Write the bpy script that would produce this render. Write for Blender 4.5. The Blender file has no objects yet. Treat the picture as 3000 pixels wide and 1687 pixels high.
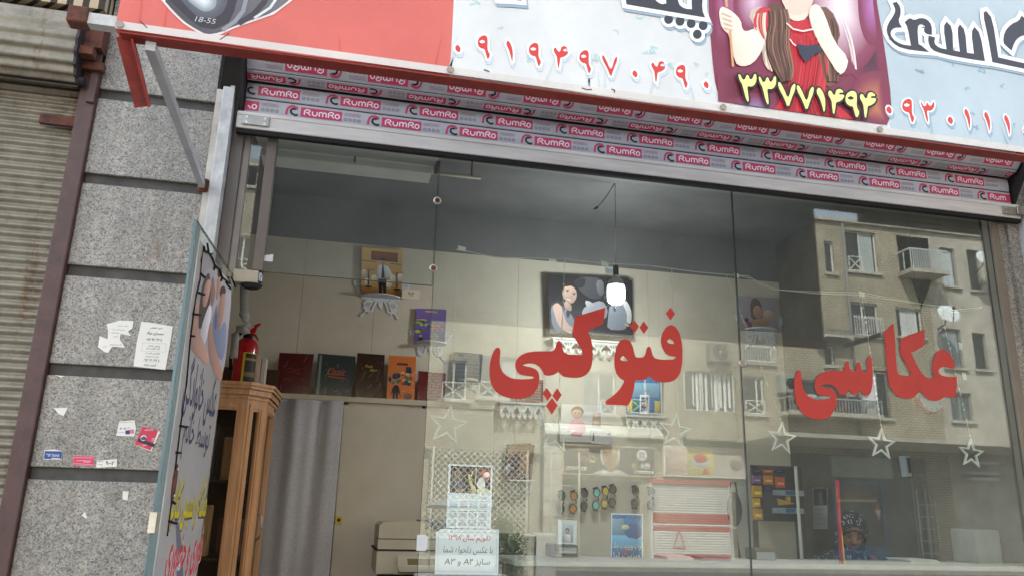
import bpy, bmesh, math, random
from mathutils import Vector, Matrix
from mathutils.geometry import tessellate_polygon
S = bpy.context.scene
COL = S.collection
rnd = random.Random(7)

# ------------------------------------------------------------------ camera
CAM = Vector((0.0, -3.8, 1.6))
RT = Vector((0.97626, -0.21510, 0.02548))
DN = Vector((0.08152, 0.25591, -0.96326))
FW = Vector((0.20068, 0.94247, 0.26737))
cd = bpy.data.cameras.new('camera')
cam = bpy.data.objects.new('camera', cd)
COL.objects.link(cam)
cd.sensor_width = 36.0
cd.lens = 36.0 * 2309.0 / 3000.0
cd.clip_start = 0.05
cd.clip_end = 600
m3 = Matrix((RT, -DN, -FW)).transposed()
cam.matrix_world = Matrix.Translation(CAM) @ m3.to_4x4()
S.camera = cam

# ------------------------------------------------------------------ light
SUN_DIR = Vector((-0.34, 0.56, 0.76)).normalized()      # towards the sun, behind the shop
w = bpy.data.worlds.new('World')
S.world = w
w.use_nodes = True
nt = w.node_tree
bg = nt.nodes['Background']
sky = nt.nodes.new('ShaderNodeTexSky')
sky.sky_type = 'NISHITA'
sky.sun_disc = False
sky.sun_elevation = math.asin(SUN_DIR.z)
sky.sun_rotation = math.atan2(SUN_DIR.x, SUN_DIR.y)
sky.dust_density = 2.0
hs = nt.nodes.new('ShaderNodeHueSaturation')             # dusty city sky
hs.inputs['Saturation'].default_value = 0.5
nt.links.new(sky.outputs[0], hs.inputs['Color'])
tint = nt.nodes.new('ShaderNodeMix')
tint.data_type = 'RGBA'
tint.blend_type = 'MULTIPLY'
tint.inputs[0].default_value = 1.0
tint.inputs[7].default_value = (1.0, 0.985, 0.955, 1)
nt.links.new(hs.outputs[0], tint.inputs[6])
nt.links.new(tint.outputs[2], bg.inputs[0])
bg.inputs[1].default_value = 0.15
sd = bpy.data.lights.new('sun', 'SUN')
sd.energy = 3.5
sd.angle = math.radians(0.5)
sd.color = (1.0, 0.95, 0.88)
so = bpy.data.objects.new('sun', sd)
COL.objects.link(so)
so.rotation_euler = (-SUN_DIR).to_track_quat('-Z', 'Y').to_euler()
so.location = (0, 0, 30)
S.view_settings.view_transform = 'Standard'
S.view_settings.look = 'None'
S.view_settings.exposure = 2.56
S.view_settings.gamma = 1.0
S.cycles.max_bounces = 8
S.cycles.diffuse_bounces = 4
S.cycles.transparent_max_bounces = 16
S.cycles.use_denoising = True
S.cycles.sample_clamp_indirect = 8.0

# ------------------------------------------------------------------ geometry of the view
K = 1.16460


def ray(D):
    x = D[0] * K - 1500.0
    y = D[1] * K - 843.5
    return RT * x + DN * y + FW * 2309.0


def at(D, y=0.0):
    v = ray(D)
    return CAM + v * ((y - CAM.y) / v.y)


def xz(D, y=0.0):
    p = at(D, y)
    return (p.x, p.z)


def atx(D, x):
    v = ray(D)
    return CAM + v * ((x - CAM.x) / v.x)


def atz(D, z):
    v = ray(D)
    return CAM + v * ((z - CAM.z) / v.z)


# traced coordinates of enlarged crops: origin in photo pixels and enlargement
def crop(ox, oy, s):
    return lambda p: ((ox + p[0] / s) / K, (oy + p[1] / s) / K)


# ------------------------------------------------------------------ materials
def lin(c):
    r = []
    for a in c[:3]:
        a = a / 255.0
        r.append(a / 12.92 if a <= 0.04045 else ((a + 0.055) / 1.055) ** 2.4)
    return tuple(r)


MATS = {}


def new_mat(name):
    m = bpy.data.materials.new(name)
    m.use_nodes = True
    MATS[name] = m
    n = m.node_tree.nodes
    return m, n, m.node_tree.links, n['Principled BSDF']


def N(n, kind, **kw):
    x = n.new(kind)
    for k, v in kw.items():
        if k.startswith('_'):
            x.inputs[k[1:].replace('_', ' ')].default_value = v
        else:
            setattr(x, k, v)
    return x


def ramp(n, stops, interp='LINEAR'):
    r = n.new('ShaderNodeValToRGB')
    r.color_ramp.interpolation = interp
    e = r.color_ramp.elements
    while len(e) < len(stops):
        e.new(0.5)
    for q, (p, c) in zip(e, stops):
        q.position = p
        q.color = (c[0], c[1], c[2], 1) if not isinstance(c, (int, float)) else (c, c, c, 1)
    return r


def mixc(n, l, fac, a, b, mode='MIX'):
    x = n.new('ShaderNodeMix')
    x.data_type = 'RGBA'
    x.blend_type = mode
    for i, val in ((0, fac), (6, a), (7, b)):
        if hasattr(val, 'is_output'):
            l.new(val, x.inputs[i])
        elif isinstance(val, (int, float)):
            x.inputs[i].default_value = val
        else:
            x.inputs[i].default_value = (val[0], val[1], val[2], 1)
    return x.outputs[2]


def attr_mat(name, rough=0.7, metal=0.0, dirt=0.12, scale=9.0, spec=0.5, bump=0.0, weave=0.0, trans=0.0):
    """colour from the mesh's own colour attribute, with slight wear"""
    m, n, l, b = new_mat(name)
    a = N(n, 'ShaderNodeAttribute', attribute_name='Col')
    tc = N(n, 'ShaderNodeTexCoord')
    no = N(n, 'ShaderNodeTexNoise', _Scale=scale, _Detail=5.0, _Roughness=0.65)
    l.new(tc.outputs['Object'], no.inputs['Vector'])
    r = ramp(n, [(0.3, 1.0 - dirt * 1.6), (0.75, 1.0)])
    l.new(no.outputs['Fac'], r.inputs[0])
    c = mixc(n, l, 1.0, a.outputs['Color'], r.outputs[0], 'MULTIPLY')
    l.new(c, b.inputs['Base Color'])
    b.inputs['Roughness'].default_value = rough
    b.inputs['Metallic'].default_value = metal
    b.inputs['Specular IOR Level'].default_value = spec
    if bump:
        bn = N(n, 'ShaderNodeBump', _Strength=bump, _Distance=0.004)
        n2 = N(n, 'ShaderNodeTexNoise', _Scale=scale * 12, _Detail=3.0)
        l.new(tc.outputs['Object'], n2.inputs['Vector'])
        l.new(n2.outputs['Fac'], bn.inputs['Height'])
        l.new(bn.outputs[0], b.inputs['Normal'])
    if trans:
        tr = N(n, 'ShaderNodeBsdfTranslucent')
        l.new(c, tr.inputs['Color'])
        mx = N(n, 'ShaderNodeMixShader')
        mx.inputs[0].default_value = trans
        l.new(b.outputs[0], mx.inputs[1])
        l.new(tr.outputs[0], mx.inputs[2])
        l.new(mx.outputs[0], n['Material Output'].inputs[0])
    return m


attr_mat('paint', 0.55, 0, 0.12, 7, 0.4, 0.15)
attr_mat('matte', 0.85, 0, 0.12, 8, 0.25, 0.2)
attr_mat('print', 0.5, 0, 0.05, 6, 0.35)
attr_mat('gloss', 0.16, 0, 0.04, 5, 0.5)
attr_mat('vinyl', 0.5, 0, 0.10, 3, 0.2, 0.12, trans=0.25)
attr_mat('metal', 0.38, 0.75, 0.2, 14, 0.5, 0.1)
attr_mat('cloth', 0.95, 0, 0.15, 10, 0.1, 0.5)
attr_mat('skin', 0.55, 0, 0.06, 20, 0.35)


def m_granite():
    m, n, l, b = new_mat('granite')
    tc = N(n, 'ShaderNodeTexCoord')
    v = N(n, 'ShaderNodeTexVoronoi', _Scale=175.0)
    l.new(tc.outputs['Object'], v.inputs['Vector'])
    sx = N(n, 'ShaderNodeSeparateColor')
    l.new(v.outputs['Color'], sx.inputs[0])
    r = ramp(n, [(0.0, lin((106, 103, 99))), (0.12, lin((138, 135, 128))), (0.30, lin((164, 159, 149))), (0.52, lin((182, 176, 164))),
                 (0.78, lin((184, 167, 143))), (0.86, lin((146, 144, 140)))], 'CONSTANT')
    l.new(sx.outputs[0], r.inputs[0])
    n2 = N(n, 'ShaderNodeTexNoise', _Scale=30.0, _Detail=4.0, _Roughness=0.7)
    l.new(tc.outputs['Object'], n2.inputs['Vector'])
    r2 = ramp(n, [(0.35, 0.70), (0.65, 1.0)])
    l.new(n2.outputs['Fac'], r2.inputs[0])
    c = mixc(n, l, 1.0, r.outputs[0], r2.outputs[0], 'MULTIPLY')
    # brown stains with a shape of their own
    mp = N(n, 'ShaderNodeMapping')
    mp.inputs['Scale'].default_value = (3.2, 3.2, 2.0)
    l.new(tc.outputs['Object'], mp.inputs[0])
    n3 = N(n, 'ShaderNodeTexNoise', _Scale=1.6, _Detail=6.0, _Roughness=0.75)
    l.new(mp.outputs[0], n3.inputs['Vector'])
    r3 = ramp(n, [(0.60, 0.0), (0.70, 0.75)])
    l.new(n3.outputs['Fac'], r3.inputs[0])
    c1 = mixc(n, l, r3.outputs[0], c, lin((120, 96, 66)))
    # grime: long grey runs and broad uneven patches
    mp4 = N(n, 'ShaderNodeMapping')
    mp4.inputs['Scale'].default_value = (9.0, 9.0, 0.7)
    l.new(tc.outputs['Object'], mp4.inputs[0])
    n4 = N(n, 'ShaderNodeTexNoise', _Scale=1.0, _Detail=5.0, _Roughness=0.6)
    l.new(mp4.outputs[0], n4.inputs['Vector'])
    r4 = ramp(n, [(0.42, 0.0), (0.62, 0.28)])
    l.new(n4.outputs['Fac'], r4.inputs[0])
    c3 = mixc(n, l, r4.outputs[0], c1, lin((92, 88, 82)))
    n5 = N(n, 'ShaderNodeTexNoise', _Scale=2.3, _Detail=3.0)
    l.new(tc.outputs['Object'], n5.inputs['Vector'])
    r5 = ramp(n, [(0.3, 0.82), (0.7, 1.05)])
    l.new(n5.outputs['Fac'], r5.inputs[0])
    c2 = mixc(n, l, 1.0, c3, r5.outputs[0], 'MULTIPLY')
    l.new(c2, b.inputs['Base Color'])
    b.inputs['Roughness'].default_value = 0.45
    bn = N(n, 'ShaderNodeBump', _Strength=0.15, _Distance=0.002)
    l.new(n2.outputs['Fac'], bn.inputs['Height'])
    l.new(bn.outputs[0], b.inputs['Normal'])


m_granite()


def m_rusty(name, base, rustc, streak, thr, metal=0.5, rough=0.45):
    m, n, l, b = new_mat(name)
    tc = N(n, 'ShaderNodeTexCoord')
    mp = N(n, 'ShaderNodeMapping')
    mp.inputs['Scale'].default_value = streak
    l.new(tc.outputs['Object'], mp.inputs[0])
    no = N(n, 'ShaderNodeTexNoise', _Scale=3.0, _Detail=7.0, _Roughness=0.7)
    l.new(mp.outputs[0], no.inputs['Vector'])
    r = ramp(n, [(thr, 0.0), (thr + 0.12, 0.9)])
    l.new(no.outputs['Fac'], r.inputs[0])
    n2 = N(n, 'ShaderNodeTexNoise', _Scale=14.0, _Detail=5.0, _Roughness=0.7)
    l.new(tc.outputs['Object'], n2.inputs['Vector'])
    rb = ramp(n, [(0.3, tuple(x * 0.6 for x in lin(base))), (0.7, lin(base))])
    l.new(n2.outputs['Fac'], rb.inputs[0])
    rr = ramp(n, [(0.3, tuple(x * 0.5 for x in lin(rustc))), (0.7, lin(rustc))])
    l.new(n2.outputs['Fac'], rr.inputs[0])
    c = mixc(n, l, r.outputs[0], rb.outputs[0], rr.outputs[0])
    l.new(c, b.inputs['Base Color'])
    b.inputs['Metallic'].default_value = metal
    b.inputs['Roughness'].default_value = rough
    bn = N(n, 'ShaderNodeBump', _Strength=0.2, _Distance=0.003)
    l.new(n2.outputs['Fac'], bn.inputs['Height'])
    l.new(bn.outputs[0], b.inputs['Normal'])


m_rusty('galvanised', (146, 139, 122), (118, 84, 50), (5.0, 5.0, 0.55), 0.53, 0.3, 0.5)
m_rusty('brown_steel', (88, 62, 56), (98, 52, 32), (2, 2, 2), 0.62, 0.0, 0.55)
m_rusty('red_steel', (150, 50, 42), (90, 70, 60), (4, 4, 4), 0.58, 0.0, 0.6)
m_rusty('white_steel', (205, 205, 202), (110, 58, 38), (2, 2, 2), 0.68, 0.0, 0.5)
m_rusty('rust', (108, 62, 46), (66, 42, 36), (4, 4, 4), 0.5, 0.0, 0.85)
m_rusty('dark_steel', (52, 48, 50), (78, 52, 40), (4, 4, 4), 0.6, 0.2, 0.6)


def m_brick(name, c1, c2, mortar, bw=0.22, rh=0.075, stain=0.25):
    m, n, l, b = new_mat(name)
    tc = N(n, 'ShaderNodeTexCoord')
    sp = N(n, 'ShaderNodeSeparateXYZ')
    l.new(tc.outputs['Object'], sp.inputs[0])
    ad = N(n, 'ShaderNodeMath', operation='ADD')
    l.new(sp.outputs[0], ad.inputs[0])
    l.new(sp.outputs[1], ad.inputs[1])
    cb = N(n, 'ShaderNodeCombineXYZ')
    l.new(ad.outputs[0], cb.inputs[0])
    l.new(sp.outputs[2], cb.inputs[1])
    br = N(n, 'ShaderNodeTexBrick', _Scale=1.0)
    br.inputs['Color1'].default_value = (*lin(c1), 1)
    br.inputs['Color2'].default_value = (*lin(c2), 1)
    br.inputs['Mortar'].default_value = (*lin(mortar), 1)
    br.inputs['Mortar Size'].default_value = 0.016
    br.inputs['Brick Width'].default_value = bw
    br.inputs['Row Height'].default_value = rh
    l.new(cb.outputs[0], br.inputs['Vector'])
    no = N(n, 'ShaderNodeTexNoise', _Scale=0.7, _Detail=6.0, _Roughness=0.7)
    l.new(tc.outputs['Object'], no.inputs['Vector'])
    r = ramp(n, [(0.35, 1.0 - stain), (0.65, 1.0)])
    l.new(no.outputs['Fac'], r.inputs[0])
    c = mixc(n, l, 1.0, br.outputs['Color'], r.outputs[0], 'MULTIPLY')
    l.new(c, b.inputs['Base Color'])
    b.inputs['Roughness'].default_value = 0.9


m_brick('brick', (190, 180, 158), (178, 166, 142), (118, 110, 98), 0.24, 0.10, 0.35)
m_brick('tile', (190, 172, 142), (182, 162, 132), (60, 52, 44), 0.07, 0.5, 0.25)


def m_mottle(name, stops, scale=4.0, rough=0.85, bump=0.1, detail=6.0, stretch=(1, 1, 1), spec=0.3):
    m, n, l, b = new_mat(name)
    tc = N(n, 'ShaderNodeTexCoord')
    mp = N(n, 'ShaderNodeMapping')
    mp.inputs['Scale'].default_value = stretch
    l.new(tc.outputs['Object'], mp.inputs[0])
    no = N(n, 'ShaderNodeTexNoise', _Scale=scale, _Detail=detail, _Roughness=0.65)
    l.new(mp.outputs[0], no.inputs['Vector'])
    r = ramp(n, [(p, lin(c)) for p, c in stops])
    l.new(no.outputs['Fac'], r.inputs[0])
    l.new(r.outputs[0], b.inputs['Base Color'])
    b.inputs['Roughness'].default_value = rough
    b.inputs['Specular IOR Level'].default_value = spec
    if bump:
        n2 = N(n, 'ShaderNodeTexNoise', _Scale=scale * 10, _Detail=4.0)
        l.new(mp.outputs[0], n2.inputs['Vector'])
        bn = N(n, 'ShaderNodeBump', _Strength=bump, _Distance=0.004)
        l.new(n2.outputs['Fac'], bn.inputs['Height'])
        l.new(bn.outputs[0], b.inputs['Normal'])


m_mottle('joint', [(0.3, (70, 68, 66)), (0.7, (98, 96, 92))], 9, 0.8)
m_mottle('plaster', [(0.3, (170, 162, 152)), (0.7, (206, 202, 194))], 10, 0.9)
m_mottle('ceiling', [(0.3, (102, 102, 102)), (0.7, (122, 121, 120))], 1.5, 0.9)
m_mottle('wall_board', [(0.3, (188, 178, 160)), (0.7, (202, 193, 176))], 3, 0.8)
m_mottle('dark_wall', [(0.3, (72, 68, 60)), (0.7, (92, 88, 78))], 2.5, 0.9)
m_mottle('asphalt', [(0.3, (62, 60, 58)), (0.7, (84, 82, 80))], 6, 0.95, 0.3)
m_mottle('paving', [(0.3, (128, 122, 114)), (0.7, (160, 154, 146))], 4, 0.9, 0.3)
m_mottle('cement', [(0.3, (150, 144, 134)), (0.7, (190, 184, 172))], 1.2, 0.95, 0.2)
m_mottle('curtain', [(0.3, (178, 176, 180)), (0.7, (194, 192, 196))], 60, 0.95, 0.3, 2.0)
m_mottle('wood', [(0.25, (176, 128, 90)), (0.5, (204, 154, 112)), (0.75, (218, 172, 130))], 4, 0.45, 0.05, 6, (9, 9, 0.7))
m_mottle('cream_plastic', [(0.3, (178, 168, 146)), (0.7, (196, 186, 164))], 3, 0.5, 0.03)
m_mottle('bar_white', [(0.3, (188, 180, 172)), (0.7, (216, 210, 202))], 5, 0.5, 0.05, 6, (0.6, 4, 6))
m_mottle('leaf', [(0.3, (52, 74, 30)), (0.7, (96, 120, 50))], 6, 0.7)


def m_glass(name, tint, refl=1.0, dust=0.005):
    m, n, l, b = new_mat(name)
    n.remove(b)
    t = N(n, 'ShaderNodeBsdfTransparent')
    t.inputs[0].default_value = (*tint, 1)
    g = N(n, 'ShaderNodeBsdfGlossy')
    g.inputs['Roughness'].default_value = 0.0
    g.inputs['Color'].default_value = (refl * .95, refl, refl * .975, 1)
    f = N(n, 'ShaderNodeFresnel')
    ge = N(n, 'ShaderNodeNewGeometry')
    mr = N(n, 'ShaderNodeMapRange')          # the far face seen from inside reflects like the near one
    mr.inputs['To Min'].default_value = 1.56
    mr.inputs['To Max'].default_value = 1 / 1.56
    l.new(ge.outputs['Backfacing'], mr.inputs['Value'])
    l.new(mr.outputs[0], f.inputs['IOR'])
    mx = N(n, 'ShaderNodeMixShader')
    l.new(f.outputs[0], mx.inputs[0])
    l.new(t.outputs[0], mx.inputs[1])
    l.new(g.outputs[0], mx.inputs[2])
    d = N(n, 'ShaderNodeBsdfDiffuse')
    d.inputs[0].default_value = (.70, .72, .69, 1)
    tc = N(n, 'ShaderNodeTexCoord')
    no = N(n, 'ShaderNodeTexNoise', _Scale=2.2, _Detail=6.0, _Roughness=0.7)
    l.new(tc.outputs['Object'], no.inputs['Vector'])
    rr = ramp(n, [(0.3, dust * .5), (0.75, dust * 1.4)])
    l.new(no.outputs['Fac'], rr.inputs[0])
    m2 = N(n, 'ShaderNodeMixShader')
    l.new(rr.outputs[0], m2.inputs[0])
    l.new(mx.outputs[0], m2.inputs[1])
    l.new(d.outputs[0], m2.inputs[2])
    l.new(m2.outputs[0], n['Material Output'].inputs[0])


m_glass('glass', (0.945, 0.975, 0.96), 1.0, 0.027)
m_glass('clear_cover', (0.96, 0.96, 0.96))


def m_emit(name, c, s):
    m, n, l, b = new_mat(name)
    b.inputs['Emission Color'].default_value = (*c, 1)
    b.inputs['Emission Strength'].default_value = s
    b.inputs['Base Color'].default_value = (0.8, 0.8, 0.8, 1)


m_emit('bulb_glow', (0.92, 0.97, 1.0), 3.0)

# ------------------------------------------------------------------ mesh builder


class Fr:
    """a flat frame: origin, right, up; its normal looks at the viewer"""

    def __init__(s, o, u, v):
        s.o = Vector(o)
        s.u = Vector(u)
        s.v = Vector(v)
        s.n = s.u.cross(s.v).normalized()

    def __call__(s, p, h=0.0):
        return s.o + s.u * p[0] + s.v * p[1] + s.n * h


def facing(y):
    return Fr((0, y, 0), (1, 0, 0), (0, 0, 1))


class MB:
    def __init__(s, mat='paint', col=(200, 200, 200)):
        s.v = []
        s.f = []
        s.fc = []
        s.fm = []
        s.fs = []
        s.mats = []
        s.sm = False
        s.fcc = {}
        s.mat(mat)
        s.col(col)

    def mat(s, m, col=None):
        if m not in s.mats:
            s.mats.append(m)
        s.cm = s.mats.index(m)
        if col:
            s.col(col)
        return s

    def col(s, c):
        s.cc = lin(c)
        return s

    def face(s, idx):
        s.f.append(tuple(idx))
        s.fc.append(s.cc)
        s.fm.append(s.cm)
        s.fs.append(s.sm)

    def poly(s, pts):
        k = len(s.v)
        s.v += [Vector(p) for p in pts]
        s.face(range(k, k + len(pts)))
        return s

    def hexa(s, p):
        """eight corners: bottom ring then top ring"""
        k = len(s.v)
        s.v += [Vector(q) for q in p]
        for a in ((3, 2, 1, 0), (4, 5, 6, 7), (0, 1, 5, 4), (1, 2, 6, 5), (2, 3, 7, 6), (3, 0, 4, 7)):
            s.face([k + i for i in a])
        return s

    def box(s, x0, x1, y0, y1, z0, z1):
        x0, x1 = min(x0, x1), max(x0, x1)
        y0, y1 = min(y0, y1), max(y0, y1)
        z0, z1 = min(z0, z1), max(z0, z1)
        return s.hexa([(x0, y0, z0), (x1, y0, z0), (x1, y1, z0), (x0, y1, z0), (x0, y0, z1), (x1, y0, z1), (x1, y1, z1), (x0, y1, z1)])

    def bbox(s, x0, x1, y0, y1, z0, z1, b=0.006):
        """box with chamfered edges seen from the front (-y) and the top"""
        x0, x1 = min(x0, x1), max(x0, x1)
        y0, y1 = min(y0, y1), max(y0, y1)
        z0, z1 = min(z0, z1), max(z0, z1)
        bm = bmesh.new()
        bmesh.ops.create_cube(bm, size=1.0)
        for v in bm.verts:
            v.co = Vector(((x0 + x1) / 2 + v.co.x * (x1 - x0), (y0 + y1) / 2 + v.co.y * (y1 - y0), (z0 + z1) / 2 + v.co.z * (z1 - z0)))
        bmesh.ops.bevel(bm, geom=bm.edges[:], offset=min(b, 0.45 * min(x1 - x0, y1 - y0, z1 - z0)), segments=2, affect='EDGES', profile=0.5)
        s.add_bm(bm)
        return s

    def add_bm(s, bm):
        k = len(s.v)
        bm.verts.index_update()
        s.v += [v.co.copy() for v in bm.verts]
        for f in bm.faces:
            s.face([k + v.index for v in f.verts])
        bm.free()

    def beam(s, a, b, w, h, up=(0, 0, 1)):
        """square bar from a to b, w across and h along up"""
        a, b = Vector(a), Vector(b)
        d = (b - a).normalized()
        r = d.cross(Vector(up)).normalized() * (w / 2)
        q = r.cross(d).normalized() * (h / 2)
        return s.hexa([a - r - q, a + r - q, b + r - q, b - r - q, a - r + q, a + r + q, b + r + q, b - r + q])

    def tube(s, pts, r, n=8, close=True):
        pts = [Vector(p) for p in pts]
        rr = r if isinstance(r, (list, tuple)) else [r] * len(pts)
        k = len(s.v)
        for i, p in enumerate(pts):
            d = (pts[min(i + 1, len(pts) - 1)] - pts[max(i - 1, 0)]).normalized()
            a = d.cross(Vector((0, 0, 1)))
            if a.length < 0.05:
                a = d.cross(Vector((1, 0, 0)))
            a.normalize()
            b = d.cross(a)
            for j in range(n):
                t = 2 * math.pi * j / n
                s.v.append(p + (a * math.cos(t) + b * math.sin(t)) * rr[i])
        sm = s.sm
        s.sm = n > 5
        for i in range(len(pts) - 1):
            for j in range(n):
                s.face((k + i * n + j, k + i * n + (j + 1) % n, k + (i + 1) * n + (j + 1) % n, k + (i + 1) * n + j))
        s.sm = sm
        if close:
            s.face([k + j for j in range(n)][::-1])
            s.face([k + (len(pts) - 1) * n + j for j in range(n)])
        return s

    def lathe(s, prof, o, n=20, axis='z', sx=1.0, sy=1.0):
        o = Vector(o)
        k = len(s.v)
        for r, h in prof:
            for j in range(n):
                t = 2 * math.pi * j / n
                a, b = r * math.cos(t) * sx, r * math.sin(t) * sy
                s.v.append(o + (Vector((a, b, h)) if axis == 'z' else Vector((a, h, b)) if axis == 'y' else Vector((h, a, b))))
        sm = s.sm
        s.sm = True
        for i in range(len(prof) - 1):
            for j in range(n):
                q = (k + i * n + j, k + i * n + (j + 1) % n, k + (i + 1) * n + (j + 1) % n, k + (i + 1) * n + j)
                s.face(q if axis != 'y' else q[::-1])
        s.sm = sm
        for q in (0, len(prof) - 1):
            if prof[q][0] > 1e-5:
                s.face([k + q * n + j for j in range(n)])
        return s

    def ball(s, c, r, n=12, m=8):
        rx, ry, rz = r if isinstance(r, (tuple, list)) else (r, r, r)
        c = Vector(c)
        k = len(s.v)
        for i in range(m + 1):
            p = math.pi * i / m - math.pi / 2
            q = max(math.cos(p), 0.001)
            for j in range(n):
                t = 2 * math.pi * j / n
                s.v.append(c + Vector((rx * q * math.cos(t), ry * q * math.sin(t), rz * math.sin(p))))
        sm = s.sm
        s.sm = True
        for i in range(m):
            for j in range(n):
                s.face((k + i * n + j, k + i * n + (j + 1) % n, k + (i + 1) * n + (j + 1) % n, k + (i + 1) * n + j))
        s.sm = sm
        return s

    # ---- flat shapes printed or cut on a frame
    def fan(s, fr, c, pts, cin, cout, h=0.0, rings=(.45, .8)):
        """printed soft patch: colour runs from the middle to the rim"""
        lev = [0.0] + list(rings) + [1.0]
        n = len(pts)
        for a, b in zip(lev[:-1], lev[1:]):
            ca = [cin[k] + (cout[k] - cin[k]) * (a * a * (3 - 2 * a)) for k in range(3)]
            cb = [cin[k] + (cout[k] - cin[k]) * (b * b * (3 - 2 * b)) for k in range(3)]
            for i in range(n):
                j = (i + 1) % n
                at_ = lambda p, t: (c[0] + (p[0] - c[0]) * t, c[1] + (p[1] - c[1]) * t)
                k = len(s.v)
                q = ([at_(pts[i], a)] if a == 0 else [at_(pts[j], a), at_(pts[i], a)]) + [at_(pts[i], b), at_(pts[j], b)]
                s.v += [fr(p, h) for p in q]
                s.fcc[len(s.f)] = ([lin(ca)] * (1 if a == 0 else 2)) + [lin(cb)] * 2
                s.face(range(k, k + len(q)))
        return s

    def fill(s, fr, loops, h=0.0, cf=None):
        if not isinstance(loops[0][0], (tuple, list, Vector)):
            loops = [loops]
        loops = [[(p[0], p[1]) for p in lp] for lp in loops]
        flat = [p for lp in loops for p in lp]
        tri = tessellate_polygon([[Vector((p[0], p[1], 0)) for p in lp] for lp in loops])
        k = len(s.v)
        s.v += [fr(p, h) for p in flat]
        for t in tri:
            a, b, c = (flat[i] for i in t)
            ar = (b[0] - a[0]) * (c[1] - a[1]) - (b[1] - a[1]) * (c[0] - a[0])
            if abs(ar) < 1e-12:
                continue
            t = t if ar > 0 else t[::-1]
            if cf:
                s.fcc[len(s.f)] = [lin(cf(flat[i])) for i in t]
            s.face([k + i for i in t])
        return s

    def slab(s, fr, loops, h0, h1):
        """cut-out shape with thickness from h0 to h1 along the frame's normal"""
        if not isinstance(loops[0][0], (tuple, list, Vector)):
            loops = [loops]
        s.fill(fr, loops, h1)
        for lp in loops:
            k = len(s.v)
            m = len(lp)
            s.v += [fr(p, h1) for p in lp] + [fr(p, h0) for p in lp]
            for i in range(m):
                j = (i + 1) % m
                s.face((k + i, k + j, k + m + j, k + m + i))
        return s

    def rect(s, fr, x0, x1, z0, z1, h=0.0):
        k = len(s.v)
        s.v += [fr((x0, z0), h), fr((x1, z0), h), fr((x1, z1), h), fr((x0, z1), h)]
        s.face((k, k + 1, k + 2, k + 3))
        return s

    def line(s, fr, pts, wd, h=0.0, close=False):
        a, b = offs(pts, wd / 2, close), offs(pts, -wd / 2, close)
        m = len(pts)
        for i in range(m if close else m - 1):
            j = (i + 1) % m
            k = len(s.v)
            g = h + (i % 7) * .00007
            s.v += [fr(a[i], g), fr(a[j], g), fr(b[j], g), fr(b[i], g)]
            s.face((k, k + 1, k + 2, k + 3))
        return s

    def disc(s, fr, c, r, h=0.0, n=16, ry=None):
        ry = ry or r
        k = len(s.v)
        s.v += [fr((c[0] + r * math.cos(2 * math.pi * i / n), c[1] + ry * math.sin(2 * math.pi * i / n)), h) for i in range(n)]
        s.face(range(k, k + n))
        return s

    def text(s, fr, txt, c, wd=None, ht=None, h=0.0, shear=0.0, bold=0.0, slab=0.0):
        """lettering centred on c, fitted to a width or a height"""
        vs, fs = glyphs(txt, bold)
        if not vs:
            return s
        x0, x1 = min(p[0] for p in vs), max(p[0] for p in vs)
        y0, y1 = min(p[1] for p in vs), max(p[1] for p in vs)
        kx = ky = None
        if wd:
            kx = wd / (x1 - x0)
        if ht:
            ky = ht / (y1 - y0)
        kx = kx or ky
        ky = ky or kx
        k = len(s.v)
        for p in vs:
            yy = (p[1] - (y0 + y1) / 2) * ky
            s.v.append(fr((c[0] + (p[0] - (x0 + x1) / 2) * kx + shear * yy, c[1] + yy), h))
        for f in fs:
            s.face([k + i for i in f])
        return s

    def build(s, name, parent=None, loc=None):
        me = bpy.data.meshes.new(name)
        o = bpy.data.objects.new(name, me)
        COL.objects.link(o)
        off = Vector((0, 0, 0))
        if parent is not None:
            o.parent = parent
            p = parent
            while p is not None:
                off += p.location
                p = p.parent
        if loc is not None:
            o.location = Vector(loc) - off
            off = Vector(loc)
        me.from_pydata([v - off for v in s.v], [], s.f)
        for m in s.mats:
            me.materials.append(MATS[m])
        ca = me.color_attributes.new('Col', 'FLOAT_COLOR', 'CORNER')
        buf = []
        for i, (f, c) in enumerate(zip(s.f, s.fc)):
            if i in s.fcc:
                for q in s.fcc[i]:
                    buf += [q[0], q[1], q[2], 1.0]
            else:
                buf += [c[0], c[1], c[2], 1.0] * len(f)
        ca.data.foreach_set('color', buf)
        me.polygons.foreach_set('material_index', s.fm)
        me.polygons.foreach_set('use_smooth', s.fs)
        me.update()
        return o


def offs(pts, d, close=True):
    """outline moved sideways by d"""
    m = len(pts)
    out = []
    for i in range(m):
        p = Vector((pts[i][0], pts[i][1]))
        a = Vector((pts[i - 1][0], pts[i - 1][1])) if (close or i > 0) else None
        b = Vector((pts[(i + 1) % m][0], pts[(i + 1) % m][1])) if (close or i < m - 1) else None
        d1 = (p - a).normalized() if a is not None and (p - a).length > 1e-9 else None
        d2 = (b - p).normalized() if b is not None and (b - p).length > 1e-9 else None
        d1 = d1 if d1 is not None else d2
        d2 = d2 if d2 is not None else d1
        n1 = Vector((-d1.y, d1.x))
        n2 = Vector((-d2.y, d2.x))
        q = n1 + n2
        if q.length < 1e-6:
            q = n1
        q.normalize()
        k = max(q.dot(n1), 0.5)
        r = p + q * (d / k)
        out.append((r.x, r.y))
    return out


def grow(pts, d):
    """outline swollen outwards by d"""
    ar = sum(pts[i - 1][0] * pts[i][1] - pts[i][0] * pts[i - 1][1] for i in range(len(pts)))
    return offs(pts, -d if ar > 0 else d, True)


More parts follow.
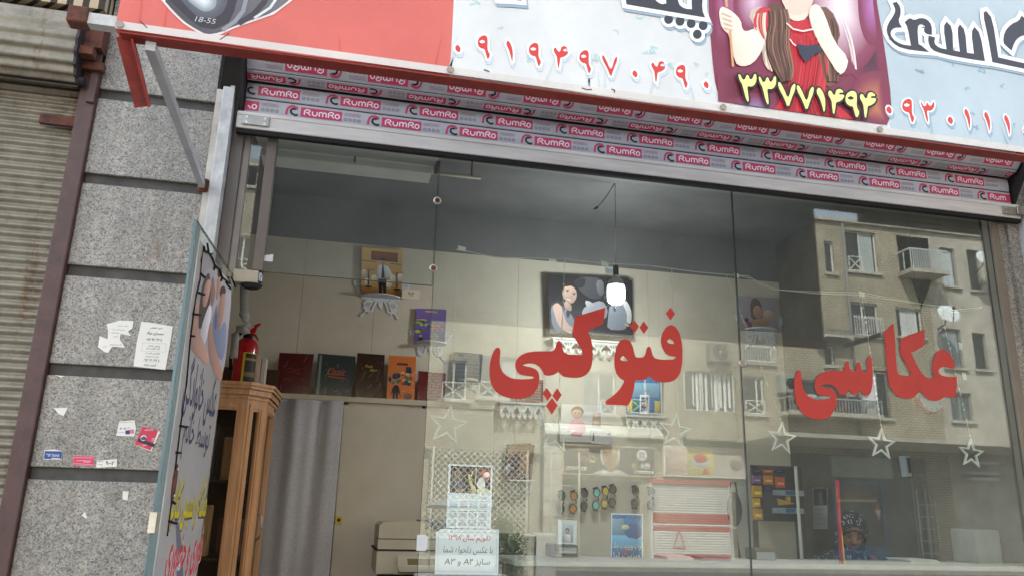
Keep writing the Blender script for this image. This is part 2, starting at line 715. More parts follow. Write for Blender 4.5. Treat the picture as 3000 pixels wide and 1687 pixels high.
def smooth(pts, it=1, close=True):
    for _ in range(it):
        q = []
        m = len(pts)
        for i in range(m if close else m - 1):
            a, b = pts[i], pts[(i + 1) % m]
            q.append((a[0] * .75 + b[0] * .25, a[1] * .75 + b[1] * .25))
            q.append((a[0] * .25 + b[0] * .75, a[1] * .25 + b[1] * .75))
        pts = q
    return pts


# ---- lettering: joined Persian forms out of Blender's own font
FORMS = {'ا': 'FE8D FE8E', 'آ': 'FE81 FE82', 'ب': 'FE8F FE90 FE91 FE92', 'پ': 'FB56 FB57 FB58 FB59', 'ت': 'FE95 FE96 FE97 FE98',
         'ج': 'FE9D FE9E FE9F FEA0', 'چ': 'FB7A FB7B FB7C FB7D', 'ح': 'FEA1 FEA2 FEA3 FEA4', 'خ': 'FEA5 FEA6 FEA7 FEA8',
         'د': 'FEA9 FEAA', 'ر': 'FEAD FEAE', 'ز': 'FEAF FEB0', 'س': 'FEB1 FEB2 FEB3 FEB4', 'ش': 'FEB5 FEB6 FEB7 FEB8',
         'ض': 'FEBD FEBE FEBF FEC0', 'ط': 'FEC1 FEC2 FEC3 FEC4', 'ع': 'FEC9 FECA FECB FECC', 'ف': 'FED1 FED2 FED3 FED4',
         'ق': 'FED5 FED6 FED7 FED8', 'ک': 'FB8E FB8F FB90 FB91', 'گ': 'FB92 FB93 FB94 FB95', 'ل': 'FEDD FEDE FEDF FEE0',
         'م': 'FEE1 FEE2 FEE3 FEE4', 'ن': 'FEE5 FEE6 FEE7 FEE8', 'و': 'FEED FEEE', 'ه': 'FEE9 FEEA FEEB FEEC', 'ی': 'FBFC FBFD FBFE FBFF'}
FORMS = {k: [chr(int(x, 16)) for x in v.split()] for k, v in FORMS.items()}


def shape(t):
    if not any(c in FORMS for c in t):
        return t
    out = []
    for i, c in enumerate(t):
        f = FORMS.get(c)
        if not f:
            out.append(c)
            continue
        prev = i > 0 and t[i - 1] in FORMS and len(FORMS[t[i - 1]]) == 4
        nxt = i + 1 < len(t) and t[i + 1] in FORMS and len(f) == 4
        out.append(f[0] if not prev and not nxt else f[1] if prev and not nxt else f[2] if nxt and not prev else f[3])
    # right to left, numbers and Latin keep their order
    r = ''.join(out)[::-1]
    res, run = '', ''
    for c in r:
        if c.isdigit() or c.isascii() and c.isalnum():
            run = c + run
        else:
            res += run + c
            run = ''
    return res + run


GL = {}


def glyphs(t, bold=0.0):
    key = (t, bold)
    if key in GL:
        return GL[key]
    c = bpy.data.curves.new('lettering', 'FONT')
    c.body = shape(t)
    c.resolution_u = 3
    c.offset = bold
    o = bpy.data.objects.new('lettering', c)
    COL.objects.link(o)
    dg = bpy.context.evaluated_depsgraph_get()
    me = bpy.data.meshes.new_from_object(o.evaluated_get(dg))
    r = ([(v.co.x, v.co.y) for v in me.vertices], [tuple(p.vertices) for p in me.polygons])
    bpy.data.meshes.remove(me)
    bpy.data.objects.remove(o)
    bpy.data.curves.remove(c)
    GL[key] = r
    return r


# ---- things
def tag(o, label=None, cat=None, group=None, kind=None):
    if label:
        o['label'] = label
    if cat:
        o['category'] = cat
    if group:
        o['group'] = group
    if kind:
        o['kind'] = kind
    return o


def thing(name, label, cat, loc=(0, 0, 0), group=None):
    o = bpy.data.objects.new(name, None)
    COL.objects.link(o)
    o.location = loc
    o.empty_display_size = 0.1
    return tag(o, label, cat, group)


def solo(mb, name, label, cat, loc, group=None):
    return tag(mb.build(name, None, loc), label, cat, group)


def struct(mb, name, loc=(0, 0, 0)):
    return tag(mb.build(name, None, loc), None, None, None, 'structure')


def copy_thing(o, loc, label, parent=None):
    c = o.copy()
    COL.objects.link(c)
    if parent is None:
        c.location = loc
        c['label'] = label
    else:
        c.parent = parent
    for ch in list(o.children):
        copy_thing(ch, None, None, c)
    return c
# ================================================================== setting
m = MB('asphalt')
m.box(-60, 60, -60, 40, -0.6, -0.12)
struct(m, 'ground', (0, 0, -0.12))
m = MB('asphalt')
m.box(-60, 60, -19.0, -4.6, -0.119, -0.1)
struct(m, 'road', (0, -12, -0.1))
m = MB('paving')
m.box(-60, 60, -4.6, 0.0, -0.119, 0.0)
struct(m, 'pavement', (0, -2, 0))
m = MB('paving')
m.box(-60, 60, -24.0, -19.0, -0.119, 0.0)
struct(m, 'far_pavement', (0, -21, 0))

# ================================================================== shop building shell
XL, XR, YB = -1.3, 3.79, 2.36          # inside faces of the shop room
CE = 3.97
FLOOR = 0.30
b = thing('shop_building', 'photo shop building behind the glass front, grey ceiling and beige back wall', 'building', (1.2, 1.2, 0))
m = MB('cement')
m.box(-1.5, 3.74 + 0.45, YB + 0.05, YB + 0.3, 0, 9)           # back
m.box(-1.5, XL, 0.06, YB + 0.05, 0, 9)                        # left side
m.box(XR + 0.03, 4.2, 0.06, YB + 0.05, 0, 9)                  # right side
m.box(XL, XR + 0.03, 0.06, YB + 0.05, CE + 0.03, 9)            # storey above
m.build('wall', b)
m = MB('ceiling')
m.box(XL, XR + 0.03, 0.06, YB + 0.05, CE, CE + 0.03)
m.build('ceiling', b)
m = MB('ceiling')
m.box(XL, XR, YB - 0.012, YB + 0.05, 3.60, CE)
m.build('upper_wall_band', b)
m = MB('wall_board')
for xa, xb in ((XL, -0.36), (-0.358, 0.20), (0.202, 1.36), (1.362, 2.5), (2.502, 3.752)):
    m.box(xa, xb, YB - 0.02, YB + 0.05, FLOOR, 3.60)
m.build('back_wall_panelling', b)
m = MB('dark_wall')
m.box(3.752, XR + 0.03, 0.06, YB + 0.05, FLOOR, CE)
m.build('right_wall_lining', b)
m = MB('wall_board')
m.box(XL, XL + 0.02, 0.06, YB, FLOOR, CE)
m.build('left_wall_lining', b)
m = MB('paving')
m.box(XL + 0.02, 3.752, 0.0, YB, 0, FLOOR)
m.build('floor', b)
m = MB('tile')
m.box(-3.6, 5.2, -0.10, 0.06, 4.06, 9)
m.build('tiled_upper_wall', b)
m = MB('dark_steel')
m.box(-0.62, 4.0, -0.02, 0.06, 3.44, 4.06)
m.build('lintel', b)
m = MB('granite')
m.box(3.87, 5.2, -0.03, 0.06, 0, 4.06)
m.box(4.045, 5.2, -0.36, -0.03, 0, 3.6)
m.build('right_stone_facing', b)

# granite pier with recessed joints
gp = thing('granite_pier', 'speckled granite pier with dark recessed joints between the rusty shutter and the shop', 'pier', (-0.99, 0, 0))
m = MB('joint')
m.box(-1.26, -0.72, 0.0, 0.06, 0, 4.06)
m.build('recessed_joint', gp)
tops = [4.06, 3.499, 3.060, 2.610, 2.158, 1.714, 1.272, 0.83, 0.39]
for i in range(len(tops)):
    zt = tops[i] - (0.052 if i else 0)
    zb = tops[i + 1] if i + 1 < len(tops) else 0.02
    m = MB('granite')
    m.bbox(-1.262, -0.728, -0.022, 0.0, zb, zt, 0.004)
    m.build('stone_block', gp)

# papers on the pier
PF = facing(-0.0235)


def pier(D):
    return xz(D, -0.0235)


z6 = crop(0, 800, 3.22)
z7 = crop(0, 1230, 3.171)


def sheet(name, label, cat, quads, build, group=None):
    """a sheet of paper on the stone: its outline and what is printed on it"""
    m = MB('print', (232, 228, 218))
    c = [sum(p[0] for p in quads) / len(quads), sum(p[1] for p in quads) / len(quads)]
    m.slab(PF, quads, 0.0, 0.0012)
    build(m)
    return solo(m, name, label, cat, PF(c), group)


def q6(*p):
    return [pier(z6(q)) for q in p]


def q7(*p):
    return [pier(z7(q)) for q in p]


def torn(m):
    m.col((110, 105, 105))
    for t, c, wd in (('بخار شوی', (1160, 495), 0.045), ('مبل فرش موکت', (1110, 530), 0.06), ('خوشخواب', (1080, 560), 0.04), ('تلفن', (1090, 595), 0.02),
                     ('شستشوی', (1090, 672), 0.05), ('قالی', (990, 690), 0.015)):
        m.text(PF, t, pier(z6(c)), wd=wd, ht=0.009, h=0.0016)


sheet('torn_paper', 'torn white paper remnant stuck on granite left of the cream notice', 'paper scrap',
      q6((1005, 480), (1130, 445), (1260, 450), (1250, 520), (1210, 545), (1235, 590), (1140, 570), (1130, 620), (1180, 700), (1060, 690), (1020, 750), (985, 740),
         (925, 695), (940, 590), (1015, 620), (1020, 540)), torn)


def notice(m):
    m.col((200, 190, 165))
    m.line(PF, q6((1345, 655), (1570, 665), (1560, 740), (1335, 735)), 0.0015, 0.0015, True)
    m.col((45, 42, 42))
    for t, c, wd, ht in (('بدون تعطیلی', (1475, 515), .052, .010), ('سمساری میلاد', (1465, 567), .072, .018), ('۰۹۱۲ ۹۴۰ ۳۷ ۱۱', (1455, 625), .066, .013),
                         ('بهترین خریدار', (1455, 685), .05, .010), ('کلیه لوازم منزل', (1445, 712), .058, .010), ('بالاترین قیمت', (1440, 755), .062, .008), ('خرید و فروش', (1435, 785), .06, .007),
                         ('۰۹۱۲ ۶۴۰ ۳۷ ۱۱', (1430, 820), .066, .013), ('قسمت ساعته', (1415, 862), .05, .011)):
        m.text(PF, t, pier(z6(c)), wd=wd, ht=ht, h=0.0018, bold=0.01)


sheet('paper_notice', 'cream paper notice with black Persian lettering glued on granite', 'notice',
      q6((1335, 455), (1420, 465), (1630, 500), (1610, 640), (1560, 910), (1260, 875), (1290, 650)), notice)


def cream(m):
    m.col((70, 66, 66))
    m.text(PF, '۵۰۰۸۶۳۰', pier(z7((1165, 75))), wd=.045, ht=.012, h=.0018, bold=.02)
    m.col((60, 62, 120)).fill(PF, q7((1165, 130), (1165, 95), (1205, 90), (1205, 130)), .0018)
    m.col((206, 120, 140)).fill(PF, q7((1205, 125), (1205, 88), (1245, 84), (1245, 122)), .0018)
    m.col((150, 140, 130)).line(PF, q7((1090, 110), (1160, 112)), .0015, .0018)
    m.line(PF, q7((1110, 22), (1240, 18)), .0015, .0018)


sheet('cream_sticker', 'small cream sticker with dark digits and a tiny van picture', 'sticker',
      q7((1110, 10), (1250, 0), (1265, 80), (1245, 150), (1080, 145), (1095, 70)), cream)


def redcard(m):
    m.col((206, 60, 82)).fill(PF, q7((1325, 55), (1470, 95), (1400, 280), (1250, 225)), .0018)
    m.col((60, 50, 58)).fill(PF, q7((1290, 165), (1440, 220), (1425, 250), (1275, 195)), .0021)
    m.col((220, 216, 220)).disc(PF, pier(z7((1335, 165))), .0125, .0024, 18)
    m.col((80, 86, 110)).fill(PF, q7((1308, 165), (1340, 145), (1365, 165), (1355, 185), (1315, 182)), .0027)
    m.col((235, 225, 225))
    m.text(PF, 'باربری', pier(z7((1385, 85))), wd=.034, ht=.012, h=.0021, shear=0)
    m.text(PF, '۱۳', pier(z7((1425, 180))), wd=.013, ht=.016, h=.0021)
    m.text(PF, '۸۸۸۵۷۴', pier(z7((1325, 232))), wd=.034, ht=.009, h=.0021)


sheet('red_card', 'tilted red advert card with round van picture, highest sticker beside the door leaf', 'sticker',
      q7((1325, 52), (1490, 105), (1405, 290), (1248, 228)), redcard)


def blue(m):
    m.col((52, 82, 142)).fill(PF, q7((418, 285), (578, 288), (574, 362), (408, 358)), .0018)
    m.col((226, 230, 238)).text(PF, '۳۱۸۳۸۸۸۸', pier(z7((492, 322))), wd=.052, ht=.014, h=.0022, bold=.02)
    m.line(PF, q7((480, 352), (560, 356)), .003, .0022)


sheet('blue_sticker', 'blue sticker with white digits, lowest left on the granite', 'sticker', q7((412, 278), (500, 270), (580, 285), (576, 368), (405, 364)), blue)


def pink(m):
    m.col((214, 70, 104)).fill(PF, q7((682, 328), (876, 334), (874, 424), (680, 414)), .0018)
    m.col((244, 206, 214)).text(PF, '۶۶۳۳۱۷۵۴', pier(z7((776, 380))), wd=.058, ht=.012, h=.0022, bold=.02)
    m.line(PF, q7((690, 345), (868, 350)), .0015, .0022)
    m.line(PF, q7((690, 402), (868, 412)), .0015, .0022)


sheet('pink_sticker', 'pink sticker with pale digits between the blue and the white sticker', 'sticker', q7((680, 326), (878, 332), (876, 426), (678, 416)), pink)


def white(m):
    m.col((20, 20, 22)).text(PF, '۹۰۰۲', pier(z7((1022, 398))), wd=.034, ht=.016, h=.0018, bold=.03)
    m.text(PF, '۳۳۱۱', pier(z7((930, 412))), wd=.018, ht=.006, h=.0018, bold=.03)
    m.line(PF, q7((900, 384), (960, 382)), .0015, .0018)


sheet('white_sticker', 'white sticker with bold black digits beside the pink sticker', 'sticker', q7((898, 375), (1088, 360), (1086, 432), (894, 440)), white)
none = lambda m: None
sheet('paper_scrap', 'white paper scrap, largest blank one, low on granite near the brown post', 'paper scrap', q6((505, 1270), (640, 1265), (600, 1345), (555, 1325)), none)
sheet('paper_scrap', 'thin white paper scrap on the block edge just below a joint', 'paper scrap', q6((515, 955), (560, 965), (615, 968), (575, 982)), none)
sheet('paper_scrap', 'faint white scrap on the lowest granite block right of centre', 'paper scrap', q7((1140, 660), (1195, 660), (1185, 745), (1140, 735)), none)
sheet('paper_scrap', 'little torn white scrap at the middle of the lowest granite block', 'paper scrap', q7((760, 880), (790, 850), (810, 905), (795, 912)), none)

nb = thing('neighbour_building', 'brick faced building the rusty shutter closes, left of the pier', 'building', (-6, 2, 0))
m = MB('cement')
m.box(-14, -1.52, .07, 7, 0, 9)
m.build('wall', nb)
m = MB('tile')
m.box(-14, -3.61, -.10, .06, 4.06, 9)
m.box(-14, -1.27, -.125, .06, 3.865, 4.06)
m.build('tiled_front', nb)
nr = thing('right_building', 'plain building to the right of the stone jamb', 'building', (8, 2, 0))
m = MB('cement')
m.box(4.21, 14, .07, 7, 0, 9)
m.build('wall', nr)

# ================================================================== neighbour's shutter
ns = thing('rolling_shutter', 'rusty corrugated rolling shutter, closed, left of the granite pier', 'shutter', (-2.0, 0, 0))
m = MB('galvanised')
m.sm = True
zs = []
pitch = 0.041
nz = 6
for i in range(int(3.52 / pitch * nz)):
    z = i * pitch / nz
    zs.append((0.035 - 0.017 * (0.5 + 0.5 * math.cos(2 * math.pi * i / nz)) ** 0.8, z))
k = 0
for i, (y, z) in enumerate(zs):
    m.v += [Vector((-3.4, y, z)), Vector((-1.31, y, z))]
    if i:
        m.face((2 * i - 2, 2 * i - 1, 2 * i + 1, 2 * i))
m.build('curtain', ns)
m = MB('galvanised')
m.sm = True
pr = []
cy, cz, R0 = -0.08, 3.655, 0.175
nn = 11 * 6
for i in range(nn + 1):
    t = math.radians(-100) + math.radians(230) * i / nn
    r = R0 + 0.012 * math.cos(2 * math.pi * i / 6)
    pr.append((cy - r * math.cos(t) * 0.62, cz + r * math.sin(t)))
for i, (y, z) in enumerate(pr):
    m.v += [Vector((-3.4, y, z)), Vector((-1.345, y, z))]
    if i:
        m.face((2 * i - 2, 2 * i - 1, 2 * i + 1, 2 * i))
m.build('roll', ns)
m = MB('dark_steel')
m.tube([(-3.4, -0.085, 3.49), (-1.31, -0.085, 3.49)], 0.021, 10)
m.build('bottom_lip', ns)
m = MB('dark_steel')
e = [(0.04, 3.50)] + [(cy - (R0 + .015 * (i % 2)) * math.cos(math.radians(a)) * 0.62, cz + (R0 + .015 * (i % 2)) * math.sin(math.radians(a))) for i, a in enumerate(range(-90, 100, 10))] + [(0.04, 3.85)]
fr = Fr((-1.345, 0, 0), (0, 1, 0), (0, 0, 1))
m.slab(fr, e, 0.0, 0.012)
m.build('end_plate', ns)
m = MB('rust')
m.box(-1.333, -1.255, -0.12, -0.03, 3.66, 3.80)
m.box(-1.333, -1.275, -0.16, -0.1, 3.60, 3.64)
m.box(-1.333, -1.24, -0.09, -0.05, 3.56, 3.60)
m.box(-1.49, -1.33, -0.035, -0.01, 3.28, 3.325)
m.build('bracket', ns)
m = MB('brown_steel')
m.bbox(-1.338, -1.262, -0.05, 0.05, 0, 3.58, 0.006)
m.bbox(-1.300, -1.262, -0.065, -0.05, 3.40, 3.84, 0.004)
m.build('guide_post', ns)
m = MB('rust')
m.box(-3.4, -1.2, 0.02, 0.06, 3.7, 3.864)
m.build('housing_beam', ns)

# ================================================================== shop shutter with printed slats
sh = thing('rolling_shutter', 'raised white shop shutter with red printed slats rolled up above the glass front', 'shutter', (1.6, 0, 3.4))
SX0, SX1 = -0.585, 3.90


def logo(m, fr, x, v0, v1, flip, hgt):
    """one repeat of the printed tape: swirl, red plate with RumRo, small print"""
    L = 0.40
    H = v1 - v0

    def T(px, py):
        if flip:
            px, py = L - px, 1 - py
        return (x + px, v0 + py * H)

    def tri(p, h):
        pp = [T(*q) for q in p]
        cl = [(min(max(q[0], SX0 + .001), SX1 - .001), q[1]) for q in pp]
        if max(q[0] for q in cl) - min(q[0] for q in cl) < 0.0015:
            return
        m.fill(fr, cl, h)

    def stroke(p, wd, h):
        pp = [T(*q) for q in p]
        if min(q[0] for q in pp) < SX0 + .004 or max(q[0] for q in pp) > SX1 - .004:
            return
        m.line(fr, pp, wd, h)
    RED = (198, 62, 96)
    m.col(RED)
    tri([(0.075, .10), (0.278, .10), (0.278, .92), (0.075, .92)], hgt)
    # swirl
    stroke([(0.006, .12), (0.008, .45), (0.012, .7), (0.024, .88), (0.040, .92), (0.054, .82), (0.058, .65)], .011, hgt)
    m.col((34, 32, 36))
    stroke([(0.050, .66), (0.038, .70), (0.028, .58), (0.027, .38), (0.036, .22), (0.050, .14), (0.063, .20)], .010, hgt + .0003)
    m.col((240, 226, 230))
    u = 0.006
    B, Tp = .26, .76
    stroke([(.094, B), (.094, .62), (.104, Tp), (.118, .72), (.121, .60), (.112, .50), (.100, .50)], u, hgt + .0004)
    stroke([(.108, .50), (.124, B)], u, hgt + .0008)
    stroke([(.133, .64), (.133, .40), (.140, .28), (.150, .28), (.156, .40), (.156, .64)], u, hgt + .0004)
    stroke([(.167, B), (.167, .60), (.178, .66), (.184, .56), (.184, B)], u, hgt + .0004)
    stroke([(.185, .56), (.192, .66), (.201, .58), (.201, B)], u, hgt + .0008)
    stroke([(.212, B), (.212, .62), (.221, Tp), (.234, .72), (.237, .60), (.228, .50), (.217, .50)], u, hgt + .0004)
    stroke([(.226, .50), (.240, B)], u, hgt + .0008)
    o = [(.256 + .0105 * math.cos(a), .45 + .19 * math.sin(a)) for a in [i * math.pi / 5 for i in range(11)]]
    stroke(o, u, hgt + .0004)
    m.col((120, 116, 122))
    stroke([(.290, .86), (.372, .86)], .0016, hgt)
    stroke([(.290, .64), (.372, .64)], .0016, hgt)
    m.col((196, 70, 100))
    stroke([(.290, .75), (.372, .75)], .002, hgt)
    m.col((134, 130, 134))
    for i in range(4):
        c = .298 + .0225 * i
        stroke([(c + .007 * math.cos(a), .30 + .115 * math.sin(a)) for a in [j * math.pi / 3 for j in range(7)]], .004, hgt)


rows = [((-.050, 3.448), (-.050, 3.530), 0, -.21), ((-.050, 3.536), (-.050, 3.618), 0, -.02), ((-.056, 3.624), (-.128, 3.642), 1, -.14),
        ((-.131, 3.646), (-.185, 3.712), 1, -.345), ((-.188, 3.717), (-.212, 3.795), 1, -.12), ((-.213, 3.800), (-.200, 3.880), 0, -.3), ((-.198, 3.885), (-.150, 3.95), 0, -.1)]
for (y0, z0), (y1, z1), flip, ph in rows:
    L = math.hypot(y1 - y0, z1 - z0)
    fr = Fr((0, y0, z0), (1, 0, 0), (0, (y1 - y0) / L, (z1 - z0) / L))
    m = MB('paint', (188, 186, 190))
    # plank with rolled lips
    pf = [(0, -.004), (.004, 0), (L * .5, .0022), (L - .004, 0), (L, -.004)]
    for i in range(len(pf) - 1):
        (a, h0), (c, h1) = pf[i], pf[i + 1]
        k = len(m.v)
        m.v += [fr((SX0, a), h0), fr((SX1, a), h0), fr((SX1, c), h1), fr((SX0, c), h1)]
        m.face((k, k + 1, k + 2, k + 3))
    m.mat('print', (200, 44, 80))
    x = SX0 + ph
    if flip == 0 or True:
        while x < SX1:
            logo(m, fr, x, .010, L - .010, flip, .0026)
            x += 0.405
    m.build('slat', sh)
m = MB('matte', (60, 56, 58))
m.box(SX0, SX1, -.046, -.040, 3.44, 3.625)
m.tube([(SX0, -.10, 3.80), (SX1, -.10, 3.80)], 0.09, 12)
m.build('drum', sh)
m = MB('bar_white')
m.bbox(-.612, 3.935, -.075, -.035, 3.355, 3.446, .005)
m.box(-.612, 3.935, -.078, -.075, 3.425, 3.429)
m.build('bottom_bar', sh)
m = MB('matte', (38, 34, 34))
m.box(-.608, 3.93, -.07, -.04, 3.332, 3.354)
m.build('rubber_seal', sh)
for (x0, x1, ext) in ((-.585, -.455, 0), (3.80, 3.925, 1)):
    m = MB('metal', (168, 164, 156))
    m.bbox(x0, x1, -.083, -.0755, 3.372, 3.425, .004)
    if ext:
        m.bbox(x1 - .03, x1 + .05, -.094, -.084, 3.375, 3.428, .004)
    f = facing(-.0832)
    bl = m.build('lock_plate', sh)
    m = MB('metal', (214, 212, 206))
    for xx in (x0 + .022, x1 - .022):
        for zz in (3.384, 3.413):
            m.disc(f, (xx, zz), .006, .0008, 10)
    m.build('rivet', bl)
# end plates of the roll
for x in (-.605, 3.905):
    m = MB('matte', (52, 48, 50))
    e = [(-.04, 3.42), (-.235, 3.70), (-.235, 3.86), (-.15, 4.04), (-.02, 4.04), (-.02, 3.42)]
    m.slab(Fr((x, 0, 0), (0, 1, 0), (0, 0, 1)), e, 0, .015)
    m.build('end_plate', sh)
# guides
m = MB('white_steel')
m.bbox(-.690, -.632, -.090, -.02, 0, 3.56, .006)
m.box(-.652, -.632, -.11, -.09, 2.0, 3.555)
m.build('guide_rail', sh)
m = MB('white_steel')
m.bbox(3.945, 4.02, -.12, .03, 0, 3.44, .02)
m.build('guide_rail', sh)
m = MB('plaster')
m.box(-.728, -.690, -.03, .05, 0, 3.57)
solo(m, 'plaster_strip', 'stained pale plaster strip between granite pier and white shutter rail', 'trim', (-.71, 0, 0))

# ================================================================== shop front frame and glass
sf = thing('storefront', 'glazed shop front with large clear panes in a grey metal frame', 'shop front', (1.6, 0, 0))
m = MB('paint', (122, 114, 108))
m.bbox(-.632, -.575, -.02, .05, 0, 3.44, .004)
m.build('frame_post', sf)
m = MB('paint', (150, 140, 130))
m.bbox(-.575, -.540, .0, .05, 2.62, 3.44, .003)
m.build('frame_post', sf)
m = MB('paint', (128, 116, 102))
m.bbox(3.760, 3.815, -.02, .05, 0, 3.44, .004)
m.build('frame_post', sf)
m = MB('granite')
m.box(3.815, 3.872, -.01, .05, 0, 3.44)
m.build('stone_jamb', sf)
m = MB('paint', (170, 164, 152))
m.box(.40, 3.76, -.02, .06, 0.2, 1.16)
m.build('stall_riser', sf)


def pane(x0, x1, z0, z1, parent):
    m = MB('glass')
    m.box(x0, x1, -.004, .004, z0, z1)
    p = m.build('glass_pane', parent)
    m = MB('gloss', (62, 74, 72))
    m.box(x0, x1, -.0035, .0035, z0 - .0015, z0 + .0015)
    for x in (x0, x1):
        m.box(x - .0012, x + .0012, -.0035, .0035, z0, z1)
    m.build('pane_edge', p)
    return p


pane(.405, 2.062, 1.16, 3.44, sf)
pane(2.068, 3.758, 1.16, 3.44, sf)
TZ = 2.655
pane(-.42, .400, TZ, 3.44, sf)
# round patch fittings
for i, (D, c) in enumerate((((1100, 505), (120, 84, 58)), ((1090, 675), (134, 92, 66)), ((1868, 914), (150, 146, 140)))):
    p = at(D, -.008)
    m = MB('metal', (196, 188, 176))
    m.lathe([(.021, 0), (.021, .004), (.016, .008), (0.0005, .009)], (p.x, p.y + .004, p.z), 20, 'y')
    for q in range(len(m.v)):
        m.v[q].y = 2 * (p.y + .004) - m.v[q].y
    m.f = [f[::-1] for f in m.f]
    pf = m.build('patch_fitting', sf)
    m = MB('metal', c)
    m.disc(facing(p.y - .0055), (p.x, p.z), .013, 0, 16)
    m.build('cap', pf)

# narrow side light left of the transom
sl = thing('side_light', 'narrow glazed side light in a pale frame at the left above the door', 'side window', (-.49, .02, 2.60))
pane(-.538, -.462, 2.655, 3.36, sl)
m = MB('paint', (112, 100, 90))
m.bbox(-.462, -.415, -.02, .05, 2.655, 3.44, .003)
m.build('frame_post', sl)
m = MB('paint', (172, 160, 138))
m.bbox(-.545, -.43, -.025, .05, 2.590, 2.652, .004)
m.build('bottom_rail', sl)
m = MB('metal', (150, 156, 160))
m.bbox(-.43, -.414, -.02, .03, 2.60, 2.645, .006)
m.build('end_cap', sl)
m = MB('matte', (40, 38, 38))
m.lathe([(.035, 0), (.05, .012), (.05, .018), (.0005, .018)], (-.46, .01, 2.572), 16)
m.build('bottom_disc', sl)
m = MB('paint', (205, 205, 200))
f = facing(-.0065)
m.slab(f, [xz((655, 645)), xz((688, 641)), xz((686, 660)), xz((657, 657))], 0, .001)
solo(m, 'paper_tag', 'small white paper tag stuck on the glass above the door', 'paper tag', at((670, 650), -.006))

# perforated tray and tube lamp behind the transom


def m_perf():
    m, n, l, b = new_mat('perforated')
    tc = N(n, 'ShaderNodeTexCoord')
    mp = N(n, 'ShaderNodeMapping')
    mp.inputs['Rotation'].default_value = (0, 0, math.radians(45))
    l.new(tc.outputs['Object'], mp.inputs[0])
    v = N(n, 'ShaderNodeTexVoronoi', _Scale=52.0, _Randomness=0.0)
    v.voronoi_dimensions = '2D'
    l.new(mp.outputs[0], v.inputs['Vector'])
    r = ramp(n, [(0.0, 1.0), (0.30, 1.0), (0.36, 0.0)])
    l.new(v.outputs['Distance'], r.inputs[0])
    b.inputs['Base Color'].default_value = (*lin((214, 214, 214)), 1)
    b.inputs['Roughness'].default_value = 0.5
    t = N(n, 'ShaderNodeBsdfTransparent')
    mx = N(n, 'ShaderNodeMixShader')
    l.new(r.outputs[0], mx.inputs[0])
    l.new(b.outputs[0], mx.inputs[1])
    l.new(t.outputs[0], mx.inputs[2])
    l.new(mx.outputs[0], n['Material Output'].inputs[0])


m_perf()
pt = thing('perforated_tray', 'grey perforated metal tray hanging under the ceiling behind the transom glass', 'metal tray', (0, .2, 3.3))
YT = .27
zb0, zb1 = at((650, 389), YT), at((1090, 440), YT)
zt0, zt1 = at((640, 374), YT), at((1092, 412), YT)
zb = (zb0.z + zb1.z) / 2
zt = (zt0.z + zt1.z) / 2
m = MB('perforated')
zf = at((860, 366), .05).z
m.hexa([(zb0.x, .05, zf), (zb1.x + .02, .05, zf), (zb1.x + .02, YT, zt), (zb0.x, YT, zt),
        (zb0.x, .05, zf + .003), (zb1.x + .02, .05, zf + .003), (zb1.x + .02, YT + .002, zt + .003), (zb0.x, YT + .002, zt + .003)])
m.build('sheet', pt)
m = MB('paint', (226, 226, 220))
m.box(zb0.x, zb1.x, YT - .003, YT, zb, zt)
m.box(zb0.x, zb1.x, YT, YT + .25, zt - .002, zt)
f = facing(YT - .0036)
m.mat('matte', (60, 60, 62))
for r in range(3):
    x = zb0.x + .012 + .006 * r
    while x < zb1.x - .01:
        m.disc(f, (x, zb + .010 + r * .011), .0036, 0, 6)
        x += .014
m.build('front_lip', pt)
m = MB('metal', (84, 80, 80))
m.hexa([(zb1.x + .004, .05, 3.42), (zb1.x + .02, .05, 3.42), (zb1.x + .02, YT, zb), (zb1.x + .004, YT, zb), (zb1.x + .004, .05, 3.5), (zb1.x + .02, .05, 3.5), (zb1.x + .02, YT, zt), (zb1.x + .004, YT, zt)])
m.build('end_plate', pt)
m = MB('dark_steel')
p = at((893, 398), YT - .012)
m.bbox(p.x - .004, p.x + .004, YT - .02, YT - .004, p.z - .025, p.z + .025, .002)
m.build('clip', pt)
tl = thing('tube_lamp', 'slim unlit cream tube lamp under the dark ceiling near the perforated tray', 'tube lamp', at((1085, 428), .75))
a, c = at((962, 421), .75), at((1210, 438), .75)
m = MB('paint', (214, 200, 176))
m.tube([a, (c.x, c.y, a.z)], .011, 10)
m.build('tube', tl)
m = MB('paint', (150, 146, 140))
for x in (a.x + .06, c.x - .06):
    m.box(x - .006, x + .006, .745, .757, a.z + .010, CE)
m.build('mount', tl)
# ================================================================== street sign of printed fabric
BY = -1.655
BF = facing(BY)
BX0, BX1 = -.705, 3.69
BZ0, BZ1 = 2.868, 4.35
z1c, z2c, z3c, z4c = crop(0, 0, 3.22), crop(700, 0, 3.22), crop(1300, 0, 3.22), crop(2000, 0, 2.576)


def Q(cr, *pts):
    return [xz(cr(p), BY) for p in pts]


def D2(*pts):
    return [xz(p, BY) for p in pts]


bn = thing('shop_sign', 'wide printed fabric shop sign in red, white and pale blue on a steel frame', 'sign', (1.5, BY, BZ0))
m = MB('vinyl', (226, 62, 58))
xa = xz((1137, 90), BY)[0]
xb = xz((1790, 100), BY)[0]
xc = xz((2225, 200), BY)[0]
r3c = random.Random(33)


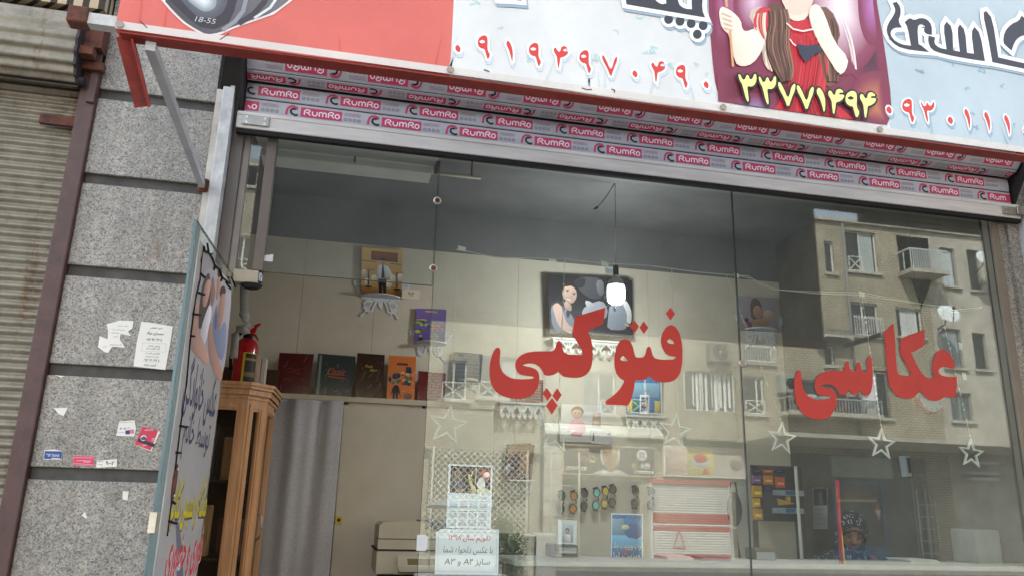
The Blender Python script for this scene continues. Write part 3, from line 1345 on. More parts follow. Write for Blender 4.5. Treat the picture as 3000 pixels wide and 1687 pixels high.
def sheetband(m, x0, x1, col):
    m.col(col)
    k = max(2, int((x1 - x0) / .08))
    for i in range(k):
        a, c = x0 + (x1 - x0) * i / k, x0 + (x1 - x0) * (i + 1) / k
        zz = [BZ0 + .006 * math.sin(x * 5.1) * math.sin(x * 1.7 + 1) for x in (a, c)]
        m.poly([BF((a, zz[0])), BF((c, zz[1])), BF((c, BZ1)), BF((a, BZ1))])
        # thickness: folded back under the frame
        m.poly([BF((a, zz[0]), -.05), BF((c, zz[1]), -.05), BF((c, zz[1])), BF((a, zz[0]))])


sheetband(m, BX0, xa, (242, 130, 120))
sheetband(m, xa, xc, (248, 251, 250))
sheetband(m, xc, BX1, (212, 230, 238))
m.col((236, 232, 226))
m.line(BF, [(BX0, BZ0 + .012), (BX1, BZ0 + .012)], .024, .0012)
fab = m.build('fabric', bn)
m = MB('matte', (84, 84, 86))
m.box(BX0 + .004, BX1 - .004, BY + .0015, BY + .004, BZ0 + .01, BZ1 - .004)
m.build('backing_sheet', bn)

# puckers where the fabric is tied down
m = MB('vinyl')
for i in range(26):
    x = r3c.uniform(BX0 + .1, BX1 - .1) if i > 6 else (xa, xb + .06, xc - .03, BX0 + .06, .2, .55, 2.9)[i]
    if xb - .05 < x < xc + .05 and i > 6:
        continue
    c = (232, 116, 108) if x < xa - .02 else (222, 230, 232) if x < xc else (182, 206, 220)
    hgt = r3c.uniform(.05, .16)
    m.col(c).fill(BF, [(x - .004, BZ0 + .026), (x + .004, BZ0 + .026), (x + .01 + r3c.uniform(-.03, .03), BZ0 + .03 + hgt)], .0009)
m.build('pucker', fab)

# faint water-drop pattern
m = MB('vinyl', (198, 232, 232))
r2 = random.Random(3)
for i in range(150):
    x = r2.uniform(xa + .05, BX1 - .05)
    z = r2.uniform(BZ0 + .06, BZ1 - .05)
    if xb - .02 < x < xc + .03:
        continue
    m.col((204, 232, 232) if x < xb else (164, 198, 216))
    s_ = r2.uniform(.008, .02)
    m.line(BF, [(x + s_ * math.cos(a), z + s_ * .8 * math.sin(a)) for a in [r2.uniform(0, 6) + j * .6 for j in range(5)]], s_ * .35, .0006 + .0003 * (i % 3))
m.build('drop_pattern', fab)

# camera lens picture
m = MB('print')
L = D2((409, -2), (437, 30), (466, 58), (495, 76), (520, 89), (553, 84), (586, 69), (640, 50), (686, 34), (731, 0), (760, -40), (700, -120), (560, -150), (450, -90))
m.col((226, 214, 210)).fill(BF, grow(L, .006), .0015)
m.fill(BF, smooth(L, 1), .002, lambda p: (70 + 60 * max(0, min(1, (p[0] - L[0][0]) / .5)), 68 + 60 * max(0, min(1, (p[0] - L[0][0]) / .5)), 74 + 60 * max(0, min(1, (p[0] - L[0][0]) / .5))))
m.col((58, 54, 60)).fill(BF, D2((425, 0), (450, 25), (478, 52), (505, 70), (540, 76), (575, 60), (590, 30), (600, -20), (540, -80), (450, -60)), .0025)
m.col((140, 142, 150)).line(BF, D2((560, 78), (592, 56), (612, 30), (622, -10)), .012, .003)
m.col((64, 60, 66)).line(BF, D2((600, 62), (640, 36), (664, 8), (672, -20)), .016, .003)
m.col((206, 212, 214)).line(BF, D2((640, 48), (680, 22), (695, 0), (700, -20)), .008, .0032)
m.fan(BF, xz((515, 0), BY), smooth(D2((445, -10), (470, 20), (500, 48), (535, 50), (562, 35), (575, 5), (570, -30), (520, -60), (460, -40)), 1)[::-1], (130, 136, 142), (84, 84, 92), .003)
m.fan(BF, xz((512, 4), BY), smooth(D2((467, 0), (490, 18), (512, 33), (530, 30), (544, 20), (546, 0), (530, -25), (480, -20)), 2)[::-1], (222, 228, 228), (140, 150, 156), .0035)
m.col((190, 190, 194)).text(BF, '18-55', xz((518, 54), BY), wd=.055, ht=.017, h=.0045, shear=.2)
m.build('lens_picture', fab)

# scratches and staples
m = MB('matte', (90, 70, 64))
for p in (((1325, 205), (1390, 270)), ((2075, 380), (2165, 320))):
    m.line(BF, Q(z1c, *p), .003, .0015)
for p in (((380, 662), (432, 682)), ((1300, 835), (1350, 852)), ((1350, 852), (1395, 850)), ((1580, 845), (1615, 858)), ((1605, 850), (1610, 880))):
    m.line(BF, Q(z3c, *p), .004, .0016)
m.build('staple', fab)

# ---- figures
G9 = [[(370, 340), (395, 343), (410, 360), (413, 400), (410, 450), (416, 490), (437, 522), (415, 575), (397, 520), (385, 470), (350, 464), (324, 440), (318, 402), (332, 362)],
      [(335, 395), (362, 382), (390, 397), (384, 410), (360, 416), (341, 410)]]
G1 = [[(605, 382), (635, 430), (652, 500), (645, 605), (632, 540), (615, 480), (585, 420)]]
G4 = [[(1050, 447), (1080, 498), (1098, 490), (1106, 452), (1130, 440), (1154, 448), (1168, 468), (1142, 466), (1122, 478), (1132, 492), (1175, 490), (1165, 520), (1130, 545), (1097, 550), (1093, 600),
       (1080, 665), (1070, 590), (1066, 540), (1030, 480)]]
G7 = [[(1497, 517), (1530, 570), (1567, 660), (1590, 640), (1605, 565), (1635, 533), (1632, 585), (1600, 660), (1575, 740), (1545, 660), (1490, 560)]]
G0 = [[(127, 422), (163, 465), (145, 510), (100, 465)]]
G3 = [[(1792, 776), (1800, 776), (1810, 800), (1822, 808), (1834, 800), (1840, 780), (1848, 780), (1854, 800), (1866, 806), (1878, 796), (1886, 774), (1894, 774), (1896, 806), (1884, 832), (1866, 842), (1846, 838), (1840, 848), (1846, 890), (1850, 932), (1836, 910), (1824, 862), (1814, 828), (1800, 806)]]


def shift(g, x, y, k=1.0):
    x0 = min(p[0] for p in g[0])
    y0 = min(p[1] for p in g[0])
    return [[(x + (p[0] - x0) * k, y + (p[1] - y0) * k) for p in lp] for lp in g]


def fit(g, x0, y0, x1, y1):
    a, b_ = min(p[0] for p in g[0]), max(p[0] for p in g[0])
    c, d = min(p[1] for p in g[0]), max(p[1] for p in g[0])
    return [[(x0 + (p[0] - a) / (b_ - a) * (x1 - x0), y0 + (p[1] - c) / (d - c) * (y1 - y0)) for p in lp] for lp in g]


def figure(m, cr, g, cols, wds, drop=None):
    loops = [Q(cr, *lp) for lp in g]
    loops[0] = smooth(loops[0], 1)
    h = .0015
    if drop:
        m.col(drop).fill(BF, [(p[0] + .004, p[1] - .011) for p in grow(loops[0], wds[0])], h)
        h += .0005
    for c, wd in zip(cols[:-1], wds):
        m.col(c).fill(BF, grow(loops[0], wd), h)
        h += .0006
    m.col(cols[-1]).fill(BF, loops, h)


m = MB('print')
RD, WH, SH = (208, 62, 58), (244, 246, 246), (196, 210, 220)
for g, x, y, k in ((G0, 100, 422, 1), (G9, 318, 340, 1), (G1, 585, 382, 1), (G9, 800, 410, .99), (G4, 1030, 440, 1), (G9, 1275, 480, .97), (G7, 1490, 517, 1), (G0, 1770, 662, .95), (G4, 1950, 582, .97),
                   (G9, 2185, 617, .98), (G0, 2442, 765, .95)):
    figure(m, z3c, shift(g, x, y, k), [WH, RD], [.007], SH)
k = .8
for g, x, y in ((G0, 1528, 800), (G9, 1652, 750), (G0, 1990, 878), (G1, 2118, 820), (G1, 2268, 842), (G1, 2418, 866), (G0, 2562, 955)):
    figure(m, z4c, shift(g, x, y, k if g is not G1 else .75), [WH, RD], [.006], (150, 178, 196))
figure(m, z4c, G3, [WH, RD], [.006], (150, 178, 196))
m.build('red_number', fab)

# black lettering
m = MB('print')
BK = (58, 60, 68)


def rounded2(p):
    out = []
    for i in range(len(p)):
        a, b_, c = Vector(p[i - 1]), Vector(p[i]), Vector(p[(i + 1) % len(p)])
        u, v = a - b_, c - b_
        if u.normalized().dot(v.normalized()) > -.3:
            out.append(p[i])
        else:
            out += [tuple(b_ + u * .25), tuple(b_ + v * .25)]
    return out


def calli(cr, pts, h, ring=.016):
    lp = Q(cr, *pts)
    lp = rounded2(lp)
    sh_ = [(p[0] + .006, p[1] - .010) for p in lp]
    m.col((150, 172, 190)).line(BF, sh_, ring * 2, h, True)
    m.fill(BF, sh_, h + .0003)
    m.col((246, 248, 248)).line(BF, lp, ring * 2, h + .0010, True)
    m.fill(BF, lp, h + .0013)
    m.col(BK).fill(BF, lp, h + .0019)


CA = [(1580, 30), (1610, 20), (1640, 60), (1640, 120), (1622, 165), (1650, 215), (1592, 215), (1560, 250), (1578, 300), (1640, 340), (1718, 352), (1692, 210), (1670, 175), (1708, 140), (1742, 160), (1790, 140), (1842, 152), (1876, 200),
      (1876, 270), (1832, 265), (1812, 235), (1828, 205), (1790, 186), (1766, 212), (1776, 340), (1800, 352), (1855, 400), (1650, 375), (1570, 325), (1532, 250), (1542, 190), (1590, 120), (1602, 78)]
CB = [(1850, 275), (1900, 290), (1892, 335), (1930, 368), (1986, 380), (1962, 210), (1986, 170), (2030, 216), (2036, 385), (2086, 398), (2066, 228), (2086, 190), (2126, 236), (2140, 405), (2192, 412), (2172, 250), (2196, 210), (2240, 260),
      (2276, 470), (2130, 448), (1950, 412), (1872, 382), (1846, 322)]
CC = [(2258, 102), (2286, 92), (2332, 150), (2376, 440), (2640, 500), (2700, 300), (2740, 480), (2730, 560), (2330, 476), (2300, 300)]
CD = [(2410, 330), (2420, 250), (2470, 190), (2530, 165), (2550, 125), (2590, 160), (2620, 270), (2560, 275), (2530, 290), (2500, 320), (2475, 390), (2440, 360)]
for i, c in enumerate((CA, CB, CC, CD)):
    calli(z4c, c, .0016 + .0004 * i)
CE_ = [(1700, -60), (1720, 52), (1990, 98), (2190, 132), (2460, 176), (2430, 100), (2440, -60), (2330, -60), (2336, 100), (2262, 92), (2208, 50), (2200, -60), (2085, -60), (2095, 44), (2040, 52), (1978, 0), (1975, -60), (1875, -60),
       (1880, 0), (1800, -10), (1790, -60)]
calli(z3c, CE_, .0030)
CF = [(500, -60), (520, 2), (600, 4), (730, 16), (722, -60)]
calli(z3c, CF, .0026)
for i, c in enumerate(((2118, 190), (2225, 208), (2330, 230), (2443, 250), (2388, 332))):
    lp = Q(z3c, *[(c[0] + 42 * math.cos(a), c[1] + 44 * math.sin(a)) for a in [j * math.pi / 9 for j in range(18)]])
    m.col((150, 172, 190)).fill(BF, [(p[0] + .006, p[1] - .010) for p in grow(lp, .012)], .0014)
    m.col((246, 248, 248)).fill(BF, grow(lp, .012), .0022 + .0002 * i)
    m.col(BK).fill(BF, lp, .0034)
m.build('black_lettering', fab)

# picture of a girl in red
def cl(q):
    return [(p[0], max(p[1], BZ0 + .034)) for p in q]


m = MB('print')
PAN = D2((1781, -40), (1784, 60), (1796, 200), (1807, 240), (1827, 270), (1850, 284), (1900, 292), (2214, 333), (2237, 307), (2244, 267), (2225, 120), (2204, 0), (2200, -40))
m.col((128, 52, 76)).fill(BF, cl(smooth(PAN, 1)), .0012)


def P4(col, h, *pts, sm=1):
    m.col(col).fill(BF, cl(smooth(Q(z4c, *pts), sm) if sm else Q(z4c, *pts)), h)


BASE = (128, 52, 76)
for k_, (c, rx, ry, colr) in enumerate((((300, 40), 230, 330, (176, 104, 146)), ((530, 20), 150, 260, (220, 190, 212)), ((1420, 420), 180, 230, (66, 44, 54)), ((1200, 60), 330, 520, (252, 246, 250)),
                                      ((1430, 20), 110, 330, (186, 124, 190)), ((1440, 790), 190, 250, (208, 140, 92)), ((430, 700), 280, 190, (98, 34, 50)), ((540, 810), 170, 100, (150, 122, 168)))):
    ring = cl([xz(z4c((c[0] + rx * math.cos(a), c[1] + ry * math.sin(a))), BY) for a in [i * math.pi / 14 for i in range(28)]])
    ring = [(min(max(p[0], xb + .012), xc - .012), p[1]) for p in ring][::-1]
    m.fan(BF, xz(z4c(c), BY), ring, colr, BASE, .0016 + .00022 * k_)
P4((206, 186, 170), .0028, (480, 90), (620, 40), (660, 300), (640, 440), (600, 430), (560, 250))
P4((104, 70, 58), .0032, (620, 40), (760, 20), (810, 300), (835, 500), (805, 650), (710, 610), (640, 460), (610, 340), (650, 200))
P4((120, 84, 68), .0032, (990, 60), (1110, 60), (1195, 250), (1150, 350), (1185, 560), (1120, 680), (1030, 610), (1005, 400))
P4((150, 108, 82), .0035, (655, 300), (690, 260), (740, 420), (790, 560), (760, 600), (690, 480))
P4((196, 44, 54), .0038, (780, 150), (860, 175), (960, 140), (1012, 300), (1045, 420), (1062, 640), (1092, 770), (1210, 830), (1335, 978), (1000, 935), (664, 888), (722, 775), (805, 640), (835, 500), (792, 300))
P4((200, 60, 72), .0040, (520, 185), (560, 70), (640, 55), (682, 110), (645, 260), (604, 312), (560, 250))
P4((166, 30, 44), .0042, (900, 620), (1010, 560), (1040, 700), (1010, 900), (920, 900), (880, 760))
P4((246, 222, 204), .0044, (270, 80), (300, 55), (372, 100), (432, 160), (442, 230), (472, 250), (540, 222), (612, 312), (590, 400), (525, 490), (442, 516), (385, 480), (352, 280), (290, 222), (272, 150))
P4((250, 232, 216), .0046, (950, 60), (1010, 40), (1062, 120), (1132, 330), (1242, 450), (1222, 545), (1170, 582), (1080, 440), (1012, 330), (945, 160))
P4((244, 218, 200), .0043, (760, 40), (965, 40), (935, 150), (850, 172), (790, 140))
P4((236, 206, 188), .0047, (730, -80), (980, -80), (985, 0), (950, 90), (860, 130), (780, 90), (735, 0))
P4((52, 58, 76), .0112, (850, 345), (925, 362), (1000, 348), (1042, 400), (980, 428), (912, 486), (868, 420), sm=0)
m.col((238, 226, 214)).line(BF, Q(z4c, (770, 190), (820, 235), (895, 252), (972, 236)), .006, .0114)
m.line(BF, Q(z4c, (795, 310), (820, 345), (842, 362)), .005, .0114)
m.col((206, 160, 110)).line(BF, Q(z4c, (305, -60), (322, 70)), .010, .0116)
m.line(BF, Q(z4c, (345, 250), (368, 518)), .008, .0116)
for a in range(4):
    m.col((214, 176, 156)).line(BF, Q(z4c, (285 + 6 * a, 110 + 38 * a), (360 + 4 * a, 140 + 34 * a)), .003, .0084)


def soft(ca_, cb_, h, pts):
    q = smooth(Q(z4c, *pts), 1)
    x0_, x1_ = min(p[0] for p in q), max(p[0] for p in q)
    z0_, z1_ = min(p[1] for p in q), max(p[1] for p in q)
    m.fill(BF, q, h, lambda p: tuple(ca_[k] + (cb_[k] - ca_[k]) * min(1, max(0, .65 * (p[0] - x0_) / (x1_ - x0_) + .5 * (p[1] - z0_) / (z1_ - z0_))) for k in range(3)))


soft((236, 206, 184), (250, 236, 222), .0062, [(270, 80), (300, 55), (372, 100), (432, 160), (442, 230), (472, 250), (540, 222), (612, 312), (590, 400), (525, 490), (442, 516), (385, 480), (352, 280), (290, 222), (272, 150)])
soft((238, 210, 190), (252, 240, 226), .0086, [(950, 60), (1010, 40), (1062, 120), (1132, 330), (1242, 450), (1222, 545), (1170, 582), (1080, 440), (1012, 330), (945, 160)])
r3 = random.Random(21)


def strands(g0, g1, n, cols, h):
    for i in range(n):
        t = r3.random()
        pts = [(a[0] + (b_[0] - a[0]) * t + r3.uniform(-8, 8), a[1] + (b_[1] - a[1]) * t) for a, b_ in zip(g0, g1)]
        k0_ = r3.choice((0, 0, 1))
        m.col(r3.choice(cols)).line(BF, cl(smooth(Q(z4c, *pts[k0_:]), 2, False)), r3.uniform(.002, .006), h + .00007 * i)


HCOL = [(84, 58, 48), (98, 68, 56), (112, 80, 64), (128, 94, 76), (90, 62, 54), (148, 114, 92)]
strands([(640, 40), (655, 180), (620, 340), (650, 470), (715, 600), (760, 650)], [(770, 30), (800, 170), (790, 330), (815, 470), (825, 570), (790, 650)], 80, HCOL, .0036)
strands([(1060, 130), (1040, 250), (1020, 420), (1040, 560), (1080, 660)], [(1110, 90), (1180, 230), (1150, 360), (1190, 540), (1150, 680)], 50, HCOL, .0033)
strands([(560, 60), (520, 200), (610, 330), (600, 470), (660, 560)], [(650, 40), (640, 200), (640, 330), (650, 470), (690, 600)], 14, [(226, 200, 176), (240, 224, 206), (196, 150, 120)], .0035)
strands([(1150, 60), (1200, 220), (1250, 320), (1290, 560)], [(1180, 60), (1260, 240), (1300, 420), (1310, 600)], 8, [(236, 224, 226), (206, 176, 170)], .0030)
for i in range(16):
    x0_ = 830 + 18 * i + r3.uniform(-6, 6)
    m.col(r3.choice([(186, 36, 48), (200, 50, 58), (178, 34, 46), (206, 58, 66)])).line(BF, cl(Q(z4c, (x0_ - 10, 260 + 12 * i % 60), (x0_ - 6, 480), (x0_ - 40, 700), (x0_ - 90 + 12 * i, 900))), r3.uniform(.004, .010), .0043 + .00015 * i)
for i in range(10):
    x0_ = 700 + 60 * i
    pass
m.build('girl_picture', fab)
m = MB('print')
YL, DK = (250, 246, 150), (40, 36, 40)
for g, bb in ((G3, (408, 580, 540, 788)), (G3, (560, 598, 688, 808)), (G7, (706, 632, 832, 830)), (G7, (846, 655, 970, 852)), (G1, (992, 675, 1058, 870)), (G4, (1080, 690, 1200, 885)), (G9, (1212, 705, 1314, 908)),
              (G4, (1318, 715, 1440, 915))):
    lp = [Q(z4c, *q) for q in fit(g, *bb)]
    lp[0] = smooth(lp[0], 1)
    m.col(DK).line(BF, lp[0], .017, .0122, True)
    m.fill(BF, lp[0], .0126)
    m.col(YL).line(BF, lp[0], .003, .0132, True)
    m.fill(BF, lp, .0137)
m.build('yellow_number', fab)

# steel frame of the sign
m = MB('red_steel')
m.box(BX0 + .01, BX1 - .01, BY + .005, BY + .055, BZ0 - .008, BZ0 - .003)
m.box(BX0 + .01, BX1 - .01, BY + .05, BY + .055, BZ0 - .003, BZ0 + .05)
m.box(BX0 + .02, BX1 - .02, BY + .006, BY + .03, BZ1 - .03, BZ1)
for x in (BX0 + .01, .8, 2.3, BX1 - .035):
    m.box(x, x + .025, BY + .006, BY + .03, BZ0, BZ1)
m.build('frame', bn)
m = MB('rust')
p0, p1 = Vector((-.66, BY + .05, 2.862)), Vector((-.80, -.95, 3.0))
m.mat('red_steel')
m.beam((-.665, BY + .03, 2.86), atz((376, 268), 2.71), .045, .006, (1, .2, 0))
m.beam((-.690, BY + .04, 2.87), atz((376, 268), 2.71) + Vector((-.02, .01, .0)), .006, .045, (1, .2, 0))
m.build('broken_angle', bn)
m = MB('paint', (186, 188, 192))
m.beam((-.615, BY + .03, 2.845), (-.735, -.01, 3.05), .027, .027)
m.build('strut', bn)
m = MB('rust')
m.bbox(-.755, -.705, -.045, -.02, 3.015, 3.085, .012)
m.build('strut_foot', bn)
m = MB('white_steel')
p = atz((205, 52), 2.93)
TZ_ = at((250, 57), BY + .02)
TE_ = at((198, 45), BY + .02).x
m.beam((-.70, BY + .02, TZ_.z), (TE_, BY + .02, TZ_.z), .034, .034)
m.beam((TE_, BY + .02, TZ_.z), (TE_, BY + .02, BZ1), .034, .034)
m.beam((BX1 + .005, BY + .02, 2.935), (3.90, BY + .02, 2.935), .05, .05)
m.beam((3.87, BY + .02, 2.96), (3.87, BY + .02, BZ1), .055, .055)
m.build('frame_tube', bn)
m = MB('rust')
m.bbox(TE_ - .024, TE_ + .030, BY - .006, BY + .042, TZ_.z - .022, TZ_.z + .030, .006)
m.build('rusty_corner', bn)
m = MB('paint', (120, 120, 120))
m.beam((3.84, BY + .05, 2.885), (4.05, BY + .22, 2.96), .04, .03)
m.build('strut', bn)
m = MB('metal', (150, 140, 128))
for D in ((1133, 207 * .86), (1818, 272), (2212, 333), (300, 78)):
    x, z = xz(D, BY)
    m.lathe([(.0005, .006), (.008, .006), (.011, .002), (.011, 0)], (x, BY - .007, max(z, BZ0 + .012)), 12, 'y')
m.build('eyelet', bn)

# neighbouring sign seen only in the glass
ng = thing('neighbour_sign', 'plain dark backed sign board of the next shop, seen mirrored above the grey building', 'sign', (6.5, -1.6, 3.7))
m = MB('matte', (120, 118, 112))
zz = at((2300, 572), 1.655).z
m.box(4.12, 10.5, -1.68, -1.62, zz, zz + 1.6)
m.build('board', ng)
m = MB('dark_steel')
m.box(4.12, 10.5, -1.62, -1.58, zz, zz + .05)
m.build('frame', ng)
# ================================================================== lettering on the glass
GY = -.0062
GF = facing(GY)
za = crop(1300, 850, 3.22)
zb_ = crop(2300, 1000, 4.6)


def QG(cr, pts):
    return [xz(cr(p), GY) for p in pts]


KPY = [(1240, 250), (1525, 160), (1505, 315), (1356, 384), (1385, 435), (1400, 510), (1406, 600), (1400, 690), (1382, 750), (1342, 797), (1285, 823), (1205, 824), (1130, 813), (1105, 792), (1080, 765), (1045, 793), (995, 804), (946, 797),
       (932, 760), (900, 716), (858, 692), (800, 688), (742, 702), (762, 712), (822, 722), (872, 742), (897, 778), (905, 822), (900, 872), (880, 930), (842, 980), (782, 1010), (702, 1022), (620, 1015), (540, 990), (482, 945), (446, 880),
       (430, 800), (432, 700), (450, 620), (475, 562), (500, 537), (525, 542), (537, 572), (527, 650), (531, 710), (556, 770), (602, 810), (660, 832), (740, 838), (820, 832), (858, 822), (832, 809), (762, 803), (712, 788), (680, 750),
       (672, 690), (688, 650), (722, 612), (780, 586), (855, 574), (945, 573), (1020, 575), (1050, 550), (1065, 492), (1088, 470), (1110, 492), (1124, 560), (1142, 590), (1182, 605), (1290, 608), (1316, 604), (1300, 562), (1210, 402)]
FTV = [(2145, 322), (2190, 345), (2225, 402), (2245, 480), (2253, 560), (2250, 680), (2235, 770), (2200, 830), (2150, 860), (2090, 868), (2020, 860), (1970, 840), (1940, 805), (1910, 835), (1860, 848), (1808, 845), (1801, 880), (1790, 950),
       (1770, 1030), (1735, 1085), (1530, 1075), (1526, 1040), (1602, 990), (1670, 920), (1704, 852), (1660, 825), (1625, 780), (1608, 700), (1610, 620), (1630, 530), (1665, 470), (1710, 455), (1755, 470), (1785, 530), (1800, 600), (1812, 630),
       (1860, 634), (1890, 625), (1905, 590), (1915, 542), (1935, 525), (1955, 545), (1970, 610), (1992, 640), (2050, 652), (2150, 652), (2182, 644), (2192, 624), (2130, 618), (2087, 590), (2056, 530), (2046, 470), (2060, 402), (2097, 346)]
H1 = [(2105, 475), (2130, 456), (2160, 472), (2177, 500), (2150, 505), (2116, 494)]
H2 = [(1665, 642), (1690, 616), (1715, 635), (1740, 664), (1700, 667), (1672, 658)]
SI = [(185, 380), (210, 396), (222, 460), (228, 560), (250, 650), (300, 720), (370, 765), (450, 785), (560, 775), (628, 756), (632, 742), (560, 738), (470, 720), (420, 680), (398, 610), (406, 520), (440, 455), (500, 415), (580, 394), (680, 388),
      (780, 398), (800, 370), (812, 290), (832, 258), (855, 270), (868, 340), (885, 390), (930, 405), (955, 380), (966, 300), (986, 262), (1006, 280), (1020, 340), (1042, 395), (1080, 420), (1106, 408), (1110, 350), (1096, 270), (1116, 210),
      (1142, 180), (1160, 210), (1175, 300), (1183, 420), (1180, 560), (1165, 660), (1136, 715), (1100, 728), (1060, 710), (1005, 648), (990, 690), (960, 717), (920, 712), (880, 680), (858, 640), (840, 690), (800, 708), (740, 705), (715, 670),
      (680, 612), (620, 580), (540, 567), (482, 590), (520, 610), (610, 628), (660, 660), (690, 720), (696, 800), (680, 880), (640, 970), (570, 1030), (480, 1050), (380, 1040), (280, 1000), (200, 920), (150, 820), (130, 700), (122, 580), (136, 460), (160, 396)]
AKA = [(1334, -130), (1459, -247), (1475, -100), (1485, 80), (1495, 250), (1510, 400), (1540, 450), (1640, 463), (1690, 456), (1696, 430), (1642, 330), (1572, 200), (1545, 150), (1557, -41), (1879, -166), (1882, 50), (1700, 156), (1740, 240),
       (1790, 340), (1840, 420), (1890, 470), (1940, 490), (1998, 492), (2006, 470), (1986, 400), (1985, 300), (2010, 200), (2050, 130), (2110, 105), (2170, 115), (2230, 170), (2270, 250), (2290, 330), (2280, 370), (2230, 350), (2150, 332),
       (2090, 350), (2066, 395), (2085, 436), (2140, 465), (2230, 472), (2314, 465), (2315, 600), (2295, 750), (2230, 752), (2150, 735), (2110, 770), (2050, 797), (1970, 795), (1900, 755), (1850, 700), (1808, 648), (1790, 690), (1750, 745),
       (1680, 768), (1600, 765), (1520, 740), (1460, 680), (1410, 590), (1385, 480), (1370, 300), (1350, 50)]
RED = (200, 72, 64)


def rounded(p):
    """round the curves but keep the sharp corners"""
    out = []
    m = len(p)
    for i in range(m):
        a, b, c = Vector(p[i - 1]), Vector(p[i]), Vector(p[(i + 1) % m])
        u, v = (a - b), (c - b)
        if u.length > 30 and v.length > 30 and u.normalized().dot(v.normalized()) > -.45 or max(u.length, v.length) > 110:
            out.append(p[i])
        else:
            out.append(tuple(b + u * .22))
            out.append(tuple(b + v * .22))
    return out


def glass_word(name, label, groups):
    t = thing(name, label, 'lettering', GF(QG(groups[0][0], groups[0][1][0])[0]))
    for cr, loops, nm in groups:
        m = MB('vinyl', RED)
        m.slab(GF, [QG(cr, rounded(lp)) for lp in loops], 0.0, .0007)
        m.build(nm, t)
    return t


dm = lambda cx, cy, wx, wy: [(cx, cy - wy), (cx + wx, cy), (cx, cy + wy), (cx - wx, cy)]
glass_word('red_word', 'large red Persian word for photocopy stuck on the middle glass pane',
           [(za, [KPY], 'letter_group'), (za, [FTV, H1, H2], 'letter_group'),
            (za, [[(970, 918), (1020, 985), (980, 1042), (930, 968)]], 'dot'), (za, [[(1070, 920), (1114, 985), (1068, 1050), (1023, 992)]], 'dot'), (za, [[(1022, 1012), (1076, 1086), (1019, 1168), (966, 1086)]], 'dot'),
            (za, [[(2138, 162), (2182, 220), (2140, 282), (2095, 218)]], 'dot'), (za, [[(1798, 282), (1842, 340), (1803, 400), (1757, 340)]], 'dot'), (za, [[(1885, 290), (1930, 350), (1888, 410), (1846, 350)]], 'dot')])
glass_word('red_word', 'large red Persian word for photography stuck on the right glass pane', [(zb_, [SI], 'letter_group'), (zb_, [AKA], 'letter_group')])
# ================================================================== open glass door leaf with its poster
DO = Vector((-.597, -.765, 0))
DH = Vector((-.548, .02, 0))
DU = (DH - DO).normalized()
DW = (DH - DO).length
DF = Fr(DO, DU, (0, 0, 1))
DTOP = 2.625


def dq(D, h=0.0):
    """a traced point on the door leaf"""
    v = ray(D)
    o = DF.o + DF.n * h
    t = (o - CAM).dot(DF.n) / v.dot(DF.n)
    p = CAM + v * t - DF.o
    return (p.dot(DF.u), p.z)


dl = thing('door_leaf', 'open frameless glass door leaf swung out beside the granite pier', 'door', (DH.x, DH.y, FLOOR))
m = MB('glass')
m.slab(DF, [(0, .32), (DW, .32), (DW, DTOP), (0, DTOP)], -.005, .005)
m.build('glass_pane', dl)
m = MB('gloss', (78, 104, 106))
m.slab(DF, [(-.0012, .32), (.0012, .32), (.0012, DTOP), (-.0012, DTOP)], -.0052, .0052)
m.col((58, 82, 84)).slab(DF, [(-.0012, DTOP - .001), (DW, DTOP - .001), (DW, DTOP + .001), (-.0012, DTOP + .001)], -.0052, .0052)
m.build('pane_edge', dl)
m = MB('paint', (124, 140, 140))
m.slab(DF, [(.004, .4), (.055, .4), (.055, DTOP - .01), (.004, DTOP - .01)], .0055, .0075)
m.build('edge_strip', dl)
m = MB('rust')
c = dq((430, 1212))
m.slab(DF, [(c[0] + .022 * math.cos(a), c[1] + .066 * math.sin(a)) for a in [i * math.pi / 12 for i in range(24)]], .006, .016)
hp = m.build('handle_plate', dl)
m = MB('metal', (200, 196, 188))
for dz in (-.048, .048):
    m.lathe([(.006, 0), (.005, .004), (.0005, .005)], DF((c[0] + .004, c[1] + dz), .0165), 8, 'x')
m.build('screw', hp)
m = MB('metal', (214, 206, 186))
c = dq((402, 1312))
m.slab(DF, [(-.012, c[1] - .034), (.03, c[1] - .034), (.03, c[1] + .034), (-.012, c[1] + .034)], -.012, .012)
m.build('lock_clamp', dl)
m = MB('metal', (206, 208, 210))
for s_ in (-1, 1):
    m.tube([DF((.02, 1.02), s_ * .01), DF((.01, 1.10), s_ * .05), DF((.0, 1.19), s_ * .065), DF((.005, 1.27), s_ * .05), DF((.02, 1.33), s_ * .012)], .009, 8)
m.build('pull_handle', dl)
m = MB('metal', (120, 120, 118))
m.slab(DF, [(.02, FLOOR + .005), (DW, FLOOR + .005), (DW, .40), (.02, .40)], -.012, .012)
m.build('bottom_rail', dl)

# the poster tied to the leaf
pq = lambda *p: [dq(q, .010) for q in p]
PB = thing('door_poster', 'long pale printed banner with a hugging family tied with black laces to the open door', 'poster', DF((.4, 1.4), .01))
xl, xr, zt, zbm = .066, DW - .045, 2.565, .62
m = MB('vinyl', (182, 177, 174))
nn = 14
for i in range(nn):
    za0, za1 = zt + (zbm - zt) * i / nn, zt + (zbm - zt) * (i + 1) / nn
    w0, w1 = .007 * math.sin(i * 1.9), .007 * math.sin((i + 1) * 1.9)
    m.hexa([DF((xl + w1, za1), .007), DF((xr, za1), .007), DF((xr, za1), .0095), DF((xl + w1, za1), .0095), DF((xl + w0, za0), .007), DF((xr, za0), .007), DF((xr, za0), .0095), DF((xl + w0, za0), .0095)])
sheet_ = m.build('sheet', PB)
za5 = crop(540, 600, 3.62)


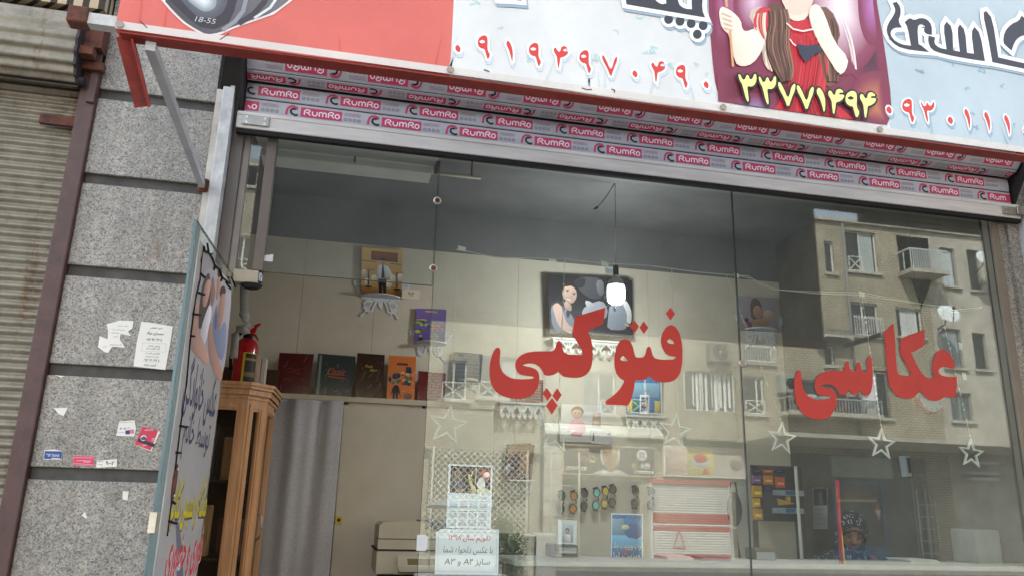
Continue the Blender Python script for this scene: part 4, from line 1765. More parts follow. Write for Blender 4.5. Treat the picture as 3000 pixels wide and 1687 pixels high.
def pp(m, col, h, *pts, sm=1):
    q = [dq(za5(p), h) for p in pts]
    q = smooth(q, sm) if sm else q
    x0_, x1_ = min(p[0] for p in q), max(p[0] for p in q)
    z0_, z1_ = min(p[1] for p in q), max(p[1] for p in q)
    m.fill(DF, q, h, lambda p: tuple(c * (.66 + .26 * (p[0] - x0_) / (x1_ - x0_) + .14 * (p[1] - z0_) / (z1_ - z0_)) for c in col))


m = MB('print')
pp(m, (196, 190, 196), .0099, (165, 700), (260, 640), (480, 780), (500, 1000), (470, 1300), (440, 1640), (390, 1860), (250, 1650), (60, 1500), (90, 1150))
pp(m, (72, 52, 50), .0102, (250, 722), (272, 735), (270, 800), (285, 900), (272, 1050), (240, 1120), (180, 1320), (140, 1300), (165, 1000), (200, 800))
pp(m, (206, 158, 142), .0105, (240, 800), (272, 790), (278, 850), (272, 920), (250, 1010), (225, 1090), (190, 1070), (205, 900))
pp(m, (166, 124, 108), .0103, (290, 760), (318, 780), (318, 860), (335, 920), (318, 1010), (300, 1080), (275, 1060), (285, 900))
pp(m, (64, 44, 42), .0103, (355, 690), (385, 660), (402, 700), (392, 770), (350, 770))
pp(m, (204, 160, 142), .0106, (345, 770), (395, 770), (398, 850), (378, 920), (350, 1010), (332, 1000), (345, 880))
pp(m, (74, 52, 52), .0106, (372, 900), (410, 850), (438, 880), (440, 940), (400, 960), (378, 990))
pp(m, (200, 152, 136), .0109, (385, 950), (432, 930), (438, 1020), (425, 1120), (400, 1250), (370, 1330), (345, 1260), (355, 1120), (372, 1040))
pp(m, (230, 226, 232), .0105, (250, 1080), (280, 1050), (290, 1140), (270, 1250), (230, 1440), (195, 1540), (160, 1540), (170, 1320))
pp(m, (146, 156, 188), .0107, (345, 1030), (352, 1110), (350, 1250), (370, 1340), (420, 1230), (450, 1260), (438, 1520), (400, 1660), (350, 1600), (300, 1440), (290, 1260))
pp(m, (216, 166, 148), .0110, (128, 1000), (158, 1010), (150, 1180), (150, 1330), (190, 1420), (250, 1560), (262, 1660), (230, 1690), (130, 1590), (60, 1500), (90, 1300))
pp(m, (210, 158, 140), .0112, (268, 1230), (300, 1260), (300, 1400), (345, 1560), (380, 1700), (410, 1780), (395, 1870), (350, 1850), (290, 1700), (250, 1520))
pp(m, (96, 104, 150), .0111, (330, 1150), (345, 1130), (348, 1240), (335, 1330), (318, 1300))
m.build('family_picture', sheet_)
z7b = crop(480, 1000, 2.109)


def words(m, t, col, c, wd, ht, h, dark=None, bold=0.0):
    q = dq(z7b(c), h)
    if dark:
        m.col(dark).text(DF, t, (q[0] + .006, q[1] - .007), wd=wd, ht=ht, h=h - .0004, bold=bold + .012)
    m.col(col).text(DF, t, q, wd=wd, ht=ht, h=h, bold=bold)


m = MB('print')
words(m, 'عکس خانوادگی', (60, 60, 92), (235, 318), .58, .25, .0104, None, .01)
words(m, 'توسط خانم', (60, 60, 92), (205, 600), .46, .19, .0104, None, .006)
m.build('black_lettering', sheet_)
m = MB('print')
words(m, 'منگنه و سیمی کتاب', (206, 186, 40), (165, 985), .62, .22, .0106, (60, 54, 44), .02)
m.build('yellow_lettering', sheet_)
m = MB('print')
words(m, 'فوری و حضوری', (206, 44, 44), (138, 1300), .58, .20, .0106, (196, 190, 196), .02)
m.build('red_lettering', sheet_)
m = MB('print', (108, 104, 116))
m.fill(DF, [dq(z7b(p), .0099) for p in ((70, 1070), (95, 1130), (110, 1250), (120, 1449), (80, 1449), (78, 1250))], .0099)
m.build('printed_band', sheet_)
m = MB('matte', (34, 30, 34))
lace = [dq(za5(p), .012) for p in ((205, 440), (205, 490), (260, 515), (290, 560), (320, 640), (370, 690), (400, 770), (480, 835))]
m.tube([DF(p, .014) for p in lace], .004, 6)
for a, b_ in (((240, 410), (250, 500)), ((290, 520), (270, 530)), ((310, 690), (325, 645)), ((385, 810), (400, 765)), ((500, 770), (535, 870)), ((440, 820), (485, 890)), ((170, 730), (210, 770)),
              ((150, 930), (205, 950)), ((90, 1155), (165, 1165)), ((65, 1385), (100, 1390))):
    m.tube([DF(dq(za5(a), .012), .013), DF(dq(za5(b_), .012), .015)], .0045, 6)
lace2 = [dq(za5(p), .012) for p in ((205, 440), (180, 580), (165, 800), (125, 960), (95, 1140), (60, 1440))] + [dq(z7b(p), .012) for p in ((140, 250), (105, 500), (80, 700), (45, 1000), (20, 1200))]
m.tube([DF(p, .013) for p in lace2], .0028, 6)
for a, b_ in (((98, 520), (140, 526)), ((75, 684), (100, 686)), ((30, 1108), (75, 1122)), ((50, 985), (65, 1000))):
    m.tube([DF(dq(z7b(a), .012), .013), DF(dq(z7b(b_), .012), .015)], .0045, 6)
m.build('black_lace', PB)
# ================================================================== inside the shop
WY = YB - .021            # face of the back wall panelling
WF = facing(WY)


def W(D, y=None):
    return xz(D, WY if y is None else y)


def board(name, label, cat, corners, y, th, col, paint=None, group=None, side=None, mat='print', pic='picture'):
    """a picture, book or sheet standing upright: a block with its face printed"""
    q = [xz(c, y) for c in corners]
    f = facing(y)
    cx = sum(p[0] for p in q) / len(q)
    cz = min(p[1] for p in q)
    if paint:
        t = thing(name, label, cat, (cx, y, cz), group)
    m = MB(mat, side or col)
    m.slab(f, q, -th, 0)
    m.mat(mat, col).fill(f, q, .0006)
    if not paint:
        return solo(m, name, label, cat, (cx, y, cz), group)
    m.build('block', t)
    m = MB(mat)
    paint(m, f, lambda u, v: (q[3][0] + (q[2][0] - q[3][0]) * u + (q[0][0] - q[3][0]) * v, q[3][1] + (q[2][1] - q[3][1]) * u + (q[0][1] - q[3][1]) * v))
    m.build(pic, t)
    return t


def shp(m, f, g, col, h, *pts, sm=0):
    q = [g(*p) for p in pts]
    tone(m, f, smooth(q, sm) if sm else q, col, h)


def tone(m, f, q, col, h):
    """a printed patch is never one flat ink: it drifts from side to side"""
    x0_, x1_ = min(p[0] for p in q), max(p[0] for p in q)
    z0_, z1_ = min(p[1] for p in q), max(p[1] for p in q)
    k = .16 if (len(q) + int(col[0])) % 2 else -.16
    m.fill(f, q, h, lambda p: tuple(min(255, c * (.90 + k * ((p[0] - x0_) / (x1_ - x0_ + 1e-6) - .5) + .26 * ((p[1] - z0_) / (z1_ - z0_ + 1e-6) - .3))) for c in col))


def oval(m, f, g, col, h, u, v, ru, rv, n=14):
    tone(m, f, [g(u + ru * math.cos(2 * math.pi * i / n), v + rv * math.sin(2 * math.pi * i / n)) for i in range(n)], col, h)


# ---- butterfly shelves
BW = [(0, 0), (-340, -10), (-300, 35), (-230, 35), (-265, 80), (-288, 115), (-262, 145), (-282, 190), (-245, 215), (-250, 255), (-318, 305), (-312, 338), (-272, 335), (-252, 280), (-215, 240), (-195, 258), (-180, 276), (-160, 250),
      (-120, 246), (-105, 210), (-110, 185), (-70, 100), (-42, 50), (-32, 120), (-18, 165), (0, 182)]
SL = [[(-250, 130), (-200, 85), (-188, 95), (-238, 146)], [(-216, 165), (-165, 85), (-153, 95), (-200, 172)], [(-180, 216), (-118, 62), (-88, 60), (-150, 216)]]
UP = [(-300, 0), (-340, -10), (-462, -215), (-455, -258), (-400, -282), (-310, -272), (-200, -200), (-200, 0)]
USL = [[(-425, -232), (-400, -250), (-330, -240), (-330, -225)], [(-395, -170), (-310, -175), (-310, -158), (-385, -152)], [(-360, -110), (-305, -112), (-305, -96), (-350, -94)]]


def butterfly(label, Dc, half):
    c = xz(Dc, WY)
    k = abs(xz((Dc[0] + half, Dc[1]), WY)[0] - c[0]) / 330.0
    t = thing('butterfly_shelf', label, 'shelf', (c[0], WY, c[1]), 'butterfly shelves on the back wall')
    L_ = lambda pts, s: [(c[0] + s * p[0] * k, c[1] - p[1] * k) for p in pts]
    m = MB('paint', (214, 216, 218))
    full = L_(BW, 1) + L_(BW[::-1][1:-1], -1)
    m.slab(WF, [full] + [L_(q, s) for q in SL for s in (1, -1)], .001, .010)
    m.build('lower_wings', t)
    m = MB('paint', (214, 216, 218))
    for s in (1, -1):
        m.slab(WF, [L_(UP, s)] + [L_(q, s) for q in USL], .001, .010)
    m.build('upper_wings', t)
    m = MB('paint', (208, 210, 212))
    hw = 335 * k
    top = Fr((c[0], WY - .011, c[1]), (1, 0, 0), (0, -1, 0))
    pts = [(hw * math.cos(a), .13 * math.sin(a)) for a in [i * math.pi / 16 for i in range(17)]]
    m.slab(top, pts[::-1], -.004, .004)
    m.build('plate', t)
    m = MB('matte', (30, 30, 32))
    for s in (-.4, .4):
        m.disc(WF, (c[0] + s * hw, c[1] - .018), .004, .0105, 8)
    m.build('screw', t)
    return c, k


ca = butterfly('white butterfly shelf carrying the photograph of a boy in a white jacket', (958.4, 749.7), 51)
cb = butterfly('white butterfly shelf carrying the purple picture book', (1082.7, 865), 39)
cc = butterfly('white butterfly shelf under the torn dark grey album right of the purple book', (1174, 958), 27)
cd_ = butterfly('white butterfly shelf carrying the baby picture by the right wall', (1912, 832), 43)


def boy(m, f, g):
    shp(m, f, g, (206, 166, 104), .0010, (0, 0), (1, 0), (1, 1), (0, 1))
    shp(m, f, g, (170, 120, 66), .0013, (0, 0), (1, 0), (1, .16), (.6, .14), (0, .18))
    shp(m, f, g, (96, 60, 46), .0013, (.24, .74), (.90, .74), (.90, .94), (.24, .94))
    shp(m, f, g, (140, 82, 58), .0016, (.27, .76), (.87, .76), (.87, .92), (.27, .92))
    shp(m, f, g, (112, 70, 40), .0016, (0, .70), (.36, .70), (.36, .715), (0, .715))
    shp(m, f, g, (112, 70, 40), .0016, (.72, .69), (1, .69), (1, .705), (.72, .705))
    for u in (.18, .88):
        oval(m, f, g, (206, 150, 70), .0016, u, .53, .17, .03)
        shp(m, f, g, (84, 66, 48), .0019, (u - .02, .2), (u + .02, .2), (u + .02, .52), (u - .02, .52))
        oval(m, f, g, (84, 66, 48), .0020, u, .16, .09, .025)
    for u, v in ((.08, .44), (.32, .34), (.78, .38), (.97, .42), (.15, .25), (.68, .25)):
        oval(m, f, g, (226, 214, 190), .0019, u, v, .075, .085)
    shp(m, f, g, (42, 34, 44), .0026, (.44, .04), (.51, .04), (.53, .26), (.55, .04), (.62, .05), (.62, .36), (.42, .34))
    shp(m, f, g, (222, 222, 228), .0030, (.40, .34), (.50, .36), (.52, .66), (.42, .64), (.38, .52))
    shp(m, f, g, (222, 222, 228), .0030, (.58, .38), (.72, .40), (.76, .48), (.66, .63), (.54, .66))
    shp(m, f, g, (38, 34, 42), .0033, (.49, .36), (.58, .38), (.545, .66), (.515, .66))
    oval(m, f, g, (206, 160, 130), .0036, .525, .725, .055, .055)
    oval(m, f, g, (36, 28, 28), .0039, .525, .775, .062, .032)


board('wall_photo', 'photograph of a boy in a white jacket on the upper left butterfly shelf', 'photograph', [(1013, 627), (910, 622), (908, 739), (1010, 746)][1:2] + [(1013, 627), (1010, 747), (908, 738)], WY - .03, .012, (206, 166, 104), boy, side=(110, 84, 60))


def purple(m, f, g):
    shp(m, f, g, (112, 92, 156), .0010, (0, 0), (1, 0), (1, 1), (0, 1))
    shp(m, f, g, (196, 166, 60), .0013, (.3, .90), (.7, .90), (.7, .95), (.3, .95))
    r = random.Random(5)
    for i in range(26):
        u, v = r.uniform(.08, .95), r.uniform(.28, .66)
        oval(m, f, g, r.choice([(96, 136, 62), (182, 190, 70), (190, 84, 58), (72, 96, 150), (206, 176, 90), (66, 100, 66)]), .0014 + .0002 * (i % 8), u, v, r.uniform(.05, .12), r.uniform(.02, .05))
    oval(m, f, g, (70, 120, 84), .0034, .7, .2, .14, .07)
    oval(m, f, g, (54, 60, 84), .0034, .2, .12, .07, .08)
    oval(m, f, g, (206, 160, 110), .0038, .2, .17, .05, .04)
    oval(m, f, g, (70, 130, 76), .0034, .2, .8, .06, .02)


board('picture_book', 'purple picture book with green and yellow figures on a butterfly shelf', 'book', [(1048, 775), (1122, 778), (1118, 863), (1042, 858)], WY - .03, .02, (112, 92, 156), purple, side=(70, 56, 90), mat='gloss')


def greybook(m, f, g):
    shp(m, f, g, (84, 84, 88), .0010, (0, 0), (1, 0), (1, 1), (0, 1))
    shp(m, f, g, (34, 34, 38), .0014, (.02, .93), (.4, .96), (.32, .88), (.2, .83), (.15, .9))
    for i in range(5):
        m.col((106, 108, 114)).line(f, [g(.08, .1 + .14 * i), g(.95, .12 + .14 * i)], .003, .0013)


board('photo_album', 'dark grey album with a torn black corner hanging over a small butterfly shelf', 'album', [(1143, 884), (1210, 890), (1209, 962), (1137, 956)], WY - .03, .02, (84, 84, 88), greybook, side=(50, 50, 54))


def babyp(m, f, g):
    shp(m, f, g, (150, 140, 146), .0010, (0, 0), (1, 0), (1, 1), (0, 1))
    shp(m, f, g, (104, 82, 74), .0013, (.33, .3), (.62, .3), (.66, .7), (.56, .96), (.4, .96), (.32, .7), sm=1)
    oval(m, f, g, (176, 130, 112), .0016, .52, .55, .13, .2)
    oval(m, f, g, (184, 150, 132), .0018, .8, .5, .14, .13)
    oval(m, f, g, (150, 116, 74), .0018, .58, .26, .26, .1)
    oval(m, f, g, (50, 40, 92), .0020, .2, .3, .06, .07)
    oval(m, f, g, (120, 26, 44), .0023, .27, .17, .075, .09)


board('wall_photo', 'pale baby photograph with two small dark balls on the right butterfly shelf', 'photograph', [(1853, 744), (1956, 751), (1957, 834), (1861, 829)], WY - .03, .012, (150, 140, 146), babyp, side=(90, 50, 50))


def num(m, f, g):
    m.col((48, 34, 34)).text(f, '۹۴', g(.52, .52), ht=.036, h=.0008)


board('number_card', 'small cream card with two dark digits right of the boy photograph', 'card', [(1012, 727), (1057, 730), (1054, 754), (1010, 750)], WY - .07, .004, (226, 212, 190), num, pic='digits')


# ---- the picture of two girls
def girls(m, f, g):
    gz = lambda x, y: g((x - 150) / 1600.0, 1 - (y - 155 - (x - 150) * .06) / 1060.0)

    def s(col, h, *p, sm=1):
        q = [gz(*a) for a in p]
        tone(m, f, smooth(q, sm) if sm else q, col, h)
    shp(m, f, g, (36, 32, 36), .0010, (0, 0), (1, 0), (1, 1), (0, 1))
    s((84, 84, 90), .0013, (800, 200), (1250, 240), (1230, 600), (1000, 640), (760, 480), (700, 300))
    s((62, 58, 66), .0015, (640, 260), (900, 220), (860, 400), (700, 420))
    s((120, 120, 124), .0016, (1080, 300), (1240, 260), (1240, 560), (1120, 560))
    # left girl
    s((118, 124, 136), .0020, (180, 690), (300, 640), (430, 720), (520, 820), (620, 960), (640, 1150), (400, 1180), (190, 1150))
    s((196, 162, 146), .0024, (210, 720), (300, 650), (400, 720), (420, 860), (470, 1040), (640, 1160), (660, 1240), (500, 1220), (330, 1110), (260, 940))
    s((58, 60, 70), .0026, (190, 690), (310, 625), (420, 680), (450, 760), (440, 820), (410, 760), (310, 660), (200, 740))
    s((190, 156, 140), .0024, (450, 640), (560, 690), (590, 760), (570, 840), (500, 800), (440, 740))
    s((48, 40, 42), .0027, (480, 330), (560, 280), (650, 310), (710, 400), (700, 560), (640, 700), (520, 700), (440, 560), (360, 520), (380, 430))
    s((214, 180, 164), .0031, (500, 370), (560, 350), (660, 410), (700, 480), (690, 600), (620, 690), (520, 690), (440, 600), (410, 500), (450, 410))
    s((50, 42, 44), .0033, (470, 360), (560, 300), (660, 350), (690, 400), (590, 370), (500, 390))
    for a, b_ in ((520, 465), (645, 525)):
        oval(m, f, lambda u, v: (u, v), (54, 44, 46), .0035, *gz(a, b_), .012, .006)
        m.col((70, 56, 54)).line(f, [gz(a - 40, b_ - 30), gz(a + 40, b_ - 22)], .004, .0035)
    s((192, 154, 138), .0034, (570, 530), (605, 570), (590, 585), (555, 575))
    s((236, 226, 222), .0036, (490, 580), (540, 600), (600, 625), (560, 640), (510, 620), sm=0)
    m.col((120, 66, 62)).line(f, [gz(480, 575), gz(540, 600), gz(605, 622)], .004, .0037)
    s((44, 44, 54), .0033, (490, 800), (560, 830), (540, 900), (500, 960), (470, 880))
    # second girl
    s((150, 150, 158), .0020, (780, 800), (960, 700), (1180, 640), (1300, 800), (1240, 1000), (900, 1100), (780, 1000))
    s((44, 42, 46), .0023, (960, 660), (1080, 600), (1110, 650), (990, 700))
    s((182, 182, 186), .0022, (840, 640), (960, 660), (1060, 740), (900, 830))
    # third figure
    s((138, 142, 154), .0024, (1330, 720), (1600, 700), (1700, 900), (1640, 1160), (1540, 1200), (1250, 1180), (1280, 980))
    s((208, 208, 204), .0028, (1590, 720), (1650, 640), (1720, 740), (1762, 880), (1740, 1060), (1700, 1090), (1640, 1050), (1670, 900))
    s((176, 136, 118), .0030, (1600, 1080), (1690, 1090), (1700, 1140), (1620, 1130))
    s((96, 98, 108), .0027, (1390, 780), (1440, 760), (1450, 860), (1400, 850))
    m.col((108, 112, 124))
    for i in range(7):
        m.line(f, [gz(1330 + 40 * i, 900), gz(1290 + 46 * i, 1160)], .003, .0029)
    s((40, 38, 42), .0018, (920, 1180), (1750, 1200), (1770, 1340), (950, 1290), sm=0)


board('wall_picture', 'large black and white picture of small girls behind the lit bulb', 'picture', [(1377, 690), (1590, 706), (1592, 845), (1384, 838)], WY - .10, .02, (36, 32, 36), girls, side=(90, 84, 76))


# ---- carved shelves
def scrolls(m, f, x0, x1, zt, hgt, n):
    for i in range(n):
        a = x0 + (x1 - x0) * i / n
        wd = (x1 - x0) / n
        for s in (1, -1):
            c = a + wd / 2
            p = [(c + s * wd * .06, zt - hgt * .1), (c + s * wd * .28, zt - hgt * .25), (c + s * wd * .40, zt - hgt * .55), (c + s * wd * .28, zt - hgt * .85), (c + s * wd * .14, zt - hgt * .7), (c + s * wd * .2, zt - hgt * .5)]
            m.line(f, smooth(p, 1, False), hgt * .13, .004 if s > 0 else .0046)
            m.line(f, [(c + s * wd * .40, zt - hgt * .05), (c + s * wd * .47, zt - hgt * .5)], hgt * .1, .004)


def carved(label, D0, D1, drop, n):
    a, b_ = xz(D0, WY - .12), xz(D1, WY - .12)
    t = thing('carved_shelf', label, 'shelf', ((a[0] + b_[0]) / 2, WY, a[1]), 'carved white shelves on the back wall')
    m = MB('paint', (212, 208, 200))
    m.bbox(a[0], b_[0], WY - .12, WY - .001, a[1] - .016, a[1], .003)
    m.build('board', t)
    m = MB('paint', (216, 214, 208))
    f = facing(WY - .100)
    h = drop * K / 2309 * 6.2
    m.rect(f, a[0] + .01, b_[0] - .01, a[1] - .016 - h * .2, a[1] - .016, .004)
    scrolls(m, f, a[0] + .01, b_[0] - .01, a[1] - .016 - h * .1, h, n)
    m.build('carved_apron', t)


carved('carved white shelf below the black and white girls picture', (1390, 846), (1585, 852), 34, 5)
carved('carved white shelf at the end of the album ledge, a red booklet on it', (1256, 1008), (1374, 1013), 36, 4)
carved('carved white shelf below the blue framed children poster', (1574, 1042), (1672, 1046), 28, 4)
board('booklet', 'thin red striped booklet standing on the carved shelf', 'booklet', [(1298, 955), (1366, 955), (1366, 1010), (1298, 1008)], WY - .05, .012, (140, 84, 76),
      lambda m, f, g: [shp(m, f, g, (84, 74, 70), .001 + .0001 * i, (0, .08 + .13 * i), (1, .08 + .13 * i), (1, .13 + .13 * i), (0, .13 + .13 * i)) for i in range(7)], mat='gloss')


def kids(m, f, g):
    shp(m, f, g, (70, 122, 176), .0010, (0, 0), (1, 0), (1, 1), (0, 1))
    shp(m, f, g, (140, 186, 210), .0013, (.05, .4), (.95, .4), (.95, .75), (.05, .75))
    shp(m, f, g, (196, 160, 70), .0016, (.3, .95), (.5, .80), (.7, .96))
    for u, c in ((.1, (210, 178, 60)), (.28, (60, 130, 100)), (.9, (206, 176, 70)), (.72, (66, 110, 170))):
        shp(m, f, g, c, .0017, (u - .08, .04), (u + .08, .04), (u + .08, .32), (u - .08, .32))
    shp(m, f, g, (214, 220, 226), .0020, (.38, .0), (.66, .0), (.66, .46), (.38, .46))
    shp(m, f, g, (60, 66, 84), .0023, (.42, .06), (.62, .06), (.62, .40), (.42, .40))
    for u in (.47, .52, .57):
        oval(m, f, g, (180, 130, 110), .0026, u, .22, .022, .05)
    m.col((190, 70, 60)).text(f, 'Bm', g(.58, .56), ht=.028, h=.0022)


board('framed_poster', 'bright blue framed children poster above a carved shelf, partly behind red letters', 'poster', [(1578, 935), (1664, 940), (1662, 1041), (1576, 1039)], WY - .05, .02, (70, 122, 176), kids, mat='gloss')


def baby(m, f, g):
    shp(m, f, g, (206, 200, 192), .0010, (0, 0), (1, 0), (1, 1), (0, 1))
    shp(m, f, g, (228, 226, 220), .0013, (0, .3), (1, .24), (1, .34), (0, .42))
    shp(m, f, g, (216, 160, 172), .0016, (.12, .28), (.26, .62), (.52, .62), (.62, .3), (.5, .18), (.3, .16), sm=1)
    shp(m, f, g, (176, 92, 112), .0019, (.22, .26), (.52, .24), (.5, .14), (.26, .16))
    oval(m, f, g, (150, 112, 84), .0020, .38, .80, .15, .15)
    oval(m, f, g, (220, 180, 158), .0023, .37, .74, .13, .13)
    oval(m, f, g, (84, 60, 52), .0026, .33, .76, .018, .014)
    oval(m, f, g, (84, 60, 52), .0026, .43, .76, .018, .014)
    shp(m, f, g, (168, 150, 134), .0016, (.74, .42), (.94, .42), (.94, .80), (.74, .80))
    oval(m, f, g, (206, 170, 150), .0019, .84, .68, .05, .07)
    oval(m, f, g, (196, 160, 150), .0019, .84, .52, .07, .07)


board('baby_picture', 'pale picture of a baby in pink leaning on the back wall below the red word', 'picture', [(1412, 1015), (1518, 1018), (1516, 1112), (1408, 1110)], WY - .04, .012, (206, 200, 192), baby)
board('small_picture', 'small grey picture with a black mark standing beside the baby picture', 'picture', [(1487, 1082), (1540, 1084), (1539, 1118), (1486, 1114)], WY - .06, .012, (176, 170, 172),
      lambda m, f, g: [shp(m, f, g, (40, 38, 42), .001, (.08, .2), (.16, .2), (.16, .8), (.08, .8)), shp(m, f, g, (60, 56, 60), .001, (.7, .75), (.95, .8), (.9, .95))])

# brown framed figure on a curly bracket
cw = xz((1305, 1207), WY)
t = thing('scroll_bracket', 'white curly wall bracket below the brown framed figure', 'bracket', (cw[0], WY, cw[1]))
m = MB('paint', (206, 206, 206))
m.bbox(cw[0] - .10, cw[0] + .10, WY - .11, WY - .001, cw[1] - .012, cw[1], .003)
m.build('plate', t)
m = MB('paint', (206, 206, 206))
f = facing(WY - .02)
for s in (1, -1):
    m.line(f, smooth([(cw[0] + s * .095, cw[1] - .015), (cw[0] + s * .10, cw[1] - .06), (cw[0] + s * .07, cw[1] - .10), (cw[0] + s * .03, cw[1] - .07), (cw[0] + s * .05, cw[1] - .04)], 2, False), .018, .002)
    m.line(f, smooth([(cw[0] + s * .03, cw[1] - .015), (cw[0] + s * .015, cw[1] - .05), (cw[0] + s * .035, cw[1] - .09)], 2, False), .012, .003)
m.build('scroll', t)


def brown(m, f, g):
    shp(m, f, g, (118, 86, 60), .0010, (0, 0), (1, 0), (1, 1), (0, 1))
    shp(m, f, g, (72, 60, 58), .0013, (.0, .1), (.25, .05), (.9, .02), (.6, .25), (.55, .6), (.3, .75), (.02, .6), sm=1)
    shp(m, f, g, (156, 122, 92), .0016, (.5, .1), (.8, .12), (.8, .7), (.6, .72), (.5, .4))
    oval(m, f, g, (140, 100, 92), .0019, .15, .65, .14, .1)
    oval(m, f, g, (180, 180, 186), .0019, .1, .3, .1, .14)


board('framed_figure', 'brown framed picture with a dark figure on a curly white bracket', 'picture', [(1278, 1116), (1336, 1114), (1336, 1206), (1268, 1204)], WY - .05, .03, (118, 86, 60), brown, side=(92, 62, 42))

# ---- ledge with albums
la, lb = at((702, 985), 2.14), at((1247, 1020), 2.14)
sl_ = thing('wall_ledge', 'long cream ledge along the back wall carrying albums', 'shelf', (.3, 2.2, 2.33))
lz = 2.355
m = MB('cream_plastic')
m.bbox(-.95, 1.155, 2.14, WY - .001, lz - .040, lz, .004)
m.build('board', sl_)
m = MB('dark_steel')
m.bbox(.02, .06, 2.16, 2.3, lz - .06, lz - .041, .002)
m.bbox(.60, .64, 2.16, 2.3, lz - .06, lz - .041, .002)
m.build('bracket', sl_)


def creases(m, f, g, n, seed, c=(206, 206, 206)):
    r = random.Random(seed)
    m.col(c)
    for i in range(n):
        u, v, a, l_ = r.uniform(.08, .9), r.betavariate(1, 1.8) * .9 + .03, r.gauss(.75, .35), r.choice((.03, .05, .08, .2))
        u1, v1 = min(.98, u + l_ * math.cos(a)), min(.98, v + l_ * math.sin(a))
        m.line(f, [g(u, v), g((u + u1) / 2 + .01, (v + v1) / 2), g(u1, v1)], r.uniform(.0007, .0026), .0022 + .0001 * (i % 7))


def album(label, corners, col, side, paint):
    # feet brought down on the ledge
    y = 2.20
    q = [xz(c, y) for c in corners]
    z0 = lz + .0005
    w0 = q[3][0], q[2][0]
    t = thing('photo_album', label, 'album', ((w0[0] + w0[1]) / 2, y, lz), 'albums on the cream ledge')
    pts = [(q[0][0], q[0][1]), (q[1][0], q[1][1]), (q[2][0], z0), (q[3][0], z0)]
    f = facing(y)
    m = MB('gloss', side)
    m.slab(f, pts, -.045, 0)
    m.col(col).fill(f, pts, .0008)
    m.build('cover', t)
    m = MB('gloss')
    g = lambda u, v: (pts[3][0] + (pts[2][0] - pts[3][0]) * u + (pts[0][0] - pts[3][0]) * v, pts[3][1] + (pts[0][1] + (pts[1][1] - pts[0][1]) * u - z0) * v)
    paint(m, f, g)
    m.build('cover_print', t)


def al1(m, f, g):
    m.col((150, 60, 50)).line(f, [g(.25, .58), g(.4, .64), g(.55, .58), g(.72, .64)], .004, .0012)
    m.line(f, [g(.3, .52), g(.5, .56), g(.68, .5)], .003, .0014)
    creases(m, f, g, 18, 1, (150, 120, 116))


def al2(m, f, g):
    m.col((120, 128, 124)).line(f, [g(.09, .04), g(.09, .96)], .018, .0010)
    m.col((196, 88, 58)).text(f, 'Classic', g(.56, .60), wd=.13, ht=.055, h=.0016, shear=.25)
    m.line(f, [g(.33, .47), g(.78, .45)], .006, .0014)
    creases(m, f, g, 26, 2, (150, 156, 152))


def al3(m, f, g):
    m.col((206, 176, 84)).text(f, 'Photo', g(.45, .72), wd=.055, ht=.020, h=.0016, shear=.2)
    m.text(f, 'Album', g(.62, .64), wd=.055, ht=.020, h=.0016, shear=.2)
    creases(m, f, g, 40, 3, (140, 126, 106))


def al4(m, f, g):
    r = random.Random(9)
    shp(m, f, g, (90, 58, 50), .0012, (.3, .79), (.72, .79), (.70, .84), (.32, .84))
    for i in range(24):
        oval(m, f, g, r.choice([(54, 66, 84), (150, 70, 52), (96, 120, 96), (206, 170, 120), (60, 54, 60)]), .0013 + .0002 * (i % 8), r.uniform(.22, .85), r.uniform(.36, .62), r.uniform(.05, .1), r.uniform(.03, .06))
    shp(m, f, g, (46, 62, 84), .0031, (.66, .62), (.86, .62), (.84, .76), (.64, .76))
    for x in (.06, .08):
        oval(m, f, g, (96, 116, 150), .0030, x + .02, .6 - x * 2, .05, .06)
    shp(m, f, g, (40, 38, 44), .0033, (.22, .02), (.28, .02), (.31, .16), (.34, .02), (.40, .02), (.42, .18), (.52, .04), (.42, .30), (.31, .36), (.2, .28), (.12, .06), (.2, .18))
    oval(m, f, g, (206, 160, 130), .0036, .31, .36, .035, .03)
    oval(m, f, g, (120, 84, 70), .0033, .75, .10, .16, .07)
    creases(m, f, g, 14, 4, (236, 206, 176))


album('wine red album in plastic film, first on the ledge from the curtain', [(703, 886), (790, 890), (774, 993), (694, 985)], (84, 24, 26), (52, 18, 20), al1)
album('dark green grey album with orange lettering on the ledge', [(800, 888), (895, 896), (882, 1001), (790, 995)], (50, 60, 58), (36, 42, 42), al2)
album('dark brown album with small yellow lettering on the ledge', [(899, 887), (968, 892), (962, 1005), (892, 999)], (58, 38, 26), (40, 28, 22), al3)
album('orange picture covered album on the ledge', [(978, 893), (1047, 897), (1042, 1009), (972, 1006)], (206, 116, 60), (150, 80, 44), al4)
album('low maroon album, last on the ledge towards the red word', [(1053, 932), (1122, 938), (1118, 1015), (1049, 1011)], (104, 30, 38), (60, 20, 26), lambda m, f, g: creases(m, f, g, 8, 6, (140, 90, 96)))

